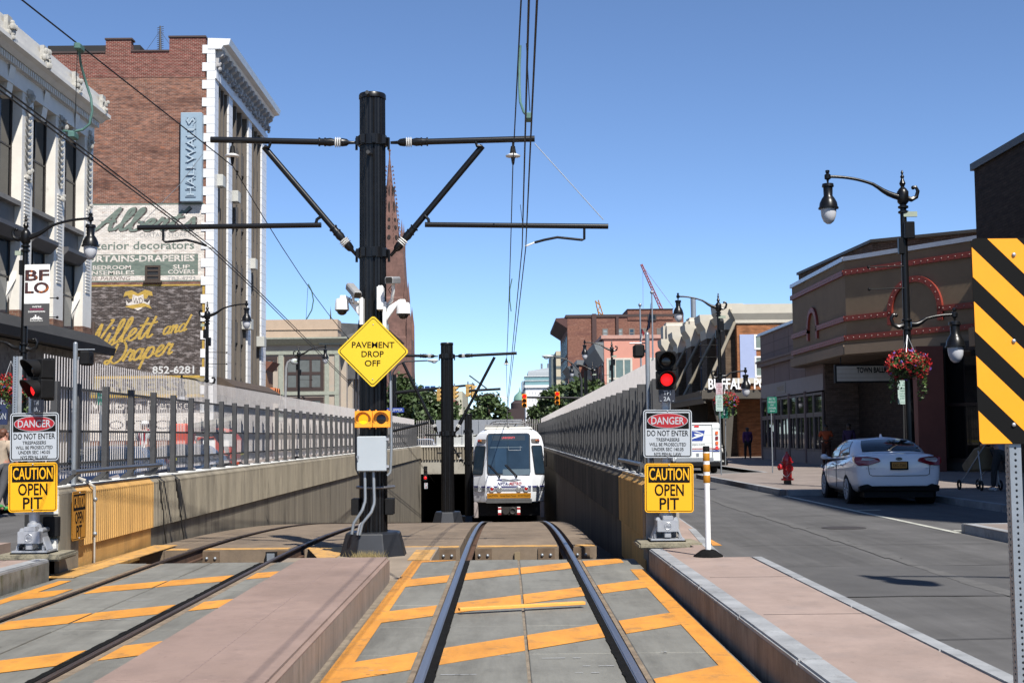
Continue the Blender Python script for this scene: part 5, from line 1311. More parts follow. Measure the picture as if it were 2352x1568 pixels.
def mail_truck():
    Y0 = 49.5; a = at(1547, 1086, Y0); b = at(1654, 970, Y0); x0, x1 = a.x, b.x; xc = (x0 + x1) / 2; zt_ = b.z; w = x1 - x0
    t = thing('mail_truck', 'white boxy mail truck parked beyond the right-hand signs, seen from behind', 'mail truck', (xc, Y0, .1))
    wp = mat('truck_white', (.74, .76, .76), .4, var=.03, coat=.3)
    z0 = .52
    g = MB(); g.box(x0, Y0, z0, x1, Y0 + 4.2, zt_ - .1); g.build('body', wp, t, bevel=.05, seg=3)
    g = MB(); g.prism([(x0 - .01, Y0 - .02, zt_ - .24), (x1 + .01, Y0 - .02, zt_ - .24), (x1 - .03, Y0 + .02, zt_), (x0 + .03, Y0 + .02, zt_)], (0, 4.0, 0)); g.build('roof', wp, t, bevel=.03, seg=2)
    fr = Fr((xc, Y0, 0)); H = w / 1.90
    g = MB(); fr.rect(g, -.10 * H, 1.30, 1.40 * H, 1.22, .002, .02, .04); d_ = g.build('rear_door', wp, t)
    g = MB(); fr.rect(g, -.10 * H, 1.93, 1.42 * H, .03, .004, .03); fr.rect(g, .62 * H, 1.3, .018, 1.3, .004, .024)
    for v in (.98, 1.25, 1.55): fr.rect(g, -.1 * H, v, 1.38 * H, .006, .018, .0205)
    g.build('door_frame', mat('truck_seam', (.25, .26, .27), .5), d_)
    u1 = .33 * H
    g = MB(); fr.poly(g, [(u1 - .62, 1.32), (u1 - .10, 1.32), (u1 + .0, 1.72), (u1 - .52, 1.72)], .021, .024); w_ = g.build('emblem', s_blue, t)
    g = MB(); fr.poly(g, [(u1 - .50, 1.70), (u1 - .30, 1.69), (u1 - .07, 1.60), (u1 - .045, 1.555), (u1 - .07, 1.52), (u1 - .60, 1.36), (u1 - .59, 1.40), (u1 - .30, 1.53), (u1 - .38, 1.54), (u1 - .42, 1.60), (u1 - .14, 1.575), (u1 - .13, 1.60), (u1 - .30, 1.645)], .0245, .027); g.build('emblem_bird', wp, w_)
    g = MB(); fr.text(g, 'usps.com', .05 * H, 1.16, .085, .022, width=.52); g.build('lettering', mat('dark_grey_ink', (.12, .13, .15), .5), t)
    g = MB(); fr.rect(g, 0, 1.03, w - .02, .035, .0215, .0235); g.build('red_stripe', s_red, t)
    g = MB(); fr.rect(g, 0, .95, w - .02, .035, .0215, .0235); g.build('blue_stripe', s_blue, t)
    for s in (-1, 1):
        for v, m in ((1.62, mat('orange_lens', (.75, .22, .06), .3)), (1.43, mat('dark_red_lens', (.25, .02, .03), .3)), (1.24, MATS['orange_lens']), (1.06, mat('bright_red_lens', (.8, .08, .08), .3))):
            g = MB(); fr.rect(g, s * .80 * H, v, .10, .125, .0, .03, .02); g.build('rear_light', m, t)
    g = MB(); fr.rect(g, 0, zt_ - .13, .18, .06, .02, .04, .02); g.build('roof_light', red_lamp if False else MATS['bright_red_lens'], t)
    g = MB(); fr.rect(g, .02, .80, .10, .12, .02, .03, .01); g.build('latch', galv, t)
    g = MB(); fr.rect(g, -.1 * H, .61, 1.5 * H, .13, .0, .05); g.build('step_plate', mat('tread_plate', (.5, .52, .54), .4, .6), t)
    g = MB(); g.box(x0 + .02, Y0 - .08, .36, x1 - .02, Y0 + .12, .53); g.build('bumper', black_m, t, bevel=.02)
    for s in (-1, 1):
        for y in (.9, 3.4):
            g = MB(); g.lathe([(.2, -.1), (.33, -.1), (.34, 0), (.33, .1), (.2, .1)], (xc + s * (w / 2 - .14), Y0 + y, .44), 20, 'x'); g.build('wheel', MATS['tyre'], t)
    g = MB(); g.box(x0 + .1, Y0 + .2, .3, x1 - .1, Y0 + 4, .55); g.build('chassis', black_m, t)
mail_truck()

# ================================================================== HYDRANT
p = atz(1809, 1111, .235); hs = p.y / FPX; c = V((p.x, p.y, .235)); k = .83 / .74
red_h = mat('hydrant_red', (.50, .012, .02), .35, var=.15, scale=8, coat=.5)
t = thing('fire_hydrant', 'red fire hydrant with a hanging chain on the right-hand pavement', 'fire hydrant', c)
g = MB(); g.lathe([(.105, 0), (.10, .09), (.10, .10)], c, 16); g.build('base', mat('hydrant_base', (.10, .085, .07), .8, var=.3), t)
g = MB(); g.lathe([(.165, .10), (.165, .145), (.12, .15), (.115, .20), (.12, .56), (.165, .565), (.165, .60), (.125, .61)], c, 20); g.build('barrel', red_h, t)
g = MB(); g.lathe([(.125, .61), (.125, .66), (.10, .73), (.055, .77), (.05, .80), (.03, .81)], c, 18); g.build('bonnet', red_h, t)
g = MB(); g.cyl(c + V((0, 0, .81)), c + V((0, 0, .86)), .028, 5); g.build('operating_nut', red_h, t)
g = MB(); g.cyl(c + V((-.10, -.02, .45)), c + V((-.20, -.05, .45)), .065, 14); g.cyl(c + V((-.18, -.045, .45)), c + V((-.235, -.06, .45)), .085, 12); g.cyl(c + V((-.235, -.06, .45)), c + V((-.27, -.07, .45)), .025, 5); g.build('hose_outlet', red_h, t)
g = MB(); g.cyl(c + V((0, -.1, .42)), c + V((.02, -.19, .42)), .08, 14); g.cyl(c + V((.02, -.17, .42)), c + V((.025, -.215, .42)), .10, 12); g.cyl(c + V((.025, -.21, .42)), c + V((.027, -.25, .42)), .025, 5); g.build('pumper_outlet', red_h, t)
g = MB(); q = sag(c + V((-.2, -.1, .38)), c + V((.06, -.18, .34)), .16, 16)
for a, b in zip(q, q[1:]): g.ball((a + b) / 2, .013, 6, (1.3, .8, .8))
g.build('chain', silver, t)

# ================================================================== STREET LAMPS
def lamp_proto():
    t = thing('street_lamp', 'ornate black street lamp', 'street lamp', (0, 0, 0), 'ornate black street lamps lining the street')
    g = MB(); g.lathe([(.26, 0), (.28, .06), (.26, .18), (.20, .24), (.21, .34), (.25, .42), (.24, .55), (.16, .68), (.13, .74), (.15, .80), (.11, .88), (.10, .95)], (0, 0, 0), 20); g.build('base', black_p, t)
    g = MB(); g.tube([(0, 0, .9), (0, 0, 4.0), (0, 0, 7.0)], [.10, .085, .07], 16)
    for z in (3.75, 3.95, 6.5, 6.62): g.lathe([(.08, z - .04), (.12, z - .02), (.12, z + .02), (.08, z + .04)], (0, 0, 0), 16)
    g.build('shaft', black_p, t)
    g = MB(); g.lathe([(.08, 6.68), (.13, 6.74), (.135, 6.98), (.09, 7.05), (.04, 7.1), (.075, 7.18), (.04, 7.27), (.03, 7.3), (.05, 7.34), (.02, 7.4), (.035, 7.44), (.01, 7.5)], (0, 0, 0), 14); g.build('finial', black_p, t)
    def armset(z, s, L_, nm, rise):
        g = MB(); P_ = []
        for i in range(15):
            u = i / 14; x = .1 + (L_ - .1) * u; P_.append((s * x, 0, z - .06 * sin(PI * min(1, u * 3)) + rise * (1 - (1 - u) ** 2.2) - .0))
        g.tube(P_, [.075, .07, .065, .055, .045, .04] + [.035] * 9, 10)
        for i in (1, 3, 5): g.ball(P_[i], .07 - .008 * i, 8, (.5, 1, 1))
        q = [(-s * .08, 0, z - .02), (-s * .2, 0, z - .06), (-s * .32, 0, z - .0), (-s * .36, 0, z + .14), (-s * .31, 0, z + .24), (-s * .25, 0, z + .22)]
        g.tube(q, [.07, .06, .05, .045, .04, .035], 8); g.ball(q[-1], .05, 8); g.build(nm, black_p, t)
        e = V(P_[-1]); c = (e.x, 0, e.z)
        h = MB(); h.lathe([(.01, .16), (.05, .15), (.05, .1), (.03, .08), (.075, .04), (.075, -.05), (.03, -.08), (.02, -.16)], c, 12); h.lathe([(.02, -.15), (.13, -.17), (.14, -.24), (.11, -.26), (.105, -.46), (.15, -.52), (.20, -.62), (.215, -.72), (.235, -.735), (.235, -.765), (.18, -.77)], c, 20); h.build('lamp_hood', black_p, t)
        h = MB(); h.lathe([(.175, -.765), (.18, -.83), (.165, -.95), (.12, -1.06), (.05, -1.12), (.0, -1.125)], c, 20); h.build('globe', globe_m, t)
    armset(6.86, -1, 1.76, 'lamp_arm', .50)
    armset(3.85, 1, 1.12, 'lower_arm', .22)
    g = MB(); g.box(-.02, -.09, 6.38, .30, -.03, 6.50); g.build('sensor_panel', mat('sensor_panel', (.45, .50, .42), .4), t)
    g = MB(); g.box(-.03, -.20, 5.85, .20, -.05, 6.25); g.box(-.16, -.12, 5.5, -.03, .02, 5.88); g.build('control_box', black_p, t, bevel=.015)
    for z in (5.22, 3.0 + 1.7):
        g = MB(); g.tube([(-.05, -.05, z), (-.85, -.05, z - .02)], .014, 6); g.ball((-.87, -.05, z - .02), .04, 8); g.build('banner_rod', black_m, t)
    return t
lp = lamp_proto(); lp.location = (9.37, 30.4, .235); lp['label'] = 'tall ornate black street lamp with a flower basket, nearest on the right-hand side'
ORG_L = [((9.3, 56.9), 0, 'ornate black street lamp beyond the mail truck, with a smaller flower basket'),
         ((6.85, 84.7), 0, 'ornate black street lamp in front of the pink building'),
         ((7.25, 110.), 0, 'ornate black street lamp just right of the curved light pole on the right'),
         ((8.3, 141.), 0, 'distant ornate black street lamp above the right-hand trees'),
         ((-13.05, 35.3), PI, 'ornate black street lamp carrying the tall banner at the left edge'),
         ((-13.4, 58.4), PI, 'ornate black street lamp in front of the brick corner of the painted building'),
         ((-13.8, 86.7), PI, 'ornate black street lamp in front of the pale stone building'),
         ((-13.4, 148.), PI, 'distant ornate black street lamp beside the middle overhead wire pole')]
for (x, y), rz, lb in ORG_L: copy_tree(lp, (x, y, .235), rz, lb)

copy_tree(lp, (7.95, 8.0, .235), 0, 'ornate black street lamp just out of view on the right, shading the road')
# flower baskets
def basket(c, r, seed, label, lower=.0):
    rn = random.Random(seed); c = V(c)
    t = thing('flower_basket', label, 'flower basket', c - V((0, 0, r)), 'hanging baskets of red flowers')
    g = MB(); g.lathe([(.05, -.30), (r * .45, -.24), (r * .62, -.05), (r * .62, -.02)], c, 16); g.build('pot', mat('coir_pot', (.05, .035, .02), .95), t)
    g = MB()
    for k in range(3):
        a = 2 * PI * k / 3; g.tube([c + V((r * .6 * cos(a), r * .6 * sin(a), 0)), c + V((0, 0, r * 1.5))], .008, 5); g.cut()
    g.build_each('chain', silver, t)
    L_ = MB(); F_ = MB(); P_ = MB()
    def leaf(mb, p, s):
        a = V((rn.gauss(0, 1), rn.gauss(0, 1), rn.gauss(0, .6))).normalized(); b = a.cross(V((rn.gauss(0, 1), rn.gauss(0, 1), rn.gauss(0, 1)))).normalized()
        mb.quad(p - a * s, p + b * s * .6, p + a * s, p - b * s * .6)
    for i in range(900):
        d = V((rn.gauss(0, 1), rn.gauss(0, 1), rn.gauss(0, .75))).normalized(); q = c + V((d.x * r, d.y * r, d.z * r * .72 + .05)) * 1 * 1.0 if False else c + V((d.x * r, d.y * r, d.z * r * .7)) * rn.uniform(.6, 1.0)
        leaf(L_, q, rn.uniform(.03, .06))
    for k in range(6):
        a = rn.uniform(0, 2 * PI); ln = rn.uniform(.3, .7); 
        for i in range(26):
            u = i / 26; leaf(L_, c + V((cos(a) * r * .8 + rn.gauss(0, .03), sin(a) * r * .8 + rn.gauss(0, .03), -.2 - ln * u)), .045)
    for i in range(230):
        d = V((rn.gauss(0, 1), rn.gauss(0, 1), rn.gauss(.25, .7))).normalized(); q = c + V((d.x * r * 1.05, d.y * r * 1.05, d.z * r * .78)); mb = P_ if rn.random() < .1 else F_
        for j in range(5): leaf(mb, q + V((rn.gauss(0, .022), rn.gauss(0, .022), rn.gauss(0, .022))), rn.uniform(.02, .036))
    L_.build('foliage', mat('basket_leaves', (.10, .17, .035), .6, var=.5, scale=9), t); F_.build('red_flowers', mat('red_petals', (.55, .018, .02), .6, var=.3, scale=14), t); P_.build('purple_flowers', mat('purple_petals', (.22, .14, .50), .6, var=.2, scale=14), t)
basket(at(2086, 838, 30.0), .46, 3, 'large hanging basket of red flowers on the nearest right-hand street lamp')
basket(at(1668, 920, 56.4), .50, 4, 'small distant hanging basket of red flowers behind the parking sign')
basket(at(24, 893, 34.9), .50, 5, 'hanging basket of red flowers at the left edge behind the signal head')

# banner on the left lamp
def banner():
    Yb = 35.2; a = at(88 / 1.653 + 3, 1080 / 3.323 + 423.5, Yb)
    A = at(54.5, 748, Yb); B = at(115, 607, Yb); w = B.x - A.x; h = B.z - A.z; c = V(((A.x + B.x) / 2, Yb, (A.z + B.z) / 2))
    t = thing('banner', 'white and grey street banner with large coloured letters on the left lamp post', 'banner', c - V((0, 0, h / 2)))
    fr = Fr(c, (1, 0, .01)); g = MB(); fr.rect(g, 0, h * .18, w, h * .64, -.01, 0); g.build('white_field', white_p, t)
    g = MB(); fr.rect(g, 0, -h * .32, w, h * .36, -.01, 0); g.build('grey_field', mat('banner_grey', (.085, .085, .09), .7), t)
    cols = [mat('letter_black', (.012, .008, .012), .6), mat('letter_stage', (.06, .015, .02), .6, var=.5, scale=2.0, c2=(.75, .28, .02), thr=(.55, .66), stretch=(2, 1, .6))]
    for s_, u, v in (('BF', 0, .24), ('LO', 0, .035)):
        g = MB(); fr.text(g, s_, u, v * h, h * .165, .004, width=w * .95, bold=.03); g.build('large_lettering', cols[1], t)
    g = MB(); fr.text(g, "WE'RE", 0, -h * .205, h * .026, .004, width=w * .37, bold=.02); fr.text(g, 'DOWNTOWN', 0, -h * .285, h * .026, .004, width=w * .66, bold=.02); fr.text(g, 'BuffaloPlace', 0, -h * .43, h * .026, .004, width=w * .5)
    for i, hh in enumerate((.2, .3, .5, .9, .45, .6, .35, .2)): fr.rect(g, (-.22 + .06 * i) * w, -h * .395 + hh * h * .04, w * .05, hh * h * .08, .001, .004)
    g.build('small_lettering', white_p, t)
    g = MB(); fr.text(g, 'ROCKING', 0, -h * .245, h * .026, .004, width=w * .52, bold=.02); g.build('pink_lettering', mat('banner_pink', (.45, .02, .16), .6), t)
banner()

# ================================================================== SMALL STREET SIGNS
def post_sign(name, label, cat, Y, post, panels, r=.022, m=galv, zb=.235):
    px, ytop, pxb = post; tp = at(px, ytop, Y); b = at(pxb, 1080, Y)
    t = thing(name, label, cat, (b.x, Y, zb))
    g = MB(); g.tube([(b.x, Y + .03, zb), (tp.x, Y + .03, tp.z)], r, 8); g.build('post', m, t)
    for (x0, y0, x1, y1, bm_, im, lines, dy) in panels:
        A = at(x0, y1, Y + dy); B = at(x1, y0, Y + dy); w = B.x - A.x; h = B.z - A.z
        fr = Fr(((A.x + B.x) / 2, Y + dy, (A.z + B.z) / 2)); g = MB(); fr.rect(g, 0, 0, w, h, -.006, 0, .02); pn = g.build('panel', bm_, t)
        g = MB(); fr.rect(g, 0, 0, w * .95, h - w * .05, .0004, .001, .015); fr.rect(g, 0, 0, w * .90, h - w * .10, .001, .0014, .012); 
        g2 = MB()
        for (s_, u, v, hh, ww) in lines:
            if s_ in ('<-', '->'):
                d = 1 if s_ == '->' else -1; fr.rect(g2, u * w, v * h, ww * w, hh * h * .4, .002, .003); fr.poly(g2, [(u * w + d * ww * w * .3, v * h - hh * h), (u * w + d * ww * w * .62, v * h), (u * w + d * ww * w * .3, v * h + hh * h)][::d], .002, .003)
            elif s_ == 'v': fr.poly(g2, [(u * w, v * h - hh * h), (u * w + ww * w, v * h), (u * w - ww * w, v * h)], .002, .003); fr.rect(g2, u * w, v * h + hh * h, ww * w * .8, hh * 2 * h, .002, .003)
            else: fr.text(g2, s_, u * w, v * h, hh * h, .002, width=ww * w)
        g2.build('lettering', im, pn)
ink_g = mat('green_ink', (.03, .22, .15), .5); ink_r = mat('red_ink', (.42, .05, .07), .5); ps_w = mat('parking_white', (.50, .60, .57), .5); ps_p = mat('parking_pinkish', (.58, .50, .53), .5)
two_hr = lambda a: [('2', -.32, .30, .13, .16), ('HR', .15, .36, .06, .3), ('PARKING', .14, .27, .05, .5), ('METERED', 0, .13, .055, .6), ('PARKING', 0, .03, .055, .6), ('9AM-5PM', 0, -.08, .05, .7), ('MON-FRI', 0, -.18, .05, .62), ('6/30/18', 0, -.28, .05, .6), (a, 0, -.42, .025, .62)]
post_sign('parking_sign', 'pair of narrow parking signs, red over green, on a grey post by the mail truck', 'parking sign', 43.0, (1652, 880, 1657), [(1644.5, 879, 1659.5, 905.5, ps_p, ink_r, [('NO', 0, .26, .12, .35), ('STOPPING', 0, .08, .11, .8), ('ANY', 0, -.10, .11, .4), ('TIME', 0, -.28, .11, .5), ('->', 0, -.40, .05, .6)], 0), (1644.5, 906.5, 1660, 944, ps_w, ink_g, two_hr('<-'), -.005)])
post_sign('parking_sign', 'green and white two hour parking sign below the large flower basket', 'parking sign', 31.0, (2075, 872, 2078), [(2063, 873, 2087, 928, ps_w, ink_g, two_hr('->'), 0)], .02, mat('dark_post', (.04, .04, .04), .6))
post_sign('pay_station_sign', 'green PAY TO PARK sign on a thin post beside the hydrant', 'parking sign', 45.0, (1771, 912, 1775), [(1763, 911, 1784, 948, s_green, s_white, [('PAY TO', 0, .31, .11, .62), ('PARK AT', 0, .12, .11, .72), ('PAY', 0, -.07, .11, .32), ('STATION', 0, -.26, .11, .72), ('<-', .05, -.38, .05, .5)], 0)], .022)
post_sign('pay_station_sign', 'green pay station sign half hidden below the small flower basket', 'parking sign', 56.2, (1667, 924, 1667), [(1651, 922, 1673.5, 960, s_green, s_white, [('PAY', 0, .25, .10, .4), ('HERE', 0, .05, .10, .5), ('v', .05, -.22, .12, .12)], 0)], .02)
post_sign('pay_station_sign', 'green pay here sign seen through the near pickets of the left fence', 'parking sign', 36.0, (231, 902, 231), [(222, 896, 248, 930, s_green, s_white, [('PAY', 0, .2, .14, .5), ('HERE', 0, -.05, .14, .66), ('v', 0, -.32, .1, .12)], 0)], .02)

# ================================================================== PEOPLE
def skin_mesh(joints, edges, rad, lv=2):
    me = bpy.data.meshes.new('s'); me.from_pydata(joints, edges, []); ob = bpy.data.objects.new('s', me); col.objects.link(ob)
    md = ob.modifiers.new('k', 'SKIN'); md.use_smooth_shade = True
    for i, r in enumerate(rad): me.skin_vertices[0].data[i].radius = (r, r) if not isinstance(r, tuple) else r
    me.skin_vertices[0].data[0].use_root = True
    m2 = ob.modifiers.new('ss', 'SUBSURF'); m2.levels = lv; m2.render_levels = lv
    dg = bpy.context.evaluated_depsgraph_get(); dg.update(); r = bpy.data.meshes.new_from_object(ob.evaluated_get(dg))
    vs = [tuple(v.co) for v in r.vertices]; fs = [list(p.vertices) for p in r.polygons]
    bpy.data.objects.remove(ob); bpy.data.meshes.remove(me); bpy.data.meshes.remove(r); return vs, fs
def person(label, pos, h, yaw, skin, shirt, trousers, hair, shoes, pose='walk', lean=0, shorts=False, long_sleeve=False, skirt=False, extra=None, group=None):
    """faces +y locally, turned by yaw about z"""
    t = thing('person', label, 'person', pos, group); P = V(pos); M = Matrix.Rotation(yaw, 3, 'Z')
    W = lambda p: P + M @ (V(p) * h)
    ln = lean
    def B(x, y, z):   # torso lean forward about the hips
        dz = z - .52; return (x, y + dz * sin(ln), .52 + dz * cos(ln)) if z > .52 else (x, y, z)
    sw = {'walk': (.13, -.12), 'stand': (.015, -.01), 'push': (.12, -.13), 'hold': (.01, -.01)}[pose]
    J = {'pel': B(0, 0, .53), 'wst': B(0, .005, .60), 'chs': B(0, -.005, .73), 'nk': B(0, .0, .83), 'hd': B(0, .012, .885), 'tp': B(0, .012, .955), 'nose': B(0, .062, .905), 'chin': B(0, .04, .872)}
    for s, q in ((-1, 'l'), (1, 'r')):
        f_ = sw[0] if s < 0 else sw[1]
        J['hip' + q] = (s * .055, 0, .50); J['kn' + q] = (s * .058, f_ * .55 + .02, .275); J['an' + q] = (s * .058, f_ * 1.0 - .01, .05 + (.03 if f_ < -.05 else 0)); J['to' + q] = (s * .065, f_ * 1.0 + .085, .02 + (.0 if f_ < -.05 else 0))
        J['sh' + q] = B(s * .112, -.005, .80)
        if pose == 'walk': a = -f_ * .9; J['el' + q] = B(s * .135, a * .45 - .01, .635); J['wr' + q] = B(s * .13, a * 1.0 + .03, .50)
        elif pose == 'push': J['el' + q] = B(s * .135, .08, .65); J['wr' + q] = B(s * .11, .21, .62)
        elif pose == 'hold': J['el' + q] = B(s * .155, .0, .645); J['wr' + q] = B(s * .05, .10, .60)
        else: J['el' + q] = B(s * .135, -.015, .635); J['wr' + q] = B(s * .135, .02, .49)
        w = V(J['wr' + q]); e = V(J['el' + q]); d = (w - e).normalized(); J['pm' + q] = tuple(w + d * .035)
        side = V((0, 1, 0)) if abs(d.y) < .8 else V((0, 0, 1)); side = (side - d * side.dot(d)).normalized()
        for k in range(4): J['f%d' % k + q] = tuple(w + d * (.082 - .008 * abs(k - 1.3)) + side * (.017 - .011 * k) + d.cross(side) * .012 * -s)
        J['th' + q] = tuple(w + d * .035 + side * .034)
    names = list(J); ix = {n: i for i, n in enumerate(names)}; E = [('pel', 'wst'), ('wst', 'chs'), ('chs', 'nk'), ('nk', 'hd'), ('hd', 'tp'), ('hd', 'nose'), ('hd', 'chin')]
    R_ = {'pel': .082, 'wst': .074, 'chs': .085, 'nk': .035, 'hd': (.045, .056), 'tp': .045, 'nose': .010, 'chin': .016}
    for q in 'lr':
        E += [('pel', 'hip' + q), ('hip' + q, 'kn' + q), ('kn' + q, 'an' + q), ('an' + q, 'to' + q), ('chs', 'sh' + q), ('sh' + q, 'el' + q), ('el' + q, 'wr' + q), ('wr' + q, 'pm' + q)] + [('pm' + q, 'f%d' % k + q) for k in range(4)] + [('wr' + q, 'th' + q)]
        R_.update({'hip' + q: .056, 'kn' + q: .036, 'an' + q: .024, 'to' + q: .018, 'sh' + q: .038, 'el' + q: .026, 'wr' + q: .018, 'pm' + q: .019, 'th' + q: .0065}); R_.update({'f%d' % k + q: .006 for k in range(4)})
    vs, fs = skin_mesh([J[n] for n in names], [(ix[a], ix[b]) for a, b in E], [R_[n] for n in names])
    g = MB(); g.add([W(v) for v in vs], fs, True)
    for s in (-1, 1): 
        e = B(s * .05, .01, .908); g.ball(W(e), .013 * h, 8, (.5, 1, 1.5))
    g.build('body', skin, t, sharp=180)
    g = MB()
    for s in (-1, 1): g.ball(W(B(s * .019, .060, .918)), .006 * h, 6)
    g.ball(W(B(0, .058, .884)), .010 * h, 6, (1.2, .5, .35)); g.build('face_details', mat('face_dark', (.03, .015, .012), .5), t)
    def garment(nm, seq, edges, inc, m):
        i2 = {n: i for i, n in enumerate(seq)}
        rr = [(tuple(q + inc for q in R_[n]) if isinstance(R_[n], tuple) else R_[n] + inc) for n in seq]
        v2, f2 = skin_mesh([J[n] for n in seq], [(i2[a], i2[b]) for a, b in edges], rr, 1)
        g = MB(); g.add([W(v) for v in v2], f2, True); g.build(nm, m, t, sharp=180)
    def mid(a, b, k, nm, r):
        J[nm] = tuple(V(J[a]).lerp(V(J[b]), k)); R_[nm] = r; return nm
    J['hem'] = (0, 0, .50); R_['hem'] = .088; J['col'] = B(0, 0, .80); R_['col'] = .05
    ends = {q: ('wr' + q if long_sleeve else mid('sh' + q, 'el' + q, .8, 'sl' + q, .038)) for q in 'lr'}
    garment('shirt', ['wst', 'chs', 'col', 'hem', 'shl', 'shr', 'ell', 'elr'] + list(ends.values()) if long_sleeve else ['wst', 'chs', 'col', 'hem', 'shl', 'shr'] + list(ends.values()),
            [('wst', 'chs'), ('wst', 'hem'), ('chs', 'col'), ('chs', 'shl'), ('chs', 'shr')] + ([('shl', 'ell'), ('shr', 'elr'), ('ell', 'wrl'), ('elr', 'wrr')] if long_sleeve else [('shl', ends['l']), ('shr', ends['r'])]), .012, shirt)
    J['pl2'] = (0, 0, .525); R_['pl2'] = .080
    kn = ['knl', 'knr']; an = [] if shorts else ['anl', 'anr']
    garment('trousers', ['pl2', 'hipl', 'hipr'] + kn + an, [('pl2', 'hipl'), ('pl2', 'hipr'), ('hipl', 'knl'), ('hipr', 'knr')] + ([] if shorts else [('knl', 'anl'), ('knr', 'anr')]), .012, trousers)
    g = MB(); hc = W(B(0, -.004, .935)); g.ball(hc, .058 * h, 14, (.92, 1.05, .82)); g.ball(W(B(0, -.025, .91)), .048 * h, 12, (1, .8, 1)); g.build('hair', hair, t)
    for q, s in (('l', -1), ('r', 1)):
        a, b = V(J['an' + q]), V(J['to' + q]); g = MB(); v2 = []
        heel = V((a.x, a.y - .03, a.z - .045 if a.z > .06 else .0)); 
        g.tube([W(heel + V((0, -.004, .022))), W(heel + V((0, .03, .026))), W(heel + V((0, .09, .022))), W(heel + V((0, .128, .016)))], [.020 * h, .026 * h, .027 * h, .014 * h], 10); g.build('shoe', shoes, t)
    if extra: extra(t, W, B)
    return t
sk_d = mat('dark_skin', (.12, .065, .04), .5); sk_l = mat('light_skin', (.50, .28, .20), .5)
cl = lambda n, c: mat(n, c, .85, var=.15, scale=6)
hair_b = mat('black_hair', (.012, .01, .009), .6, var=.4, scale=30); hair_br = mat('auburn_hair', (.16, .06, .03), .6, var=.4, scale=30)
dk = cl('black_cloth', (.018, .018, .02)); shoe_d = cl('dark_shoes', (.02, .02, .02)); shoe_w = mat('white_shoes', (.7, .7, .7), .6)
def place(px, ytop, ybot, zg=.235): Y = (CAM.z - zg) * FPX / (ybot - (1001 - .01 * (px - 1165))); return V((at(px, ybot, Y).x, Y, zg)), (ybot - ytop) * Y / FPX
pp, hh = V((12.85, 70.0, .235)), 1.72
person('person in a purple shirt and black trousers walking away along the right-hand pavement', pp, hh, 0, sk_d, cl('purple_cloth', (.10, .02, .13)), dk, hair_b, shoe_d, 'walk', long_sleeve=True)
person('person in an orange shirt and orange trim standing behind the white car, facing the street', (13.15, 54.0, .235), 1.72, PI * .95, sk_d, cl('orange_cloth', (.45, .09, .02)), cl('orange_dark_cloth', (.10, .03, .015)), hair_b, shoe_d, 'hold')
person('person in a dark purple top standing by the brick pier behind the white car', (14.0, 53.6, .235), 1.74, PI * .8, sk_d, cl('plum_cloth', (.05, .02, .09)), dk, hair_b, shoe_d, 'stand', long_sleeve=True)
def stroller(c, yaw):
    M = Matrix.Rotation(yaw, 3, 'Z'); W = lambda x, y, z: V(c) + M @ V((x, y, z))
    t = thing('stroller', 'tan and black baby stroller pushed by the person in white shoes', 'stroller', c)
    g = MB(); g.prism([W(-.22, -.15, .45), W(-.22, .35, .40), W(-.22, .45, .55), W(-.22, .0, .95), W(-.22, -.2, 1.0)], M @ V((.44, 0, 0))); g.build('seat', cl('tan_cloth', (.32, .24, .14)), t, bevel=.04)
    g = MB()
    for s in (-.24, .24): g.tube([W(s, -.45, 1.05), W(s, -.15, .75), W(s, .45, .12)], .014, 8); g.tube([W(s, -.2, .9), W(s, -.3, .12)], .014, 8)
    g.tube([W(-.24, -.45, 1.05), W(.24, -.45, 1.05)], .018, 8); g.build('frame', silver, t)
    for x in (-.27, .27):
        for y in (-.3, .45): g = MB(); g.torus(W(x, y, .115), .095, .025, 18, 8, 'x'); g.build('wheel', MATS['tyre'], t)
pz = atz(2303, 1127, .235); pz.z = .235
person('person in a lilac grey top and white shoes pushing a stroller beside the striped marker', (pz.x, pz.y, .235), 1.66, .35, sk_l, cl('lilac_cloth', (.30, .29, .34)), cl('grey_trousers', (.05, .05, .055)), hair_br, shoe_w, 'push', .28)
stroller((pz.x - .24, pz.y + .62, .235), .35)
qx = at(6, 1085, 25.5)
person('person in a beige top with reddish hair walking at the left edge', (qx.x, 25.5, .235), 1.62, -.5, sk_l, cl('beige_cloth', (.50, .42, .33)), cl('patterned_cloth', (.10, .10, .11)), hair_br, mat('green_shoes', (.08, .35, .10), .6), 'walk')
def hat(t, W, B):
    g = MB(); g.ball(W(B(0, .008, .945)), .125, 14, (1, 1.15, .75)); g.lathe([(.15, 0), (.155, .012), (.12, .02)], W(B(0, .02, .935)), 18); g.build('hard_hat', white_p, t)
    g = MB()
    for s in (-1, 1): g.tube([W(B(s * .05, -.085, .80)), W(B(s * .06, .0, .84)), W(B(s * .05, .09, .78)), W(B(s * .03, .09, .6))], .025, 6)
    g.build('harness', s_red, t)
ww = at(333, 1040, 40.0)
person('worker in a white hard hat, white shirt and red harness behind the left fence', (ww.x, 40.0, .30), 2.0 * .94, PI * .9, sk_l, cl('white_shirt', (.70, .70, .70)), cl('jean_cloth', (.05, .07, .12)), hair_b, shoe_d, 'stand', extra=hat)

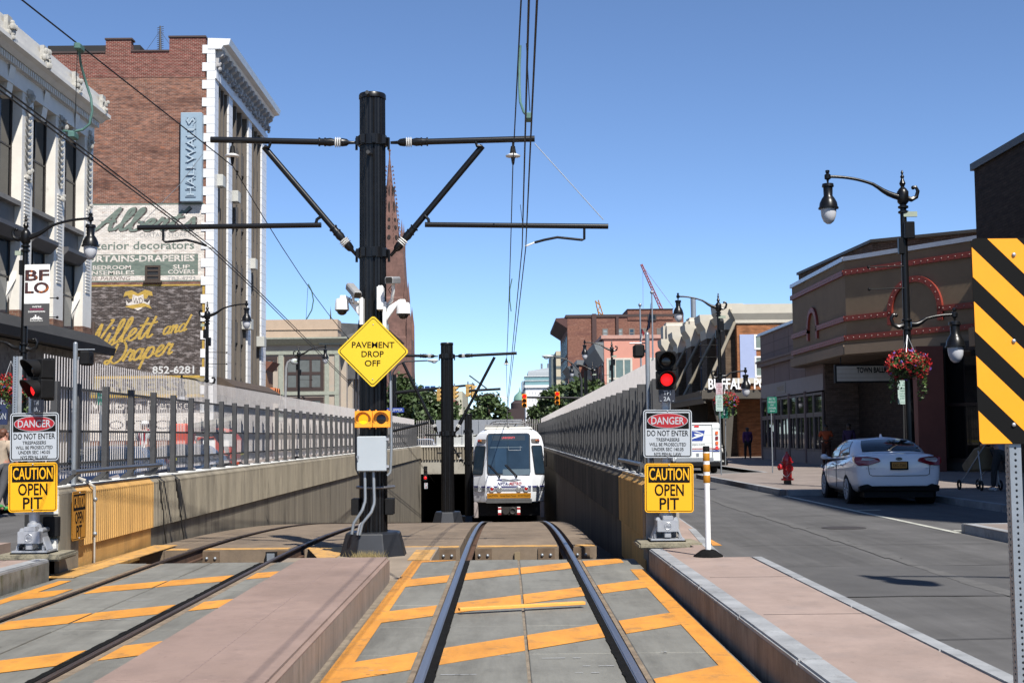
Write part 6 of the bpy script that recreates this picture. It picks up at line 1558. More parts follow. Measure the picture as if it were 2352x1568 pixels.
# ================================================================== ORANGE LIFTS, TAPE
org = mat('lift_orange', (.72, .12, .035), .5, var=.12, scale=3)
def lift(label, px0, px1, Y, kind):
    A = at(px0, 1100, Y); B_ = at(px1, 1100, Y); x0, x1 = A.x, B_.x; w = x1 - x0; c = V(((x0 + x1) / 2, Y, .1))
    t = thing('boom_lift', label, 'boom lift', c, 'orange lifting machines behind the left fence')
    zz = lambda y: at((px0 + px1) / 2, y, Y).z
    g = MB(); g.box(x0, Y, .45, x1, Y + 1.8, .95); g.build('chassis', org, t, bevel=.06, seg=2)
    for x in (x0 + .35, x1 - .35):
        for y in (-.05, 1.55): g = MB(); g.lathe([(.15, -.15), (.40, -.15), (.43, 0), (.40, .15), (.15, .15)], (x, Y + y, .52), 20, 'y'); g.build('wheel', MATS['tyre'], t)
    if kind == 0:
        g = MB(); g.box(x0 + .02, Y + .2, .9, x0 + .55, Y + .9, zz(972)); g.build('mast', org, t, bevel=.04)
        g = MB(); g.prism([(x0 + .6, Y + .1, .95), (x1, Y + .1, .95), (x1, Y + .1, zz(1005)), (x0 + .9, Y + .1, zz(1005)), (x0 + .6, Y + .1, zz(1020))], (0, 1.4, 0)); g.build('engine_cover', org, t, bevel=.05)
        g = MB(); g.tube([(x0 + .4, Y + .5, zz(985)), (x1 + 1.2, Y + .6, zz(985) + .3)], .14, 8); g.build('boom', mat('boom_grey', (.20, .20, .17), .6), t)
        g = MB(); g.box(x0 + .95, Y + .08, 1.3, x0 + 1.3, Y + .095, 1.55); g.build('label_plate', white_p, t)
    else:
        q = [(x0, .95), (x1, .95), (x1 + .05, zz(1010)), (x1 - .15, zz(990)), (x1 - .5, zz(983)), (x0 + .4, zz(988)), (x0, zz(1003))]
        g = MB(); g.prism([(x, Y + .1, z) for x, z in q], (0, 1.5, 0)); g.build('counterweight', org, t, bevel=.08, seg=2)
        g = MB(); g.box(x0 + .25, Y + .08, 1.35, x0 + .75, Y + .095, 1.75); g.build('label_plate', white_p, t)
        g = MB(); g.tube([(x0 - 1.4, Y + .5, zz(985)), (x0 + .6, Y + .6, zz(1000))], .12, 8); g.build('boom', MATS['boom_grey'], t)
lift('orange boom lift with an upright mast behind the left fence', 388, 452, 38.0, 0)
lift('orange boom lift with a rounded counterweight behind the left fence', 484, 528, 41.0, 1)
g = MB()
for a, b in (((365, 1062, 33), (438, 1040, 37)), ((438, 1040, 37), (480, 1056, 40)), ((480, 1056, 40), (566, 1040, 46))):
    q = sag(at(*a), at(*b), .08); 
    for p_, r_ in zip(q, q[1:]): g.prism([p_, r_, r_ + V((0, 0, .07)), p_ + V((0, 0, .07))], (0, .01, 0))
tag(g.build('caution_tape', mat('yellow_tape', (.75, .72, .02), .5, var=.1)), 'sagging yellow caution tape strung behind the left fence', 'caution tape')

# ================================================================== BUILDINGS
XB, XR = -17.2, 13.5
def window(t, fr, u, v, w, h, mf=None, mg=None, bars=(1, 1), fw=.07, d=0.0, sill=0):
    """frame (part) with its pane (sub-part) on a wall frame"""
    mf = mf or bronze; mg = mg or glass
    g = MB(); 
    for du, dv, ww, hh in ((0, h / 2 - fw / 2, w, fw), (0, -h / 2 + fw / 2, w, fw), (-w / 2 + fw / 2, 0, fw, h - 2 * fw), (w / 2 - fw / 2, 0, fw, h - 2 * fw)): fr.rect(g, u + du, v + dv, ww, hh, d - .02, d + .06)
    for i in range(1, bars[0]): fr.rect(g, u - w / 2 + w * i / bars[0], v, fw * .7, h - 2 * fw, d - .01, d + .05)
    for i in range(1, bars[1]): fr.rect(g, u, v - h / 2 + h * i / bars[1], w - 2 * fw, fw * .9, d - .012, d + .045)
    if sill: fr.rect(g, u, v - h / 2 - .06, w + .2, .12, d - .02, d + sill)
    o = g.build('window', mf, t)
    g = MB(); fr.rect(g, u, v, w - fw, h - fw, d, d + .012); g.build('pane', mg, o)
    return o
def lump(mb, c, r, rn, n=9):
    for i in range(n): mb.ball(V(c) + V((rn.uniform(-.3, .5) * r, rn.uniform(-.6, .6) * r, rn.uniform(-1.2, 1) * r)), r * rn.uniform(.25, .55), 6)

# ---- ornate white building, left
t = thing('ornate_building', 'ornate white terracotta building with carved pilasters and lion head cornice at the left edge', 'building', (XB - 8, 42, 0))
Z1 = 15.8; ye = 54.0; y0b = 22.0
g = MB(); g.box(XB - 22, y0b, .1, XB - .42, ye, 15.2); g.build('wall', terra, t)
rn = random.Random(5); orn_m = mat('terracotta_ornament', (.50, .49, .46), .6, var=.2, scale=8)
n = 9
for k in range(n):
    yc = ye - .55 - 3.45 * k
    pil = MB(); ribs = MB(); orn = MB(); key = MB()
    pil.box(XB - .42, yc - .55, 6.15, XB, yc + .55, 14.05)
    pil.prism([(XB - .42, yc - .55, 6.0), (XB - .42, yc - .8, 6.6), (XB - .1, yc - .62, 7.3), (XB - .1, yc - .55, 7.6), (XB - .42, yc - .55, 7.6)][::-1], (0, .02, 0))
    for z in [7.6 + .13 * i for i in range(27)]: ribs.box(XB, yc - .26, z, XB + .035, yc + .26, z + .065)
    for i in range(12):
        z = 11.25 + i * .235
        for s in (-1, 1): orn.prism([(XB, yc, z), (XB + .06, yc, z + .05), (XB + .07, yc + s * .22, z + .20), (XB, yc + s * .25, z + .24)], (0, s * .03, .08))
        orn.ball((XB + .04, yc, z + .16), .07, 6)
    lump(orn, (XB + .05, yc, 11.1), .2, rn, 6); lump(orn, (XB + .05, yc, 14.0), .26, rn, 8)
    key.prism([(XB - .42, yc - 1.72 - .22, 14.45), (XB + .06, yc - 1.72 - .26, 14.45), (XB + .12, yc - 1.72 - .32, 14.6), (XB - .1, yc - 1.72 - .16, 13.55), (XB - .42, yc - 1.72 - .16, 13.55)], (0, .5, 0))
    o = pil.build('pilaster', terra, t, bevel=.02); ribs.build('ribs', terra, o); orn.build('carved_ornament', orn_m, o); key.build('keystone', terra, t)
frR = Fr((XB - .40, 0, 0), (0, 1, 0))
for k in range(n - 1):
    yc = ye - .55 - 3.45 * k - 1.725
    window(t, frR, yc, 12.0, 2.3, 3.9, bars=(2, 2)); window(t, frR, yc, 7.35, 2.3, 2.7, mg=glass_blue, bars=(2, 2))
    g = MB(); g.box(XB - .42, yc - 1.17, 9.05, XB - .22, yc + 1.17, 9.95); o = g.build('spandrel', stone_gr, t)
    g = MB(); g.box(XB - .42, yc - 1.17, 9.88, XB + .02, yc + 1.17, 10.05); g.build('sill', stone_gr, o)
    g = MB(); g.prism([(XB - .42, yc - 1.17, 8.65), (XB - .12, yc - 1.17, 8.65), (XB + .18, yc - 1.17, 8.95), (XB + .18, yc - 1.17, 9.1), (XB - .42, yc - 1.17, 9.1)], (0, 2.34, 0)); g.build('hood', mat('dark_hood', (.10, .10, .11), .6), o)
g = MB(); g.box(XB - .42, y0b, 14.02, XB + .03, ye, 14.6); g.build('frieze', terra, t)
g = MB(); y = y0b
while y < ye: g.box(XB + .03, y, 14.62, XB + .22, y + .12, 14.84); y += .21
g.box(XB - .42, y0b, 14.6, XB + .06, ye + .02, 14.86); g.build('dentils', terra, t)
g = MB(); g.prism([(XB - .42, y0b, 14.86), (XB + .25, y0b, 14.86), (XB + .42, y0b, 15.0), (XB + .62, y0b, 15.06), (XB + .62, y0b, 15.2), (XB + .40, y0b, 15.24), (XB + .40, y0b, 15.62), (XB + .30, y0b, 15.66), (XB + .30, y0b, 15.95), (XB - .42, y0b, 15.95)], (0, ye + .3 - y0b, 0)); g.build('cornice', terra, t)
for k in range(n):
    yc = ye - .3 - 3.45 * k; g = MB(); lump(g, (XB + .55, yc, 15.45), .26, rn, 12); g.box(XB + .38, yc - .2, 15.1, XB + .52, yc + .2, 15.9); g.build('lion_head', MATS['terracotta_ornament'], t)
# ground floor: dark canopy and dirty concrete
g = MB(); g.prism([(XB - .42, y0b, 5.2), (XB + .9, y0b, 5.05), (XB + 1.0, y0b, 5.35), (XB + .2, y0b, 5.9), (XB - .42, y0b, 5.95)], (0, ye + .2 - y0b, 0)); g.build('canopy', mat('dark_canopy', (.030, .029, .028), .7, var=.4, scale=3), t)
g = MB(); g.box(XB - .42, y0b, .2, XB - .02, ye, 5.1); g.build('shopfront', mat('weathered_shopfront', (.30, .27, .23), .85, var=.35, scale=1.2, c2=(.14, .11, .08), thr=(.5, .66)), t)
g = MB(); 
for k in range(n): yc = ye - .55 - 3.45 * k; g.box(XB - .42, yc - .56, 5.85, XB + .02, yc + .56, 6.2); g.cut()
g.build_each('brick_stub', brick('stub_brick', (.24, .10, .07), (.30, .16, .11), (.30, .26, .22)), t)
for k in (0, 1):
    yc = ye - 1.8 - 3.45 * k; g = MB(); g.box(XB - .02, yc - .9, .4, XB + .03, yc + .9, 4.0); g.build('shop_panel', mat('shop_panel_dark', (.05, .05, .05), .5), t)
# shop signs at the far left edge
A = at(0, 975, 38); Bq = at(17, 906, 38)
tt = thing('shop_sign', 'dark blue shop sign with white capitals at the left edge under the flowers', 'sign', (A.x - .3, 38, A.z))
fr = Fr((Bq.x - .75, 38.0, (A.z + Bq.z) / 2)); g = MB(); fr.rect(g, 0, 0, 1.5, Bq.z - A.z, -.06, 0); g.build('panel', mat('shop_blue', (.03, .05, .14), .5), tt)
g = MB(); fr.text(g, 'NG', .60, .15, .18, .003, width=.24); fr.text(g, 'ON', .60, -.28, .18, .003, width=.24); g.build('lettering', s_white, tt)
A = at(0, 1105, 39); Bq = at(31, 988, 39)
tt = thing('shop_sign', 'white shop board with dark brown block capitals at the left edge', 'sign', (A.x - .3, 39, A.z))
fr = Fr((Bq.x - .6, 39.0, (A.z + Bq.z) / 2)); g = MB(); fr.rect(g, 0, 0, 1.2, Bq.z - A.z, -.06, 0); g.build('panel', mat('shop_board', (.6, .6, .6), .6), tt)
g = MB(); fr.rect(g, .1, .42, .95, .34, .001, .004); g.build('name_band', mat('shop_brown', (.10, .03, .03), .6), tt); g = MB(); fr.text(g, 'BR', .32, .33, .2, .006, width=.3, bold=.02); g.build('lettering', s_white, tt)

# ---- painted brick loft building
YB2 = 76.0
t = thing('loft_building', 'tall brick loft building with faded painted advertisements and a white glazed front', 'building', (XB - 6, YB2 + 8, 0))
zz = lambda y, x=400: at(x, y, YB2).z
xx = lambda x, y=600: at(x, y, YB2).x
bm_ = brick('old_red_brick', (.23, .105, .08), (.40, .19, .125), (.40, .34, .30), .24, .085, .012, patch=(.11, .055, .045), thr=(.50, .68), pscale=.35, c3=(.44, .20, .11))
bm_new = brick('newer_red_brick', (.27, .06, .045), (.22, .055, .04), (.42, .34, .30), .24, .085, .014)
g = MB(); zs = zz(178); g.box(-48, YB2, .1, XB - .35, YB2 + 16.6, zs); g.build('side_wall', bm_, t)
g = MB()
for x0, x1, zt_ in ((0, 243, zz(121)), (243, 301, zz(92)), (301, 389, zz(119)), (389, 472, zz(88))): g.box(xx(x0, 120) if x0 else -48, YB2 - .02, zs, xx(x1, 120), YB2 + .5, zt_); g.cut()
g.build_each('parapet', bm_new, t)
g = MB()
for x0, x1, y in ((120, 243, 121), (241, 304, 91), (301, 389, 119), (387, 473, 87)): g.box(xx(x0, 120), YB2 - .08, zz(y), xx(x1, 120), YB2 + .6, zz(y) + .10); g.cut()
g.build_each('parapet_coping', mat('dark_coping', (.09, .055, .05), .8), t)
g = MB(); g.box(xx(60), YB2 + 3, zs, at(322, 104, YB2 + 3).x, YB2 + 9, at(300, 104, YB2 + 3).z); g.build('roof_house', mat('roof_black', (.02, .02, .022), .8), t)
# white glazed corner quoins
zc0 = zz(180, 487)
g = MB(); z = 1.0; i = 0
while z < zc0 + 1.6: 
    w = .35 if i % 2 else .62; g.box(XB - w + .0, YB2 - .06, z + .008, XB + .13, YB2 + .4, z + .52); z += .53; i += 1
g.build('corner_quoins', terra_w, t)
# front: pilasters, bays
frF = Fr((XB, 0, 0), (0, 1, 0)); YF = [(76.0, 77.0), (79.9, 81.0), (86.1, 87.2), (90.9, 92.6)]
zc = zz(180, 487)
g = MB(); g.box(XB - 14, YB2 + .4, .1, XB - .3, 92.6, zc + 1); g.build('front_wall', spandrel, t)
g = MB()
for a, b in YF:
    z = 3.6
    while z < zc: g.box(XB - .3, a + .01, z + .006, XB + .12, b, min(z + .52, zc)); z += .53
    g.cut()
g.build_each('glazed_pilaster', terra_w, t)
fl_h = 3.95
for bi in range(3):
    ya, yb = YF[bi][1], YF[bi + 1][0]; q = (yb - ya) / 3
    for fl in range(5):
        zb = 3.9 + fl * fl_h * .945
        for j in range(3):
            window(t, Fr((XB - .28, 0, 0), (0, 1, 0)), ya + q * (j + .5), zb + 2.55, q * .80, 2.0, mf=spandrel, bars=(1, 2), fw=.1)
        g = MB(); g.box(XB - .3, ya, zb + .1, XB - .16, yb, zb + 1.45); g.build('spandrel_panel', spandrel, t)
    g = MB()
    for j in range(0, 4): y_ = ya + q * j; g.box(XB - .3, y_ - .10, 3.6, XB + .0, y_ + .10, zc); g.cut()
    g.build_each('mullion_fin', spandrel, t)
g = MB(); g.box(XB - .3, YB2, zc, XB + .2, 92.6, zc + .45); g.box(XB - .3, YB2, zc + .45, XB + .05, 92.6, zc + 2.0); g.build('frieze', terra_w, t)
g = MB(); g.prism([(XB - .3, YB2 - .09, zc + 1.75), (XB + .5, YB2 - .09, zc + 1.75), (XB + .62, YB2 - .09, zc + 1.95), (XB + .95, YB2 - .09, zc + 2.0), (XB + 1.05, YB2 - .09, zc + 2.35), (XB - .3, YB2 - .09, zc + 2.4)], (0, 17.2, 0)); g.build('cornice', terra_w, t)
g = MB(); rn = random.Random(9)
for i in range(15):
    y_ = YB2 + .25 + i * 1.14; g.prism([(XB + .05, y_, zc + .75), (XB + .25, y_, zc + .8), (XB + .30, y_, zc + 1.3), (XB + .55, y_, zc + 1.45), (XB + .6, y_, zc + 1.74), (XB + .05, y_, zc + 1.74)], (0, .42, 0)); lump(g, (XB + .28, y_ + .2, zc + .9), .25, rn, 5); g.cut()
g.build_each('cornice_bracket', mat('grey_ornament', (.46, .45, .45), .6, var=.15, scale=5), t)
# painted signs on the side wall
wpaint = brick('faded_white_paint', (.74, .73, .71), (.68, .66, .63), (.56, .52, .48), .24, .085, .014, patch=(.30, .13, .09), thr=(.60, .70), pscale=1.2)
gpaint = brick('faded_green_paint', (.20, .27, .235), (.22, .29, .255), (.26, .28, .26), .24, .085, .012, patch=(.30, .18, .13), thr=(.60, .72), pscale=1.4)
kpaint = brick('faded_black_paint', (.045, .040, .040), (.09, .075, .07), (.16, .14, .135), .24, .085, .012, patch=(.46, .42, .41), thr=(.50, .66), pscale=2.2, c3=(.22, .13, .10))
ypaint = brick('faded_yellow_paint_wall', (.54, .41, .10), (.58, .44, .12), (.44, .34, .12), .24, .085, .010, patch=(.22, .15, .08), thr=(.62, .75), pscale=1.5)
pypaint = brick('pale_yellow_paint_wall', (.42, .37, .22), (.40, .36, .24), (.3, .27, .2), .24, .085, .012, patch=(.24, .2, .15), thr=(.56, .7), pscale=1.5)
fw_ = Fr((0, YB2, 0)); xl = -30.0
def band(nm, y0, y1, m, d, x0=None, x1=469.5, inset=0):
    g = MB(); a = xl if x0 is None else xx(x0, (y0 + y1) / 2); b = xx(x1, (y0 + y1) / 2); za, zb = zz(y1), zz(y0); fw_.rect(g, (a + b) / 2, (za + zb) / 2, b - a, zb - za, .001, d); return g.build(nm, m, t)
band('painted_white_field', 468, 646, wpaint, .010)
band('painted_green_edge', 466.5, 470, gpaint, .014); band('painted_green_edge', 643.5, 646.5, gpaint, .014)
band('painted_green_field', 583.5, 632, gpaint, .014, None, 455)
band('painted_black_field', 656, 862, kpaint, .010); band('painted_yellow_edge', 653, 656.5, ypaint, .013)
band('painted_yellow_edge', 653, 868, ypaint, .012, 464.5, 469.5)
band('painted_pale_field', 866, 905, pypaint, .010); band('painted_yellow_edge', 862, 868, ypaint, .013); band('painted_black_band', 912, 948, kpaint, .010); band('painted_yellow_edge', 905, 912, ypaint, .012); band('painted_pale_field', 948, 1010, wpaint, .010)
def wtext(nm, s_, x0, x1, ybase, hpx, m, d, **kw):
    g = MB(); k = YB2 / FPX; fw_.text(g, s_, xx((x0 + x1) / 2, ybase), zz(ybase, (x0 + x1) / 2), hpx * k, d, width=(x1 - x0) * k, t_=.003, res=2, **kw); return g.build(nm, m, t)
# "Albert's" in slanted script with a dark outline
# brushed script, drawn stroke by stroke
GLY = {'l': (.62, [[(0, .1), (.35, .8), (.62, 1.6), (.55, 2.0), (.35, 1.7), (.3, .6), (.42, .05), (.75, .25)]]), 'b': (.92, [[(0, .1), (.35, .9), (.6, 1.7), (.5, 2.0), (.33, 1.6), (.28, .4), (.45, 0), (.8, .15), (.88, .65), (.6, .8)]]),
 'e': (.72, [[(0, .25), (.45, .5), (.62, .85), (.42, 1.0), (.2, .65), (.25, .15), (.5, 0), (.8, .25)]]), 'r': (.75, [[(0, .1), (.25, .9), (.32, 1.08), (.42, .88), (.65, .92), (.55, .4), (.6, .05), (.85, .2)]]),
 't': (.62, [[(0, .1), (.4, 1.0), (.55, 1.7), (.36, .7), (.38, .08), (.55, 0), (.75, .2)], [(.1, 1.15), (.45, 1.17), (.8, 1.22)]]), 's': (.7, [[(0, .1), (.35, .8), (.45, 1.1), (.6, .7), (.65, .2), (.4, 0), (.1, .12)]]),
 'i': (.5, [[(0, .1), (.3, .95), (.25, .3), (.35, .02), (.6, .2)], [(.36, 1.33), (.42, 1.44)]]), 'n': (.85, [[(0, .85), (.12, 1.0), (.12, .5), (.12, .0)], [(.14, .4), (.4, .95), (.58, .85), (.55, .2), (.65, 0), (.9, .2)]]),
 'd': (.95, [[(.65, .8), (.4, 1.0), (.12, .7), (.12, .2), (.35, 0), (.62, .35), (.95, 2.0)], [(.95, 2.0), (.7, .5), (.72, .05), (1.0, .2)]]), 'a': (.88, [[(.65, .8), (.4, 1.0), (.12, .7), (.12, .2), (.35, 0), (.62, .35), (.7, .95), (.64, .3), (.72, .02), (.95, .2)]]),
 'p': (.9, [[(0, .2), (.25, 1.0), (.15, .1), (.05, -.9)], [(.18, .5), (.45, .98), (.75, .8), (.72, .25), (.45, 0), (.2, .2)]]), 'A': (1.4, [[(-.1, .3), (.1, .0), (.35, .2), (.75, 1.1), (1.15, 2.0), (1.05, 1.0), (1.12, .1), (1.4, .15)], [(.45, .75), (.8, .8), (1.25, .85)]]),
 'W': (1.5, [[(-.15, 1.6), (.1, 2.0), (.28, 1.7), (.3, .0), (.6, .9), (.88, 1.9), (.92, .9), (.95, .0), (1.35, 1.2), (1.7, 2.05), (1.5, 2.1)]]), 'D': (1.5, [[(.55, 1.8), (.35, .3), (.1, .02), (-.05, .3), (.3, .35), (.8, 0), (1.3, .4), (1.4, 1.3), (.9, 2.0), (.2, 1.95), (-.25, 1.5), (0, 1.15), (.25, 1.35)]]), "'": (.35, [[(.25, 2.05), (.1, 1.65)]])}
def script(nm, s_, x0, y0, x1, y1, hpx, wpx, m, d):
    """cursive word from pixel (x0,y0) to (x1,y1) along its baseline; hpx = x-height"""
    L_ = sum(GLY[c][0] for c in s_) + .25; A = V((xx(x0, y0), 0, zz(y0, x0))); B = V((xx(x1, y1), 0, zz(y1, x1))); k = YB2 / FPX; dx = (B - A) / L_; g = MB(); u = 0
    for c in s_:
        adv, st = GLY[c]
        for q in st:
            P_ = [V((p[0] + u + .32 * p[1], p[1])) for p in q]; E_ = [P_[0] * 2 - P_[1]] + P_ + [P_[-1] * 2 - P_[-2]]; pts = []
            for i in range(1, len(E_) - 2):
                for j in range(6):
                    w = j / 6; a_, b_, c_, d_ = E_[i - 1:i + 3]; pts.append(.5 * ((2 * b_) + (c_ - a_) * w + (2 * a_ - 5 * b_ + 4 * c_ - d_) * w * w + (3 * b_ - a_ - 3 * c_ + d_) * w ** 3))
            pts.append(P_[-1]); W_ = [A + dx * p[0] + V((0, 0, p[1] * hpx * k)) for p in pts]
            for p, r_ in zip(W_, W_[1:]):
                t_ = (r_ - p)
                if t_.length < 1e-4: continue
                t_.normalize(); n_ = V((-t_.z, 0, t_.x)); wd = wpx * k / 2 * (.62 + .5 * abs(t_.z)); e_ = t_ * wd * .5
                g.add([(v_.x, YB2 - d, v_.z) for v_ in (p - e_ - n_ * wd, r_ + e_ - n_ * wd, r_ + e_ + n_ * wd, p - e_ + n_ * wd)], [(0, 1, 2, 3)])
        u += adv
    for i in range(0, len(g.v), 4): 
        for j in range(4): v_ = g.v[i + j]; g.v[i + j] = (v_[0], v_[1] - (i % 41) * .00002, v_[2])
    return g.build(nm, m, t)
script('painted_script_shadow', "Albert's", 209, 531, 452, 529, 25.5, 10.5, kpaint, .0112)
script('painted_script', "Albert's", 207, 530, 450, 528, 25.5, 7, gpaint, .0135)
wtext('painted_lettering', 'CURTAIN STORE INC', 320, 457, 544, 10, mat('faded_grey_letters', (.36, .36, .35), .8), .0115)
wtext('painted_lettering', 'Interior decorators', 198, 447, 572.5, 18, gpaint, .012, bold=.015)
wtext('painted_lettering', 'CURTAINS-DRAPERIES', 183, 448, 600.5, 14, wpaint, .0155, bold=.03)
wtext('painted_lettering', 'BEDROOM', 213, 301, 619, 9, wpaint, .0155, bold=.02); wtext('painted_lettering', 'ENSEMBLES', 199, 309, 631, 9, wpaint, .0155, bold=.02)
wtext('painted_lettering', 'SLIP', 397, 437, 617, 9, wpaint, .0155, bold=.02); wtext('painted_lettering', 'COVERS', 386, 447, 628.5, 9, wpaint, .0155, bold=.02)
wtext('painted_lettering', 'FREE PARKING', 192, 300, 644, 9, mat('faded_brown_letters', (.27, .22, .20), .8), .0115, shear=.2); wtext('painted_lettering', 'TR3-4793', 384, 449, 643, 8, MATS['faded_grey_letters'], .0115)
script('painted_script', 'Willett', 190, 802, 352, 772, 26, 5, ypaint, .0125); script('painted_script', 'and', 372, 769, 432, 758, 17, 4.2, ypaint, .0125); script('painted_script', 'Draper', 240, 838, 398, 812, 24, 5, ypaint, .0125)
wtext('painted_lettering', '852-6281', 350, 446, 857, 16, mat('painted_white_numbers', (.62, .62, .61), .8, var=.1), .012, bold=.02)
wtext('painted_lettering', 'FURRIERS', 175, 419, 896, 25, kpaint, .0125, bold=.03)
wtext('painted_lettering', 'Furs Vaults on Premises', 150, 446, 940, 19, wpaint, .012, bold=.01)
wtext('painted_lettering', 'OPTICAL', 250, 440, 985, 20, kpaint, .012)
# the crest with its two initials
k = YB2 / FPX; u0, v0 = xx(317, 690), zz(692, 317)
cr = lambda pts: [(u0 + a * k, v0 + b * k) for a, b in pts]
g = MB(); fw_.poly(g, cr([(-30, 22), (-15, 26), (0, 18), (16, 27), (32, 22), (34, 12), (24, 14), (20, 6), (-20, 6), (-24, 14), (-34, 10)]), .0105, .0125); fw_.poly(g, cr([(-30, -12), (-12, -17), (18, -12), (32, -18), (28, -10), (14, -4), (-14, -8)]), .0105, .0148); g.build('painted_crest_ribbon', ypaint, t)
g = MB(); fw_.poly(g, cr([(-12, 16), (0, 12), (12, 16), (14, 0), (22, -4), (28, 4), (26, -9), (14, -9), (8, -17), (0, -21), (-8, -17), (-14, -9), (-26, -9), (-28, 4), (-22, -4), (-14, 0)]), .0126, .014); g.build('painted_crest_shield', wpaint, t)
g = MB(); fw_.text(g, 'WD', u0, v0 - 5 * k, 13 * k, .0149, width=22 * k, t_=.002); g.build('painted_lettering', kpaint, t)
# small louvred window
window(t, Fr((0, YB2 - .0, 0)), xx(351.5, 627), zz(627), 35 * k, 36 * k, mf=mat('brown_wood', (.07, .045, .03), .7), mg=mat('louvre', (.03, .03, .032), .5), bars=(1, 3), fw=.12, d=.03, sill=.12)
g = MB(); a = xx(215, 800); g.tube([(a, YB2 - .15, zz(880)), (a, YB2 - .15, zz(738))], .12, 8); g.build('downpipe', mat('rusty_pipe', (.10, .065, .05), .8, var=.3), t)
# ground level fascia and shopfront on the street side
g = MB(); g.prism([(XB - .3, 77.5, 4.3), (XB + 1.1, 77.5, 4.0), (XB + 1.1, 77.5, 4.7), (XB + .3, 77.5, 5.2), (XB - .3, 77.5, 5.3)], (0, 15.4, 0)); g.build('street_canopy', mat('timber_canopy', (.10, .07, .05), .8, var=.4, scale=3), t)
g = MB(); g.box(XB - .3, 77, .2, XB + .1, 92.5, 4.1); g.build('shopfront', mat('dark_shopfront', (.03, .028, .027), .5), t)
for px, py in ((508, 417), (543, 453), (583, 607), (573, 745), (603, 785)):
    p = atx(px, py, XB + .25); g = MB(); g.box(XB - .2, p.y - .45, p.z - .35, XB + .45, p.y + .35, p.z + .35); tag(g.build('air_conditioner', mat('ac_white', (.55, .55, .52), .6, var=.1), bevel=.02), {417: 'topmost', 453: 'second highest', 607: 'middle', 745: 'second lowest', 785: 'lowest'}[py] + ' of the boxy white air conditioners on the white glazed front', 'air conditioner', 'air conditioners on the glazed front')
# hanging neon sign
A = at(413, 463, YB2 - .5); B_ = at(464, 258, YB2 - .5)
tt = thing('neon_sign', 'pale blue vertical box sign with unlit neon letters on the brick wall', 'sign', ((A.x + B_.x) / 2, YB2 - .25, A.z))
g = MB(); g.box(A.x, YB2 - .5, A.z, B_.x, YB2 - .04, B_.z); g.build('box', mat('pale_blue_sign', (.36, .45, .52), .5, var=.08, scale=.8), tt, bevel=.03)
fr = Fr((A.x * .55 + B_.x * .45 + .38, YB2 - .5, (A.z + B_.z) / 2), (0, 0, 1), (-1, 0, 0)); w = B_.z - A.z
g = MB(); fr.text(g, 'HALLWALLS', 0, .0, .62, .03, width=w * .90, t_=.02); g.build('channel_lettering', mat('channel_grey', (.335, .415, .485), .5), tt)
g = MB(); fr.text(g, 'HALLWALLS', 0, .10, .42, .085, width=w * .86, t_=.01); g.build('neon_lettering', mat('neon_pale', (.50, .57, .62), .4), tt)
# roof mast
a = at(368, 118, YB2 + 4); b = at(368, 60, YB2 + 4)
g = MB(); g.cyl(a, b, .10, 6, .05); 
for i in range(12): z = a.z + (b.z - a.z) * i / 12; g.tube([V((a.x - .2, a.y, z)), V((a.x + .2, a.y, z + .1))], .02, 4)
for dx in (-.9, .9): g.tube([b - V((0, 0, .3)), V((a.x + dx, a.y, a.z))], .012, 4)
tag(g.build('roof_antenna', mat('antenna_grey', (.10, .10, .11), .6)), 'thin guyed antenna mast on the roof of the brick building', 'antenna')
# brown corner shop with arched awnings beyond
t = thing('brown_shop', 'low brown rendered shop with rounded orange awnings just beyond the glazed front', 'building', (XB - 3, 98, 0))
A = at(606, 900, 95); zt_ = at(640, 828, 95).z
g = MB(); g.box(XB - 9, 93, .1, XB + .1, 95.6, zt_ - .8); g.build('wall', mat('brown_render', (.33, .19, .10), .85, var=.12), t)
g = MB(); g.prism([(XB - 9, 92.8, zt_ - .8), (XB + .1, 92.8, zt_ - .8), (XB + .6, 92.8, zt_ - .2), (XB - 9, 92.8, zt_ + .6)], (0, 2.9, 0)); g.build('roof_cornice', mat('rust_cornice', (.22, .085, .05), .8), t)
for i in range(3):
    y_ = 93.1 + i * .85; g = MB(); vs = []
    for x in (XB + .05, XB + .65):
        for j in range(9): tt_ = PI * j / 8; vs.append((x, y_ + .4 - .4 * cos(tt_), 4.3 + .9 * sin(tt_)))
    g.add(vs, [(j, j + 1, 10 + j, 9 + j) for j in range(8)] + [tuple(range(9))]); g.build('awning', mat('orange_awning', (.50, .19, .07), .8), t)

# ---- pale stone building with a slate roof
YB3 = 134.0; t = thing('stone_building', 'pale pink and green terracotta building with tall windows and a grey slate roof', 'building', (XB - 8, YB3 + 6, 0))
zz3 = lambda y, x=690: at(x, y, YB3).z; xx3 = lambda x, y=800: at(x, y, YB3).x
stn = mat('pale_terracotta', (.50, .44, .37), .6, var=.08, scale=.8, c2=(.42, .43, .38), thr=(.55, .7)); stn2 = mat('pale_green_terracotta', (.40, .42, .36), .6, var=.15, scale=4)
x1 = XB; zc = zz3(777)
g = MB(); g.box(-46, YB3, .1, x1, YB3 + 42, zc - .7); g.build('wall', stn, t)
g = MB(); g.prism([(-46, YB3 - .4, zc - .55), (-46, YB3 - .9, zc - .1), (-46, YB3 - .9, zc + .05), (-46, YB3 + 2, zc + .05), (-46, YB3 + 2, zc - .7), (-46, YB3 - .1, zc - .7)], (46 + x1 + .9, 0, 0)); g.prism([(x1 - 2, YB3 - .4, zc - .7), (x1 + .1, YB3 - .4, zc - .7), (x1 + .9, YB3 - .4, zc - .1), (x1 + .9, YB3 - .4, zc + .05), (x1 - 2, YB3 - .4, zc + .05)], (0, 42, 0)); g.build('cornice', stn2, t)
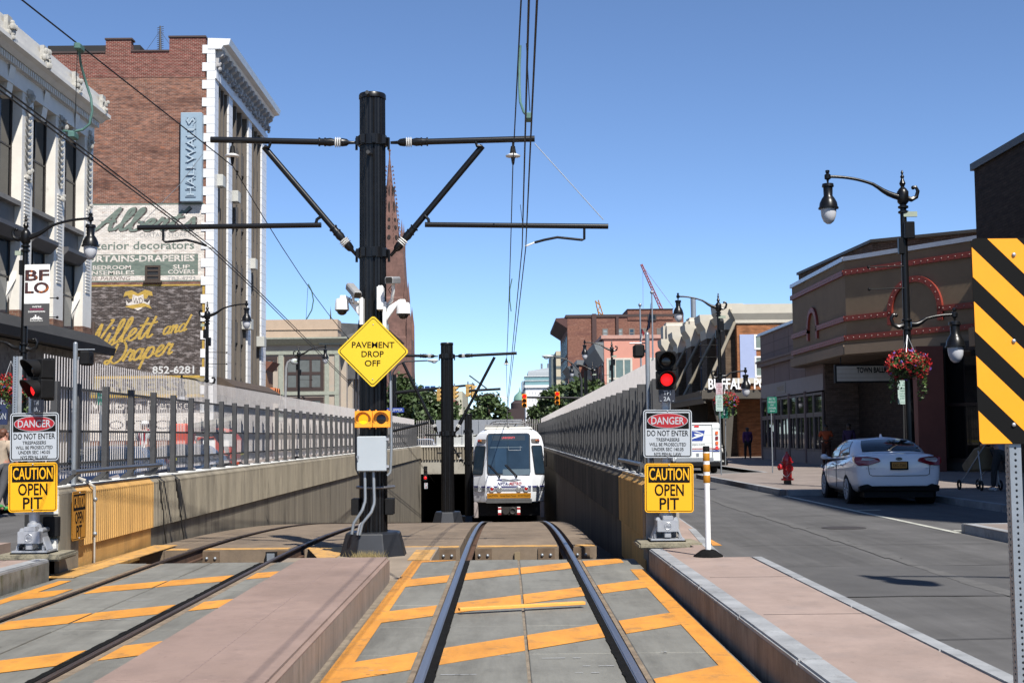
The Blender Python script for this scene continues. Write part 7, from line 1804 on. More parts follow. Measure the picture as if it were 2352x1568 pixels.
g = MB(); g.box(-46, YB3 + .2, zc, xx3(775), YB3 + 3, zz3(733)); g.box(-46, YB3 + .1, zz3(757), xx3(775) + .1, YB3 + 3, zz3(755.5)); g.build('attic', mat('pale_attic', (.55, .45, .35), .7, var=.06), t)
g = MB(); g.prism([(xx3(730), YB3 + 4, zc), (xx3(800), YB3 + 4, zc), (xx3(860), YB3 + 10, zz3(728)), (xx3(730), YB3 + 10, zz3(728))], (0, 30, 0)); g.prism([(-46, YB3 + 3.2, zz3(734)), (xx3(745), YB3 + 3.2, zz3(734)), (xx3(860), YB3 + 12, zz3(726)), (-46, YB3 + 12, zz3(726))], (0, .1, -6)); g.build('roof', mat('slate_roof', (.13, .13, .13), .8, var=.3, scale=1.5), t)
g = MB(); g.box(-46, YB3 + 12, zz3(728.5), xx3(860), YB3 + 12.4, zz3(726)); g.build('copper_ridge', mat('copper_green', (.20, .36, .30), .7), t)
fr = Fr((0, YB3, 0))
for xa, xb, ya, yb in ((653, 744, 818, 897), (600, 637, 818, 850), (653, 744, 912, 960)):
    u0, u1 = xx3(xa, 860), xx3(xb, 860); v0, v1 = zz3(yb), zz3(ya)
    window(t, fr, (u0 + u1) / 2, (v0 + v1) / 2, u1 - u0, v1 - v0, mf=mat('brown_window', (.06, .035, .03), .6), mg=mat('blind_glass', (.20, .22, .22), .1), bars=(3, 2), fw=.35, d=-.0)
g = MB()
for xa, xb in ((640, 651), (746, 756), (769, 779)):
    fr.rect(g, (xx3(xa) + xx3(xb)) / 2, (zz3(965) + zz3(810)) / 2, xx3(xb) - xx3(xa), zz3(810) - zz3(965), .0, .12)
fr.rect(g, (xx3(600) + xx3(779)) / 2, zz3(810), xx3(779) - xx3(600), .35, .0, .16); fr.rect(g, (xx3(600) + xx3(779)) / 2, zz3(903), xx3(779) - xx3(600), .35, .0, .14); g.build('tile_bands', stn2, t)
frs = Fr((x1, 0, 0), (0, 1, 0))
for i in range(7):
    y_ = YB3 + 3.2 + i * 5.4; window(t, frs, y_ + 1.6, (zz3(818) + .3) / 2 + .4, 3.4, zz3(818) - 1.0, mf=MATS['brown_window'], bars=(2, 3), fw=.25, d=.0)
    g = MB(); g.box(x1 - .1, y_ - 1.5, .2, x1 + .55, y_ - .3, zz3(818) + .4); g.build('pilaster', stn, t)
g = MB(); x_ = xx3(747); g.lathe([(.5, 0), (.45, .5), (.15, .6), (.08, 2.2), (.0, 3.4)], (xx3(757), YB3 + .8, zc), 10); g.build('roof_finial', mat('dark_finial', (.05, .05, .05), .6), t)

# ---- church spire
YC = 330.0; t = thing('church_spire', 'tall slender brown stone church spire behind the nearest black pole', 'church spire', (at(897, 900, YC).x, YC, 0))
brown = mat('brown_sandstone', (.23, .125, .10), .9, var=.35, scale=.35, c2=(.16, .085, .07), thr=(.5, .68)); cx = at(896, 700, YC).x
zc_ = lambda y: at(897, y, YC).z
ppm = YC / FPX
def tower(mb, prof, n=8, rot=PI / 8):
    vs = []
    for y, r in prof:
        for k in range(n): a = 2 * PI * k / n + rot; vs.append((cx + r * ppm * cos(a), YC + r * ppm * sin(a), zc_(y)))
    mb.add(vs, [(i * n + k, i * n + (k + 1) % n, (i + 1) * n + (k + 1) % n, (i + 1) * n + k) for i in range(len(prof) - 1) for k in range(n)])
g = MB(); tower(g, [(352, .8), (420, 7), (505, 19), (575, 27)]); g.build('spire', brown, t)
g = MB(); tower(g, [(990, 82), (880, 76), (780, 71), (775, 66), (690, 60), (685, 55), (590, 48), (575, 46), (572, 30)], 4, PI / 4); g.build('tower', brown, t)
g = MB(); tower(g, [(342, .4), (352, 2.2), (362, 1.2), (372, 2.8), (382, 1.5)]); g.ball((cx, YC, zc_(346)), .35, 8); g.build('finial', brown, t)
g = MB()
for k in range(8):
    a = PI / 4 * k + PI / 8
    for i in range(20):
        y = 385 + i * 9.3; r = (y - 350) / 225 * 27 + .8; c_ = V((cx + r * ppm * cos(a), YC + r * ppm * sin(a), zc_(y))); d = V((cos(a), sin(a), 0)); g.prism([c_, c_ + d * .5 + V((0, 0, .15)), c_ + d * .35 + V((0, 0, .5))], (0, .2, .0)); 
g.build('crockets', brown, t, kind='stuff')
dkv = mat('spire_opening', (.03, .02, .018), .9)
g = MB()
for lvl, (y, hpx, wpx) in enumerate(((440, 26, 3), (478, 28, 4), (507, 9, 6), (525, 10, 7), (548, 11, 8))):
    for k in range(8):
        a = PI / 4 * k; r = ((y - 350) / 225 * 27 + .8) * cos(PI / 8) ; c_ = V((cx + r * ppm * cos(a), YC + r * ppm * sin(a), zc_(y))); ff = Fr(c_, (-sin(a), cos(a), 0)); ff.ell(g, 0, 0, wpx * ppm / 2, hpx * ppm / 2, -.1, .12, 10)
for s in (-1, 0, 1):
    for y, hpx in ((640, 90), (735, 60), (830, 70)): ff = Fr((cx + s * 22 * ppm, YC - (36 + (y - 590) * .06) * ppm * .98 * cos(PI / 4) - .3, zc_(y))); ff.rect(g, 0, 0, 8 * ppm, hpx * ppm, -.5, .35)
for y, hpx in ((640, 90), (735, 60)): ff = Fr((cx + (36 + (y - 590) * .06) * ppm * cos(PI / 4) + .3, YC, zc_(y)), (0, 1, 0)); ff.rect(g, 0, 0, 14 * ppm, hpx * ppm, -.5, .35)
g.build('openings', dkv, t)
g = MB()
for s in (-1, 1):
    for q in (-1, 1):
        for (y0, y1, r, x) in ((508, 700, 4.2, 30), (700, 990, 6.5, 47), (640, 800, 5, 39)):
            c_ = (cx + s * x * ppm, YC + q * x * ppm); g.add([(c_[0] + dx * r * ppm, c_[1] + dy * r * ppm, zc_(y1)) for dx, dy in ((-1, -1), (1, -1), (1, 1), (-1, 1))] + [(c_[0] + dx * r * .8 * ppm, c_[1] + dy * r * .8 * ppm, zc_(y0 + 45)) for dx, dy in ((-1, -1), (1, -1), (1, 1), (-1, 1))] + [(c_[0], c_[1], zc_(y0))], [(0, 1, 5, 4), (1, 2, 6, 5), (2, 3, 7, 6), (3, 0, 4, 7), (4, 5, 8), (5, 6, 8), (6, 7, 8), (7, 4, 8)])
g.build('pinnacles', brown, t)

# ---- Town ballroom, right
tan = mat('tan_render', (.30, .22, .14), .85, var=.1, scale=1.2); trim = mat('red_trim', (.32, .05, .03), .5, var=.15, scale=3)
t = thing('theatre_building', 'brown rendered theatre with red bulb trim, arches and an overhanging upper storey', 'building', (16, 52, 0))
ZA, ZB_ = 4.55, 8.15
PA, PB, PC = V((13.0, 59.0, 0)), V((13.0, 49.7, 0)), V((16.5, 44.1, 0))
g = MB(); g.prism([PA + V((0, 0, ZA)), PB + V((0, 0, ZA)), PC + V((0, 0, ZA)), V((30, 44.1, ZA)), V((30, 59, ZA))], (0, 0, ZB_ - ZA)); g.build('upper_storey', tan, t)
dl = (PC - PB).normalized(); ln_ = (PC - PB).length
FL = Fr((13.0, 59.0, 0), (0, -1, 0)); FC = Fr(PB, dl)
g = MB(); FL.rect(g, 4.65, ZB_ + .06, 9.3, .16, -.3, .10); FC.rect(g, ln_ / 2, ZB_ + .06, ln_, .16, -.3, .10); g.build('coping', mat('metal_coping', (.62, .64, .68), .35, .5), t)
def trim_rect(g, F_, u0, u1, v, h, d=.10): F_.rect(g, (u0 + u1) / 2, v, u1 - u0, h, .001, d)
def arch_trim(g, F_, uc, v0, R_, w, d=.10):
    n = 22
    for i in range(n):
        a, b = PI * i / n, PI * (i + 1) / n; F_.poly(g, [(uc + (R_ - w) * cos(a), v0 + (R_ - w) * sin(a)), (uc + R_ * cos(a), v0 + R_ * sin(a)), (uc + R_ * cos(b), v0 + R_ * sin(b)), (uc + (R_ - w) * cos(b), v0 + (R_ - w) * sin(b))], .001, d)
    for s in (-1, 1): F_.rect(g, uc + s * (R_ - w / 2), v0 - .22, w, .44, .001, d)
g = MB(); bu = MB()
def bulbs(F_, pts): 
    for u, v in pts: bu.ball(F_.p(u, v, .11), .019, 6)
for F_, L_, uc, R_ in ((FL, 9.3, 4.0, .92), (FC, ln_, 3.35, 1.25)):
    hh = .20
    trim_rect(g, F_, 0, L_, 7.68, hh); trim_rect(g, F_, 0, L_, 5.18, hh); trim_rect(g, F_, 0, uc - R_ + .22, 5.92, hh); trim_rect(g, F_, uc + R_ - .22, L_, 5.92, hh); arch_trim(g, F_, uc, 5.95, R_, .22)
    m = int(L_ / .3)
    bulbs(F_, [(L_ * (i + .5) / m, v) for i in range(m) for v in (7.68, 5.18)]); bulbs(F_, [(L_ * (i + .5) / m, 5.92) for i in range(m) if abs(L_ * (i + .5) / m - uc) > R_ - .1]); bulbs(F_, [(uc + (R_ - .11) * cos(PI * i / 12), 5.95 + (R_ - .11) * sin(PI * i / 12)) for i in range(13)])
g.build('red_trim', trim, t); bu.build('bulbs', mat('clear_bulb', (.55, .48, .45), .2), t, kind='stuff')
g = MB(); FL.rect(g, 4.65, 4.73, 9.34, .36, .001, .14); FC.rect(g, ln_ / 2, 4.73, ln_, .36, .001, .14); g.build('lower_fascia', mat('tan_fascia', (.34, .255, .175), .8, var=.08), t)
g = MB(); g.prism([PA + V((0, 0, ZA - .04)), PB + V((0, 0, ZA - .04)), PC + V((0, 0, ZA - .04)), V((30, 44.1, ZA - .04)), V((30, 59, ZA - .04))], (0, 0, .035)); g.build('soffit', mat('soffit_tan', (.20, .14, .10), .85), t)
g = MB(); g.prism([(14.0, 62, ZB_), (14.6, 51.5, ZB_), (18.6, 48.5, ZB_), (30, 48.5, ZB_), (30, 62, ZB_)], (0, 0, .95)); g.build('roof_parapet', brick('dark_roof_brick', (.12, .085, .065), (.15, .10, .08), (.22, .18, .15)), t)
g = MB(); g.prism([(13.9, 62, ZB_ + .95), (14.5, 51.4, ZB_ + .95), (18.6, 48.4, ZB_ + .95), (30, 48.4, ZB_ + .95), (30, 62, ZB_ + .95)], (0, 0, .12)); g.build('roof_coping', mat('dark_metal', (.05, .045, .04), .5), t)
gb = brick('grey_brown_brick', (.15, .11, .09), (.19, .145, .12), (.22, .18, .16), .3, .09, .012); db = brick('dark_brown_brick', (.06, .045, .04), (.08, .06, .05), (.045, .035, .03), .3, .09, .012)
g = MB(); g.box(13.55, 55.5, .2, 16.1, 60, ZA - .05); g.build('brick_pier', gb, t)
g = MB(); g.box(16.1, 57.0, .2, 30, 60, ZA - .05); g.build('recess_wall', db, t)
g = MB(); g.box(14.0, 44.5, .23, 14.92, 45.3, ZA - .05); g.build('red_column', mat('red_column', (.24, .075, .05), .7, var=.1), t)
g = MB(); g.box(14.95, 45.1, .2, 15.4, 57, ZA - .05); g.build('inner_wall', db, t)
sg = mat('shop_glass', (.012, .013, .014), .03, var=.1, spec=.6)
a, b = V((15.1, 45.2, 0)), V((19.5, 38.6, 0)); F2 = Fr(a, b - a); L2 = (b - a).length
for i in range(5):
    window(t, F2, L2 * (i + .5) / 5, 2.5, L2 / 5 - .05, 3.9, mf=mat('dark_mullion', (.04, .025, .022), .4), mg=sg, bars=(1, 2), fw=.12)
g = MB(); F2.rect(g, L2 / 2, .4, L2, .5, -.2, .04); F2.rect(g, L2 / 2, 4.5, L2, .3, -.2, .04); F2.rect(g, L2 / 2, 2.4, L2, 4.5, -.4, -.05); g.build('window_base', mat('dark_plinth', (.05, .04, .035), .7), t)
A = at(1919, 879, 50.3); B_ = at(2066, 836, 50.3); tt = thing('marquee_sign', 'white letter board reading TOWN BALLROOM hung under the theatre overhang', 'sign', ((A.x + B_.x) / 2, 50.4, A.z))
fr = Fr(((A.x + B_.x) / 2, 50.3, (A.z + B_.z) / 2)); w, h = B_.x - A.x, B_.z - A.z
g = MB(); fr.rect(g, 0, 0, w, h, -.25, 0); g.build('frame', black_m, tt); g = MB(); fr.rect(g, 0, 0, w - .12, h - .12, .001, .008); pn = g.build('board', mat('letter_board', (.55, .51, .45), .6), tt)
g = MB()
for v in (-.16, .0, .17): fr.rect(g, 0, v, w - .14, .012, .009, .016)
g.build('letter_rail', mat('board_rail', (.30, .28, .25), .6), pn); g = MB(); fr.text(g, 'TOWN BALLROOM', .38, .035, .20, .017, width=w * .64, bold=.03); g.build('lettering', s_black, pn)
g = MB(); 
for x in (-w * .4, w * .4): g.tube([fr.p(x, h / 2, -.1), fr.p(x, 4.5 - (A.z + B_.z) / 2, -.1)], .02, 6); g.cut()
g.build_each('hanger', black_m, tt)
# pinkish low shopfront next door
t = thing('shopfront_building', 'low pinkish stone shopfront between the theatre and the brick canopy building', 'building', (18, 64, 0))
pst = mat('pink_stone', (.27, .19, .175), .8, var=.1, scale=.9); zt_ = 6.7
g = MB(); g.box(XR, 55.6, 3.4, 28, 69.2, zt_); g.build('wall', pst, t)
g = MB(); g.box(XR - .14, 55.6, zt_ - .0, 28, 69.3, zt_ + .14); g.build('coping', MATS['metal_coping'], t)
FS = Fr((XR, 69.2, 0), (0, -1, 0))
g = MB(); FS.rect(g, 6.8, 5.15, 13.6, .22, .001, .22); FS.rect(g, 6.8, 5.3, 13.6, .1, .001, .3); g.build('stone_band', mat('stone_band', (.30, .22, .19), .8), t)
g = MB()
for u in (0.03, 3.4, 6.8, 10.2): FS.rect(g, u + .12, 2.9, .02, 7.4, .001, .008)
for v in (5.7, 6.2): FS.rect(g, 6.8, v, 13.6, .02, .001, .006)
g.build('panel_joints', mat('stone_joint', (.13, .10, .09), .9), t)
g = MB(); FS.rect(g, 6.8, 3.75, 13.6, .70, .003, .03); g.build('sign_band', mat('pale_sign_band', (.40, .36, .35), .7, var=.06), t)
g = MB(); FS.rect(g, 5.1, 3.78, 2.2, .5, .031, .05); g.build('shop_nameboard', mat('nameboard', (.36, .33, .31), .6), t); g = MB(); FS.text(g, 'MARQUEE', 5.1, 3.66, .24, .052, width=1.7); g.build('lettering', mat('gold_letters', (.30, .20, .06), .5), t)
for i in range(8): window(t, FS, .85 + i * 1.7, 2.85, 1.62, .95, mf=mat('grey_mullion', (.16, .12, .115), .5), mg=sg, fw=.1, d=.01); window(t, FS, .85 + i * 1.7, 1.58, 1.62, 1.6, mf=MATS['grey_mullion'], mg=sg, bars=(2, 1), fw=.1, d=.01)
g = MB(); FS.rect(g, 6.8, .48, 13.6, .6, -.3, .06); g.build('stall_riser', mat('pale_riser', (.33, .29, .28), .7, var=.1), t); g = MB(); g.box(XR + .05, 55.7, .2, 28, 69.1, 3.5); g.build('shop_body', MATS['dark_plinth'], t)
for u in (0.1, 3.4, 6.8, 10.2): 
    g = MB(); FS.rect(g, u + .12, 1.8, .25, 3.3, .0, .10); g.build('pier', pst, t)
# tall dark brick building at right edge
t = thing('dark_brick_building', 'tall dark brown brick building rising above the theatre at the right edge', 'building', (24, 36, 0))
g = MB(); g.box(15.3, 20, 4.6, 34, 42.0, 10.05); g.build('upper_wall', db, t); g = MB(); g.box(15.2, 20, 10.05, 34, 42.1, 10.28); g.build('coping', MATS['dark_metal'], t)
g = MB(); g.box(16.6, .5, .2, 40, 8.5, 31.5); g.build('unseen_shade_tower', db, t)  # separate unseen block out of frame, added to shade the parked car
g = MB(); g.box(19.6, 20, .2, 34, 41.9, 4.58); g.build('lower_wall', db, t)
g = MB(); g.box(14.9, 20, 4.3, 15.28, 41.9, 4.9); g.build('fascia', tan, t)

# ---- police building with canopy
t = thing('civic_building', 'brown brick civic building with pale cornices and a steel canopy on tie rods', 'building', (22, 98, 0))
YP_ = 77.5; zzp = lambda y, x=1720: at(x, y, YP_).z; xp = at(1693, 800, YP_).x
ob = brick('orange_brick', (.42, .19, .085), (.46, .22, .10), (.40, .25, .15), .3, .1, .012); bb = brick('brown_brick', (.17, .12, .085), (.20, .145, .10), (.22, .18, .14), .3, .1, .012)
pale = mat('pale_precast', (.60, .57, .50), .7, var=.06)
g = MB(); g.box(xp, YP_, .2, 40, YP_ + 37, zzp(745)); g.build('wall', ob, t)
g = MB(); z0, z1 = zzp(744), zzp(699); g.prism([(xp, YP_ - .02, z0), (xp - .1, YP_ - .1, z0 + .06), (xp - .1, YP_ - .1, z0 + .24), (xp - .3, YP_ - .28, z0 + .62), (xp - .3, YP_ - .28, z1), (xp + 1, YP_ + 1, z1), (xp + 1, YP_ + 1, z0)], (26, 0, 0)); g.build('cornice', pale, t)
FPq = Fr((xp, YP_ + 52, 0), (0, -1, 0))
pcs = MB(); pp_ = MB(); pw = MB()
for i in range(5):
    y_ = YP_ + .6 + i * 7.2
    g = MB(); g.box(xp - .6, y_, .2, xp + .1, y_ + 2.4, zzp(745) - .25); g.build('pier', bb, t)
    g = MB(); g.prism([(xp - .62, y_ - .05, zzp(745) - .25), (xp - .68, y_ - .1, zzp(745) + .35), (xp - 1.0, y_ - .1, zzp(745) + .85), (xp - 1.05, y_ - .1, z1 + .12), (xp + .5, y_ - .1, z1 + .12), (xp + .5, y_ - .05, zzp(745) - .25)], (0, 2.55, 0)); g.build('pier_capital', pale, t)
    window(t, Fr((xp, 0, 0), (0, 1, 0)), y_ + 4.8, 6.2, 3.6, 3.6, mf=mat('blue_grey_frame', (.20, .22, .28), .5), mg=glass_blue, bars=(2, 2), fw=.12, d=.01) if False else window(t, Fr((xp, YP_ + 37, 0), (0, -1, 0)), 37 - (y_ - YP_) - 4.8, 6.2, 3.6, 3.6, mf=mat('blue_grey_frame', (.20, .22, .28), .5), mg=glass_blue, bars=(2, 2), fw=.12, d=.01)
g = MB(); g.prism([(xp + .3, YP_ + .3, z0 + .5), (xp - .12, YP_ + .3, z0 + .5), (xp - .35, YP_ + .3, z0 + .95), (xp - .35, YP_ + .3, z1 - .25), (xp + .3, YP_ + .3, z1 - .25)], (0, 36, 0)); g.build('side_cornice', pale, t)
for i in range(3):
    y_ = YP_ + 4 + i * 15; g = MB(); A = zzp(640 + 0); vs = []
    g.box(xp + .6, y_ + 7, z1 - .1, xp + 4, y_ + 9.5, z1 + .7 + i * .9); g.build('roof_monitor', pale, t, bevel=.3, seg=3)
g = MB(); q = at(1592, 685, YP_ + 30); g.cyl((q.x, YP_ + 30, z1 - 1), (q.x, YP_ + 30, q.z), .22, 12); g.build('roof_flue', galv, t)
fr = Fr((0, YP_, 0))
uA, uB = at(1700, 830, YP_).x, at(1737, 830, YP_).x; g = MB(); fr.rect(g, (uA + uB) / 2, (zzp(868) + zzp(768)) / 2, uB - uA, zzp(768) - zzp(868), .0, .05); g.build('blue_panel', mat('blue_grey_panel', (.46, .52, .68), .5, var=.04), t)
for (ya, yb) in ((768, 803), (818, 866)): window(t, fr, at(1747, 820, YP_).x + .1, (zzp(ya) + zzp(yb)) / 2, .95, zzp(ya) - zzp(yb), mf=white_p, mg=mat('pale_green_glass', (.30, .36, .34), .1), bars=(2, 1), fw=.1, d=.01)
g = MB(); fr.rect(g, (uA + uB) / 2 + 1.2, zzp(874), uB - uA + 3.4, zzp(868) - zzp(880), .0, .14); g.build('pale_band', pale, t)
# canopy
cxa = at(1612, 900, YP_ - 2.5).x; zcn = at(1680, 905, YP_ - 2.5).z
g = MB(); g.box(cxa, YP_ - 2.5, zcn - .25, xp + 6, YP_ + 0, zcn + .25); g.prism([(cxa - .1, YP_ - 2.4, zcn + .2), (cxa - .1, YP_ + 30, zcn + .2), (cxa + .15, YP_ + 30, zcn - .5), (cxa + .15, YP_ - 2.4, zcn - .5)], (.1, 0, 0)); g.box(cxa, YP_, zcn - .2, xp, YP_ + 30, zcn + .1); g.build('canopy', mat('canopy_steel', (.11, .095, .075), .6, var=.2), t)
g = MB(); F3 = Fr((at(1690, 897, YP_ - 2.55).x, YP_ - 2.56, zcn + .27)); g0 = at(1627, 897, YP_ - 2.55).x; g1 = at(1752, 897, YP_ - 2.55).x; kx = (g1 - g0) / 9.3
F3 = Fr((g0, YP_ - 2.56, zcn + .28)); F3.text(g, 'BUFFALO POLICE', 0, .02, .58, 0, width=kx * 13.4, align='L', bold=.02, t_=.08); g.build('channel_lettering', mat('letter_white', (.85, .85, .85), .4), t)
g = MB()
for i, y_ in enumerate((YP_ - 2.2, YP_ + 6.5, YP_ + 13.8, YP_ + 21)):
    g.tube([(cxa + .2, y_, zcn + .2), (xp - .1, y_ + (2.2 if i == 0 else 0), 8.2)], .10, 8); g.cut()
g.build_each('tie_rod', mat('tie_rod', (.33, .29, .22), .5), t)
g = MB()
for y_ in (YP_ - 1.8, YP_ + 8, YP_ + 18): g.prism([(cxa + 1.4, y_, .25), (cxa + 1.7, y_, .25), (cxa + 2.0, y_, zcn - .3), (cxa + .7, y_, zcn - .3)], (0, .3, 0)); g.cut()
g.build_each('canopy_post', MATS['canopy_steel'], t)

# ---- pink building, red brick block and neighbours further up the street
def block(name, label, x0, x1, Y, ytop, depth, m, ms=None, top=None, ztop_px=None):
    A = at(x0, ytop, Y); xb = at(x1, ytop, Y).x; t = thing(name, label, 'building', ((A.x + xb) / 2, Y + depth / 2, 0))
    g = MB(); g.box(A.x, Y, .1, xb, Y + depth, A.z); g.build('wall', m, t)
    if top: g = MB(); g.box(A.x - .4, Y - .25, A.z, xb, Y + depth, A.z + top[1]); g.build('parapet', top[0], t)
    return t, A, xb
pk = mat('pink_paint', (.64, .36, .28), .8, var=.07, scale=.5)
t, A, xb = block('pink_building', 'pink painted building with a white framed triple window', 1387, 1560, 184, 778, 30, pk, top=(mat('pink_parapet', (.55, .36, .30), .8), .5))
Yk = 184; u0, u1 = at(1394, 880, Yk).x, at(1453, 880, Yk).x; v0, v1 = at(1420, 916, Yk).z, at(1420, 822, Yk).z
window(t, Fr((0, Yk, 0)), (u0 + u1) / 2, (v0 + v1) / 2, u1 - u0, v1 - v0, mf=mat('cream_frame', (.62, .60, .54), .6), mg=mat('pale_window', (.22, .30, .30), .1), bars=(3, 2), fw=.28, d=.02, sill=.3)
window(t, Fr((0, Yk, 0)), at(1522, 880, Yk).x, (v0 + v1) / 2, (u1 - u0), v1 - v0, mf=MATS['cream_frame'], mg=MATS['pale_window'], bars=(3, 2), fw=.28, d=.02, sill=.3)
g = MB(); g.prism([(A.x, Yk + .1, A.z - 3.4), (A.x - 1.2, Yk + .1, A.z - 1.4), (A.x - 1.4, Yk + .1, A.z - .6), (A.x, Yk + .1, A.z - .3)], (0, 28, 0)); g.build('street_cornice', mat('grey_cornice', (.23, .25, .26), .7), t)
for i in range(5): window(t, Fr((A.x, 0, 0), (0, -1, 0)), -(Yk + 3 + i * 5.5), (v0 + v1) / 2, 3.2, 5.0, fw=.25, d=.02)
rb = brick('far_red_brick', (.29, .135, .10), (.35, .17, .12), (.34, .25, .21), .35, .12, .012, patch=(.22, .105, .085), pscale=.15, c3=(.42, .26, .2))
Yr = 300.0
t, A, xb = block('red_brick_building', 'large red brick warehouse block with a stepped roofline far up the right side', 1303, 1570, Yr, 729, 40, rb, top=(mat('tar_parapet', (.09, .06, .055), .9), .6))
zr = lambda y: at(1450, y, Yr).z; xr_ = lambda x: at(x, 760, Yr).x
g = MB(); g.box(xr_(1442), Yr - .2, zr(735), xr_(1546), Yr + 30, zr(711)); g.build('penthouse', rb, t); g = MB(); g.box(xr_(1441), Yr - .4, zr(711), xr_(1547), Yr + 30, zr(709.5)); g.build('penthouse_coping', MATS['tar_parapet'], t)
g = MB(); g.box(xr_(1360), Yr - .5, .1, xr_(1370), Yr, zr(720)); g.box(xr_(1415), Yr - .5, zr(800), xr_(1421), Yr, zr(725)); g.build('chimney_pier', mat('dark_far_brick', (.11, .06, .055), .9), t)
for x, gl_ in ((1390, 0), (1424, 0), (1451, 1), (1482, 2), (1515, 2), (1546, 2)):
    window(t, Fr((0, Yr, 0)), xr_(x), (zr(754) + zr(775)) / 2, 13 * Yr / FPX, zr(754) - zr(775), mf=mat('weathered_frame', (.25, .22, .2), .8), mg=(mat('pale_pane', (.36, .40, .40), .2), glass_blue, mat('boarded', (.22, .20, .18), .8))[gl_], bars=(1, 2), fw=.25, d=.02)
window(t, Fr((0, Yr, 0)), xr_(1498), zr(729) , 20 * Yr / FPX, 15 * Yr / FPX, mg=glass, fw=.3, d=.25)
g = MB(); X_ = xr_(1303); g.prism([(X_, Yr, zr(752)), (X_ - 2.6, Yr, zr(735)), (X_ - 2.6, Yr, zr(729)), (X_, Yr, zr(728))], (0, 40, 0)); g.build('street_cornice', mat('dark_far_cornice', (.12, .05, .045), .8), t)
for i in range(6):
    for z in (zr(790), zr(840), zr(890)): window(t, Fr((X_, 0, 0), (0, -1, 0)), -(Yr + 4 + i * 6), z, 3.4, 4.5, fw=.3, d=.02)
t, A, xb = block('grey_rowhouse', 'narrow brick and grey rowhouse fronts between the pink building and the red brick block', 1330, 1386, 215, 838, 20, brick('row_brick', (.36, .15, .10), (.40, .18, .12), (.4, .3, .25), .35, .12, .012), top=(mat('grey_metal_cornice', (.20, .22, .24), .6), .8))
g = MB(); X_ = A.x; g.box(X_ - .8, 215.2, .2, X_, 234, A.z - 1.5); g.prism([(X_, 215.1, A.z - 2.5), (X_ - 2, 215.1, A.z - .2), (X_, 215.1, A.z)], (0, 19, 0)); g.build('grey_front', mat('grey_front', (.12, .14, .16), .6), t)
g = MB(); xq = at(1350, 850, 215).x; g.box(xq, 214.7, .2, xq + 1.6, 215, A.z - .5); g.build('cream_pier', pale, t)
t, A, xb = block('grey_rowhouse', 'slim pale stone house with a white corner just left of the pink building', 1352, 1384, 200, 872, 12, mat('pale_pink_stone', (.5, .35, .28), .8), top=(pale, .5))
t, A, xb = block('cream_tower', 'narrow cream coloured high block at the left end of the red brick block', 1277, 1300, 420, 806, 30, mat('cream_block', (.58, .53, .42), .8, var=.06))
g = MB(); g.box(A.x - 1.5, 422, .2, A.x, 448, A.z - 1); 
for i in range(7): g.box(A.x - .01, 419.9, 6 + i * 3.4, xb, 419.98, 6.9 + i * 3.4)
g.build('grey_side', mat('grey_side', (.16, .19, .19), .6), t)
# white high-rise
Yw = 620.0; zw = lambda y: at(1230, y, Yw).z; xw = lambda x: at(x, 900, Yw).x
t = thing('white_highrise', 'white high-rise with glazed terraces and a sloping roof at the end of the street', 'building', (xw(1235), Yw + 20, 0))
wh = mat('highrise_white', (.74, .74, .74), .7, var=.04)
g = MB(); g.box(xw(1207), Yw, .1, xw(1290), Yw + 30, zw(885)); g.build('wall', wh, t)
g = MB(); g.box(xw(1199), Yw + 2, zw(902), xw(1206), Yw + 26, zw(874)); g.build('side_bay', mat('highrise_grey', (.36, .42, .48), .5), t)
g = MB(); g.box(xw(1205), Yw - .8, zw(890), xw(1292), Yw + 28, zw(884)); g.build('cornice', wh, t)
g = MB(); g.box(xw(1206), Yw + 1, zw(884), xw(1290), Yw + 28, zw(863)); g.build('glass_terrace', mat('terrace_glass', (.25, .40, .42), .2, var=.15, scale=.05), t)
g = MB()
for y in (863, 873): g.box(xw(1205), Yw + .6, zw(y + 1.2), xw(1291), Yw + 28, zw(y))
g.build('slab_edge', wh, t)
g = MB(); g.box(xw(1213), Yw + 4, zw(863), xw(1290), Yw + 26, zw(853)); g.prism([(xw(1214), Yw + 5, zw(853)), (xw(1262), Yw + 5, zw(853)), (xw(1262), Yw + 5, zw(843)), (xw(1214), Yw + 5, zw(850))], (0, 18, 0)); g.build('roof_house', mat('roof_house_grey', (.50, .53, .55), .6), t)
g = MB(); 
for x in (1246, 1261): g.cyl((xw(x), Yw + 8, zw(850)), (xw(x), Yw + 8, zw(833)), .5, 8); g.cut()
g.build_each('flue', galv, t)
for r_ in range(3):
    for i in range(6):
        window(t, Fr((0, Yw, 0)), xw(1217 + i * 6.6 + (i // 3) * 6), zw(902 + r_ * 16), 3.2 * Yw / FPX, 7.5 * Yw / FPX, mf=wh, mg=mat('far_pane', (.30, .30, .30), .3), fw=.25, d=.02)
# low buildings behind the left trees and dark dome
t, A, xb = block('cream_hall', 'long cream hall with rooftop solar panels behind the left-hand trees', 944, 1062, 260, 899, 40, mat('cream_render', (.56, .54, .44), .8, var=.05))
g = MB(); A2 = at(949, 890, 262); 
for i in range(5): a_ = at(936 + i * 13, 896, 262); g.prism([(a_.x, 262, A.z), (a_.x + 1.0, 262, A.z), (a_.x + 1.0, 263.2, A.z + 1.2), (a_.x, 263.2, A.z + 1.2)], (0, .1, -.05))
g.build('solar_panels', mat('solar_blue', (.03, .06, .16), .2), t)
t, A, xb = block('red_brick_hall', 'low red brick hall with dark bands behind the left traffic signals', 966, 1046, 235, 918, 15, mat('low_red_brick', (.33, .14, .09), .9, var=.12))
t, A, xb = block('brick_row', 'low dark brick rooftop just left of the tall thin tree', 1052, 1092, 330, 945, 12, mat('dark_low_brick', (.20, .09, .07), .9))
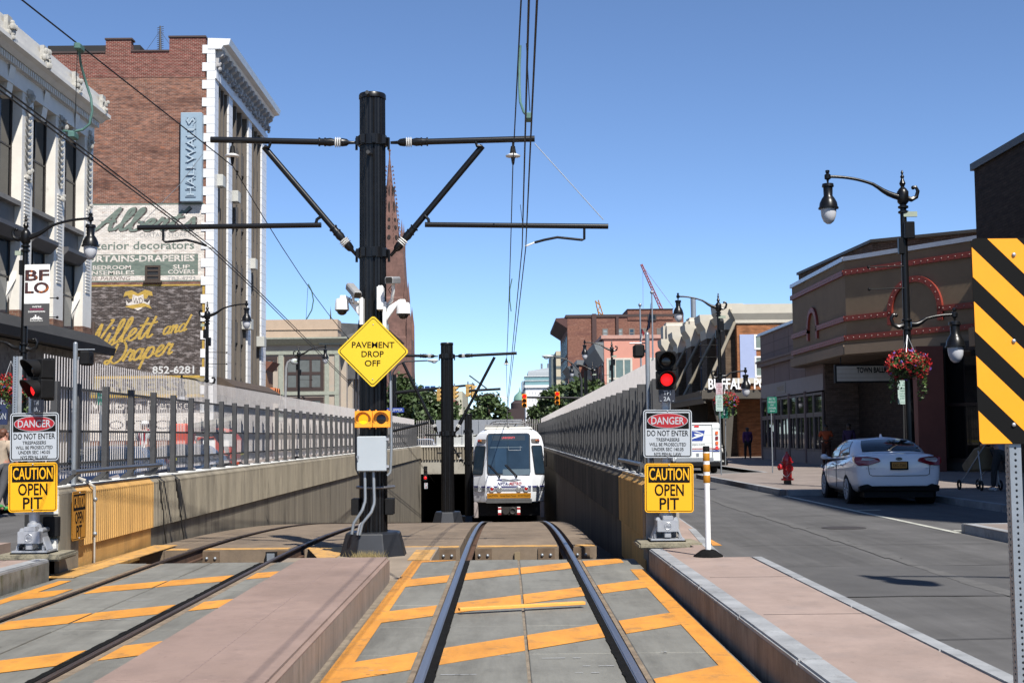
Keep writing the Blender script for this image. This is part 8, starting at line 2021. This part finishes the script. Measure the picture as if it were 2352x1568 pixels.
t = thing('domed_church', 'small distant dark church with a green dome at the end of the street', 'church', (at(1195, 960, 700).x, 700, 0)); q = at(1195, 960, 700).x
g = MB(); g.box(q - 7, 700, 0, q + 7, 715, at(1195, 938, 700).z); g.lathe([(5, at(1195, 938, 700).z), (5, at(1195, 925, 700).z), (3, at(1195, 918, 700).z)], (q, 707, 0), 10); g.build('wall', mat('dark_church_stone', (.07, .045, .045), .9), t); g = MB(); g.lathe([(3.6, at(1195, 918, 700).z), (3.0, at(1195, 908, 700).z), (.6, at(1195, 898, 700).z), (.1, at(1195, 888, 700).z)], (q, 707, 0), 10); g.build('dome', MATS['copper_green'], t)

# ================================================================== TREES
def tree(label, px, ytop, Y, rpx, seed, n=2600, m=leaf_m, ls=.32, squash=1.0, low=None, group='trees along the far street'):
    rn = random.Random(seed); top = at(px, ytop, Y); r = rpx * Y / FPX; H = top.z; ch = min(H * .85, r * 2.2 * squash) ; cz = H - ch / 2; c = V((top.x, Y, cz))
    t = thing('leafy_tree', label, 'tree', (c.x, c.y, .1), group)
    g = MB(); g.tube([(c.x, Y, 0), (c.x + .05, Y, H * .3), (c.x - .1, Y + .1, H * .6), (c.x, Y, H * .85)], [.22, .18, .11, .03], 8)
    cl_ = []
    for i in range(34):
        d = V((rn.gauss(0, 1), rn.gauss(0, 1), rn.gauss(0, 1))).normalized(); k = rn.uniform(.35, 1.0) ** .6
        p = c + V((d.x * r * k, d.y * r * k, d.z * ch / 2 * k)); cl_.append((p, r * rn.uniform(.18, .36)))
        if i % 3 == 0: g.tube([(c.x, Y, max(.3 * H, p.z - r * .8)), (c + p * 0 + (p - c) * .5) if False else c.lerp(p, .5) - V((0, 0, r * .15)), p], [.07, .05, .02], 5)
    g.build('trunk', bark, t)
    L_ = MB(); vs = []; fs = []
    for i in range(n):
        p, rr = cl_[rn.randrange(len(cl_))]; d = V((rn.gauss(0, .55), rn.gauss(0, .55), rn.gauss(0, .5))) * rr; q = p + d
        a = V((rn.gauss(0, 1), rn.gauss(0, 1), rn.gauss(0, .7))).normalized(); b = a.cross(V((rn.gauss(0, 1), rn.gauss(0, 1), rn.gauss(0, 1)))).normalized(); s_ = ls * rn.uniform(.6, 1.3)
        k = len(vs); vs += [q - a * s_, q + b * s_ * .55, q + a * s_, q - b * s_ * .55]; fs.append((k, k + 1, k + 2, k + 3))
    L_.add(vs, fs); L_.build('crown', m, t)
tree('dense green street tree nearest the nearest black pole on the left', 925, 876, 118, 48, 1, 6500, ls=.25)
tree('broad green street tree just left of the middle black pole', 985, 900, 128, 46, 2, 6000, ls=.26)
tree('low dark green street tree seen behind the middle black pole', 1045, 920, 140, 42, 3, 4500, ls=.28)
tree('pale green upright tree standing alone right of the middle pole', 1124, 905, 125, 38, 4, 3800, leaf_lt, .22, 1.0)
tree('small dark tree at the foot of the pale upright tree', 1085, 945, 170, 26, 5, 1400, ls=.4)
tree('dark green street tree rising above the right fence nearest the camera', 1345, 874, 104, 50, 6, 7000, ls=.23)
tree('dark green street tree in the middle of the right-hand row', 1290, 884, 122, 50, 7, 7000, ls=.25)
tree('dark green street tree at the far end of the right-hand row', 1250, 912, 150, 40, 8, 5000, ls=.3)
tree('dark low tree below the cobra head light on the right', 1390, 890, 112, 32, 9, 2200, ls=.28)
# trees behind the camera's left that only show in reflections are left out

# ================================================================== FAR STREET FURNITURE
def traffic_light(px, py, Y, label, hpx=30, rot=0, par=None, hm=None, lit=True):
    c = at(px, py, Y); h = hpx * Y / FPX; w = h * .36
    t = thing('traffic_light', label, 'traffic light', c - V((0, 0, h / 2)), 'yellow traffic lights at the far crossing')
    r_ = (cos(rot), sin(rot), 0); fr = Fr(c, r_); g = MB()
    for k in (-1, 0, 1): fr.rect(g, 0, k * h / 3, w, h / 3 - .01, -.22, 0, .03)
    g.build('housing', hm or s_org, t)
    for k, m, nm in ((1, red_lamp if lit else dark_lens, 'red_lens'), (0, dark_lens, 'amber_lens'), (-1, dark_lens, 'green_lens')):
        g = MB(); g.ball(fr.p(0, k * h / 3, 0), w * .36, 12, (1, .4, 1) if rot == 0 else (.6, .6, 1)); g.build(nm, m, t)
        g = MB(); visor(g, Fr(fr.p(0, k * h / 3, 0), fr.r, fr.u), w * .40, .24, -.1, 1.1, .01); g.build('visor', hm or s_org, t)
    g = MB(); g.tube([fr.p(0, h / 2, -.1), fr.p(0, h / 2 + .22, -.1)], .05, 8); g.build('hanger', galv, t); return t
Yt = 95.0
traffic_light(1204.5, 920, Yt, 'left of the two yellow traffic lights showing red at the right of the street', 31)
traffic_light(1280, 914, Yt, 'right of the two yellow traffic lights showing red, in front of the trees', 30)
py_ = mat('faded_signal_yellow', (.60, .43, .16), .6, var=.1)
traffic_light(1012, 907, 92, 'pale yellow traffic light seen side on, just left of the middle black pole', 28, 1.25, hm=py_, lit=False)
traffic_light(1047, 902, 92, 'pale yellow traffic light seen side on, just right of the middle black pole', 28, 1.25, hm=py_, lit=False)
traffic_light(1078, 897, 91, 'pale yellow traffic light under the end of the left mast arm', 28, 1.25, hm=py_, lit=False)
traffic_light(1089, 899, 91, 'pale yellow traffic light hung outermost on the left mast arm', 28, 1.9, hm=py_, lit=False)
def mast(label, pts, r, yp, Y, xp_):
    t = thing('mast_arm', label, 'mast arm', (at(xp_, 1000, Y).x, Y, .1)); g = MB(); q = at(xp_, yp, Y); g.tube([(q.x, Y, .1), q], [r * 1.4, r], 12); g.build('pole', black_p, t)
    g = MB(); g.tube([at(x, y, Y) for x, y in pts], [r, r * .6], 10); g.build('arm', black_p, t)
mast('black mast arm carrying the two red traffic lights on the right', [(1345, 914), (1202, 912)], .12, 850, Yt + .2, 1345)
mast('black mast arm carrying the pale yellow traffic lights on the left', [(906, 902), (1090, 883)], .13, 860, 92.3, 906)
g = MB(); g.box(at(1087, 884, 91).x - .3, 91, at(1087, 884, 91).z - .2, at(1087, 884, 91).x + .2, 91.2, at(1087, 884, 91).z + .1)
t = thing('street_name_sign', 'blue street name sign beside the nearest black pole', 'sign', at(918, 947, 90)); A = at(880, 947, 90); B_ = at(928, 936, 90); fr = Fr(((A.x + B_.x) / 2, 90, (A.z + B_.z) / 2)); g = MB(); fr.rect(g, 0, 0, B_.x - A.x, B_.z - A.z, -.02, 0, .03); g.build('panel', s_blue, t); g = MB(); fr.text(g, 'TUPPER', .15, -.09, .19, .002, width=.95, bold=.01); g.build('lettering', s_white, t)
def cobra(label, px_, Y, ytop, pts, hx):
    t = thing('cobra_light', label, 'street light', (at(px_, 1000, Y).x, Y, .1), 'cobra head street lights'); g = MB(); q = at(px_, ytop, Y); g.tube([(q.x, Y, .1), q] + [at(x, y, Y) for x, y in pts], [.13, .09] + [.055] * len(pts), 10); g.build('pole', mat('dark_lightpole', (.04, .045, .05), .5), t)
    e = at(*pts[-1], Y); s = hx; g = MB(); k = Y / FPX; g.ball(e + V((s * 12 * k, 0, 0)), 7 * k, 12, (2.0, .9, .55)); g.tube([e, e + V((s * 10 * k, 0, 0))], [.06, .12], 8); g.build('lamp_head', mat('cobra_grey', (.55, .58, .58), .4), t)
    g = MB(); g.ball(e + V((s * 15 * k, 0, -3 * k)), 5 * k, 10, (1.3, .9, .7)); g.build('lens', globe_m, t)
cobra('curved cobra head street light in front of the red brick block', 1335.5, 102, 872, [(1330, 852), (1318, 837), (1300, 825), (1270, 818)], -1)
cobra('curved cobra head street light reaching right past the church spire', 899, 99, 858, [(902, 838), (912, 826), (928, 821), (960, 826)], 1) if False else cobra('curved cobra head street light reaching right past the church spire', 899, 99, 880, [(903, 854), (914, 838), (930, 830), (982, 828)], 1)
# bowed grey lamp by the stone building
t = thing('cobra_light', 'bent pale grey street light in front of the pale stone building', 'street light', (at(653, 950, 110).x, 110, .1), 'cobra head street lights'); g = MB(); q = [at(654, 980, 110), at(656, 880, 110), at(657, 845, 110), at(661, 832, 110), at(668, 827, 110)]; q[0].z = .1; g.tube(q, .10, 8); g.build('pole', mat('pale_lightpole', (.5, .5, .5), .4, .4), t); g = MB(); e = q[-1]; g.ball(e + V((.3, 0, -.12)), .3, 10, (1.1, .8, .9)); g.build('lamp_head', MATS['cobra_grey'], t)
# flagpoles
def flag(label, px_, ytop, Y, kind, poly):
    c = at(px_, ytop, Y); t = thing('flagpole', label, 'flagpole', (c.x, Y, .2), 'flagpoles in front of the civic building'); g = MB(); g.tube([(c.x, Y, .2), (c.x, Y, c.z)], [.11, .07], 10); g.ball((c.x, Y, c.z + .12), .18, 8); g.build('pole', galv, t)
    P_ = [at(x, y, Y - .1) for x, y in poly]; g = MB(); n = 10; top0, top1, bot1, bot0 = P_; rows = []
    for i in range(n + 1):
        u = i / n; a, b = top0.lerp(top1, u), bot0.lerp(bot1, u); off = V((0, .25 * sin(u * 9), 0)); rows.append([a.lerp(b, j / 6) + off for j in range(7)])
    m = {}
    for i in range(n):
        for j in range(6):
            key = 'navy' if kind == 'state' or (i < 4 and j < 3) else ('red' if j % 2 == 0 else 'white'); m.setdefault(key, MB()).add([rows[i][j], rows[i + 1][j], rows[i + 1][j + 1], rows[i][j + 1]], [(0, 1, 2, 3)])
    for key, mb in m.items(): mb.build({'navy': 'navy_field', 'red': 'red_stripes', 'white': 'white_stripes'}[key], {'navy': mat('flag_navy', (.025, .03, .09), .8), 'red': mat('flag_red', (.45, .03, .05), .8), 'white': mat('flag_white', (.7, .7, .7), .8)}[key], t)
flag('silver flagpole with a drooping red and white striped flag', 1470, 703, 125, 'us', ((1471, 752), (1481, 763), (1460, 820), (1471, 800)))
flag('taller silver flagpole with a drooping navy blue flag', 1497, 674, 126, 'state', ((1495, 694), (1492, 722), (1484, 762), (1494, 752)))
# cranes
def crane(label, p0, p1, Y, wpx, m, cable=True):
    a = at(*p0, Y); b = at(*p1, Y); t = thing('lattice_crane', label, 'crane', V((b.x, Y, b.z - 8))); d = (b - a).normalized(); n_ = V((-d.z, 0, d.x)); k = Y / FPX; g = MB(); hw = wpx * k / 2
    for s in (-1, 1):
        for q in (-1, 1): g.tube([a + n_ * s * hw * .6 + V((0, q * hw, 0)), b + n_ * s * hw + V((0, q * hw, 0))], .12, 5)
    L_ = (b - a).length; m_ = int(L_ / (hw * 2.2))
    for i in range(m_): 
        u, v = i / m_, (i + 1) / m_; s = 1 if i % 2 else -1
        for q in (-1, 1): g.tube([a.lerp(b, u) + n_ * s * hw * .8 + V((0, q * hw, 0)), a.lerp(b, v) - n_ * s * hw * .8 + V((0, q * hw, 0))], .11, 4)
    g.build('boom', m, t)
    if cable: g = MB(); g.tube([a, at(1548, 708, Y)], .06, 4); g.tube([a + V((.5, 0, 0)), at(1477, 708, Y)], .05, 4); g.build('cable', mat('cable_red', (.35, .15, .18), .7), t)
crane('thin red lattice crane boom rising behind the red brick block', (1473, 607), (1520, 712), 420, 6, mat('crane_red', (.42, .16, .19), .6))
crane('short yellow crane tip standing behind the red brick block', (1371, 690), (1384, 738), 400, 11, mat('crane_yellow', (.55, .30, .04), .6), False)
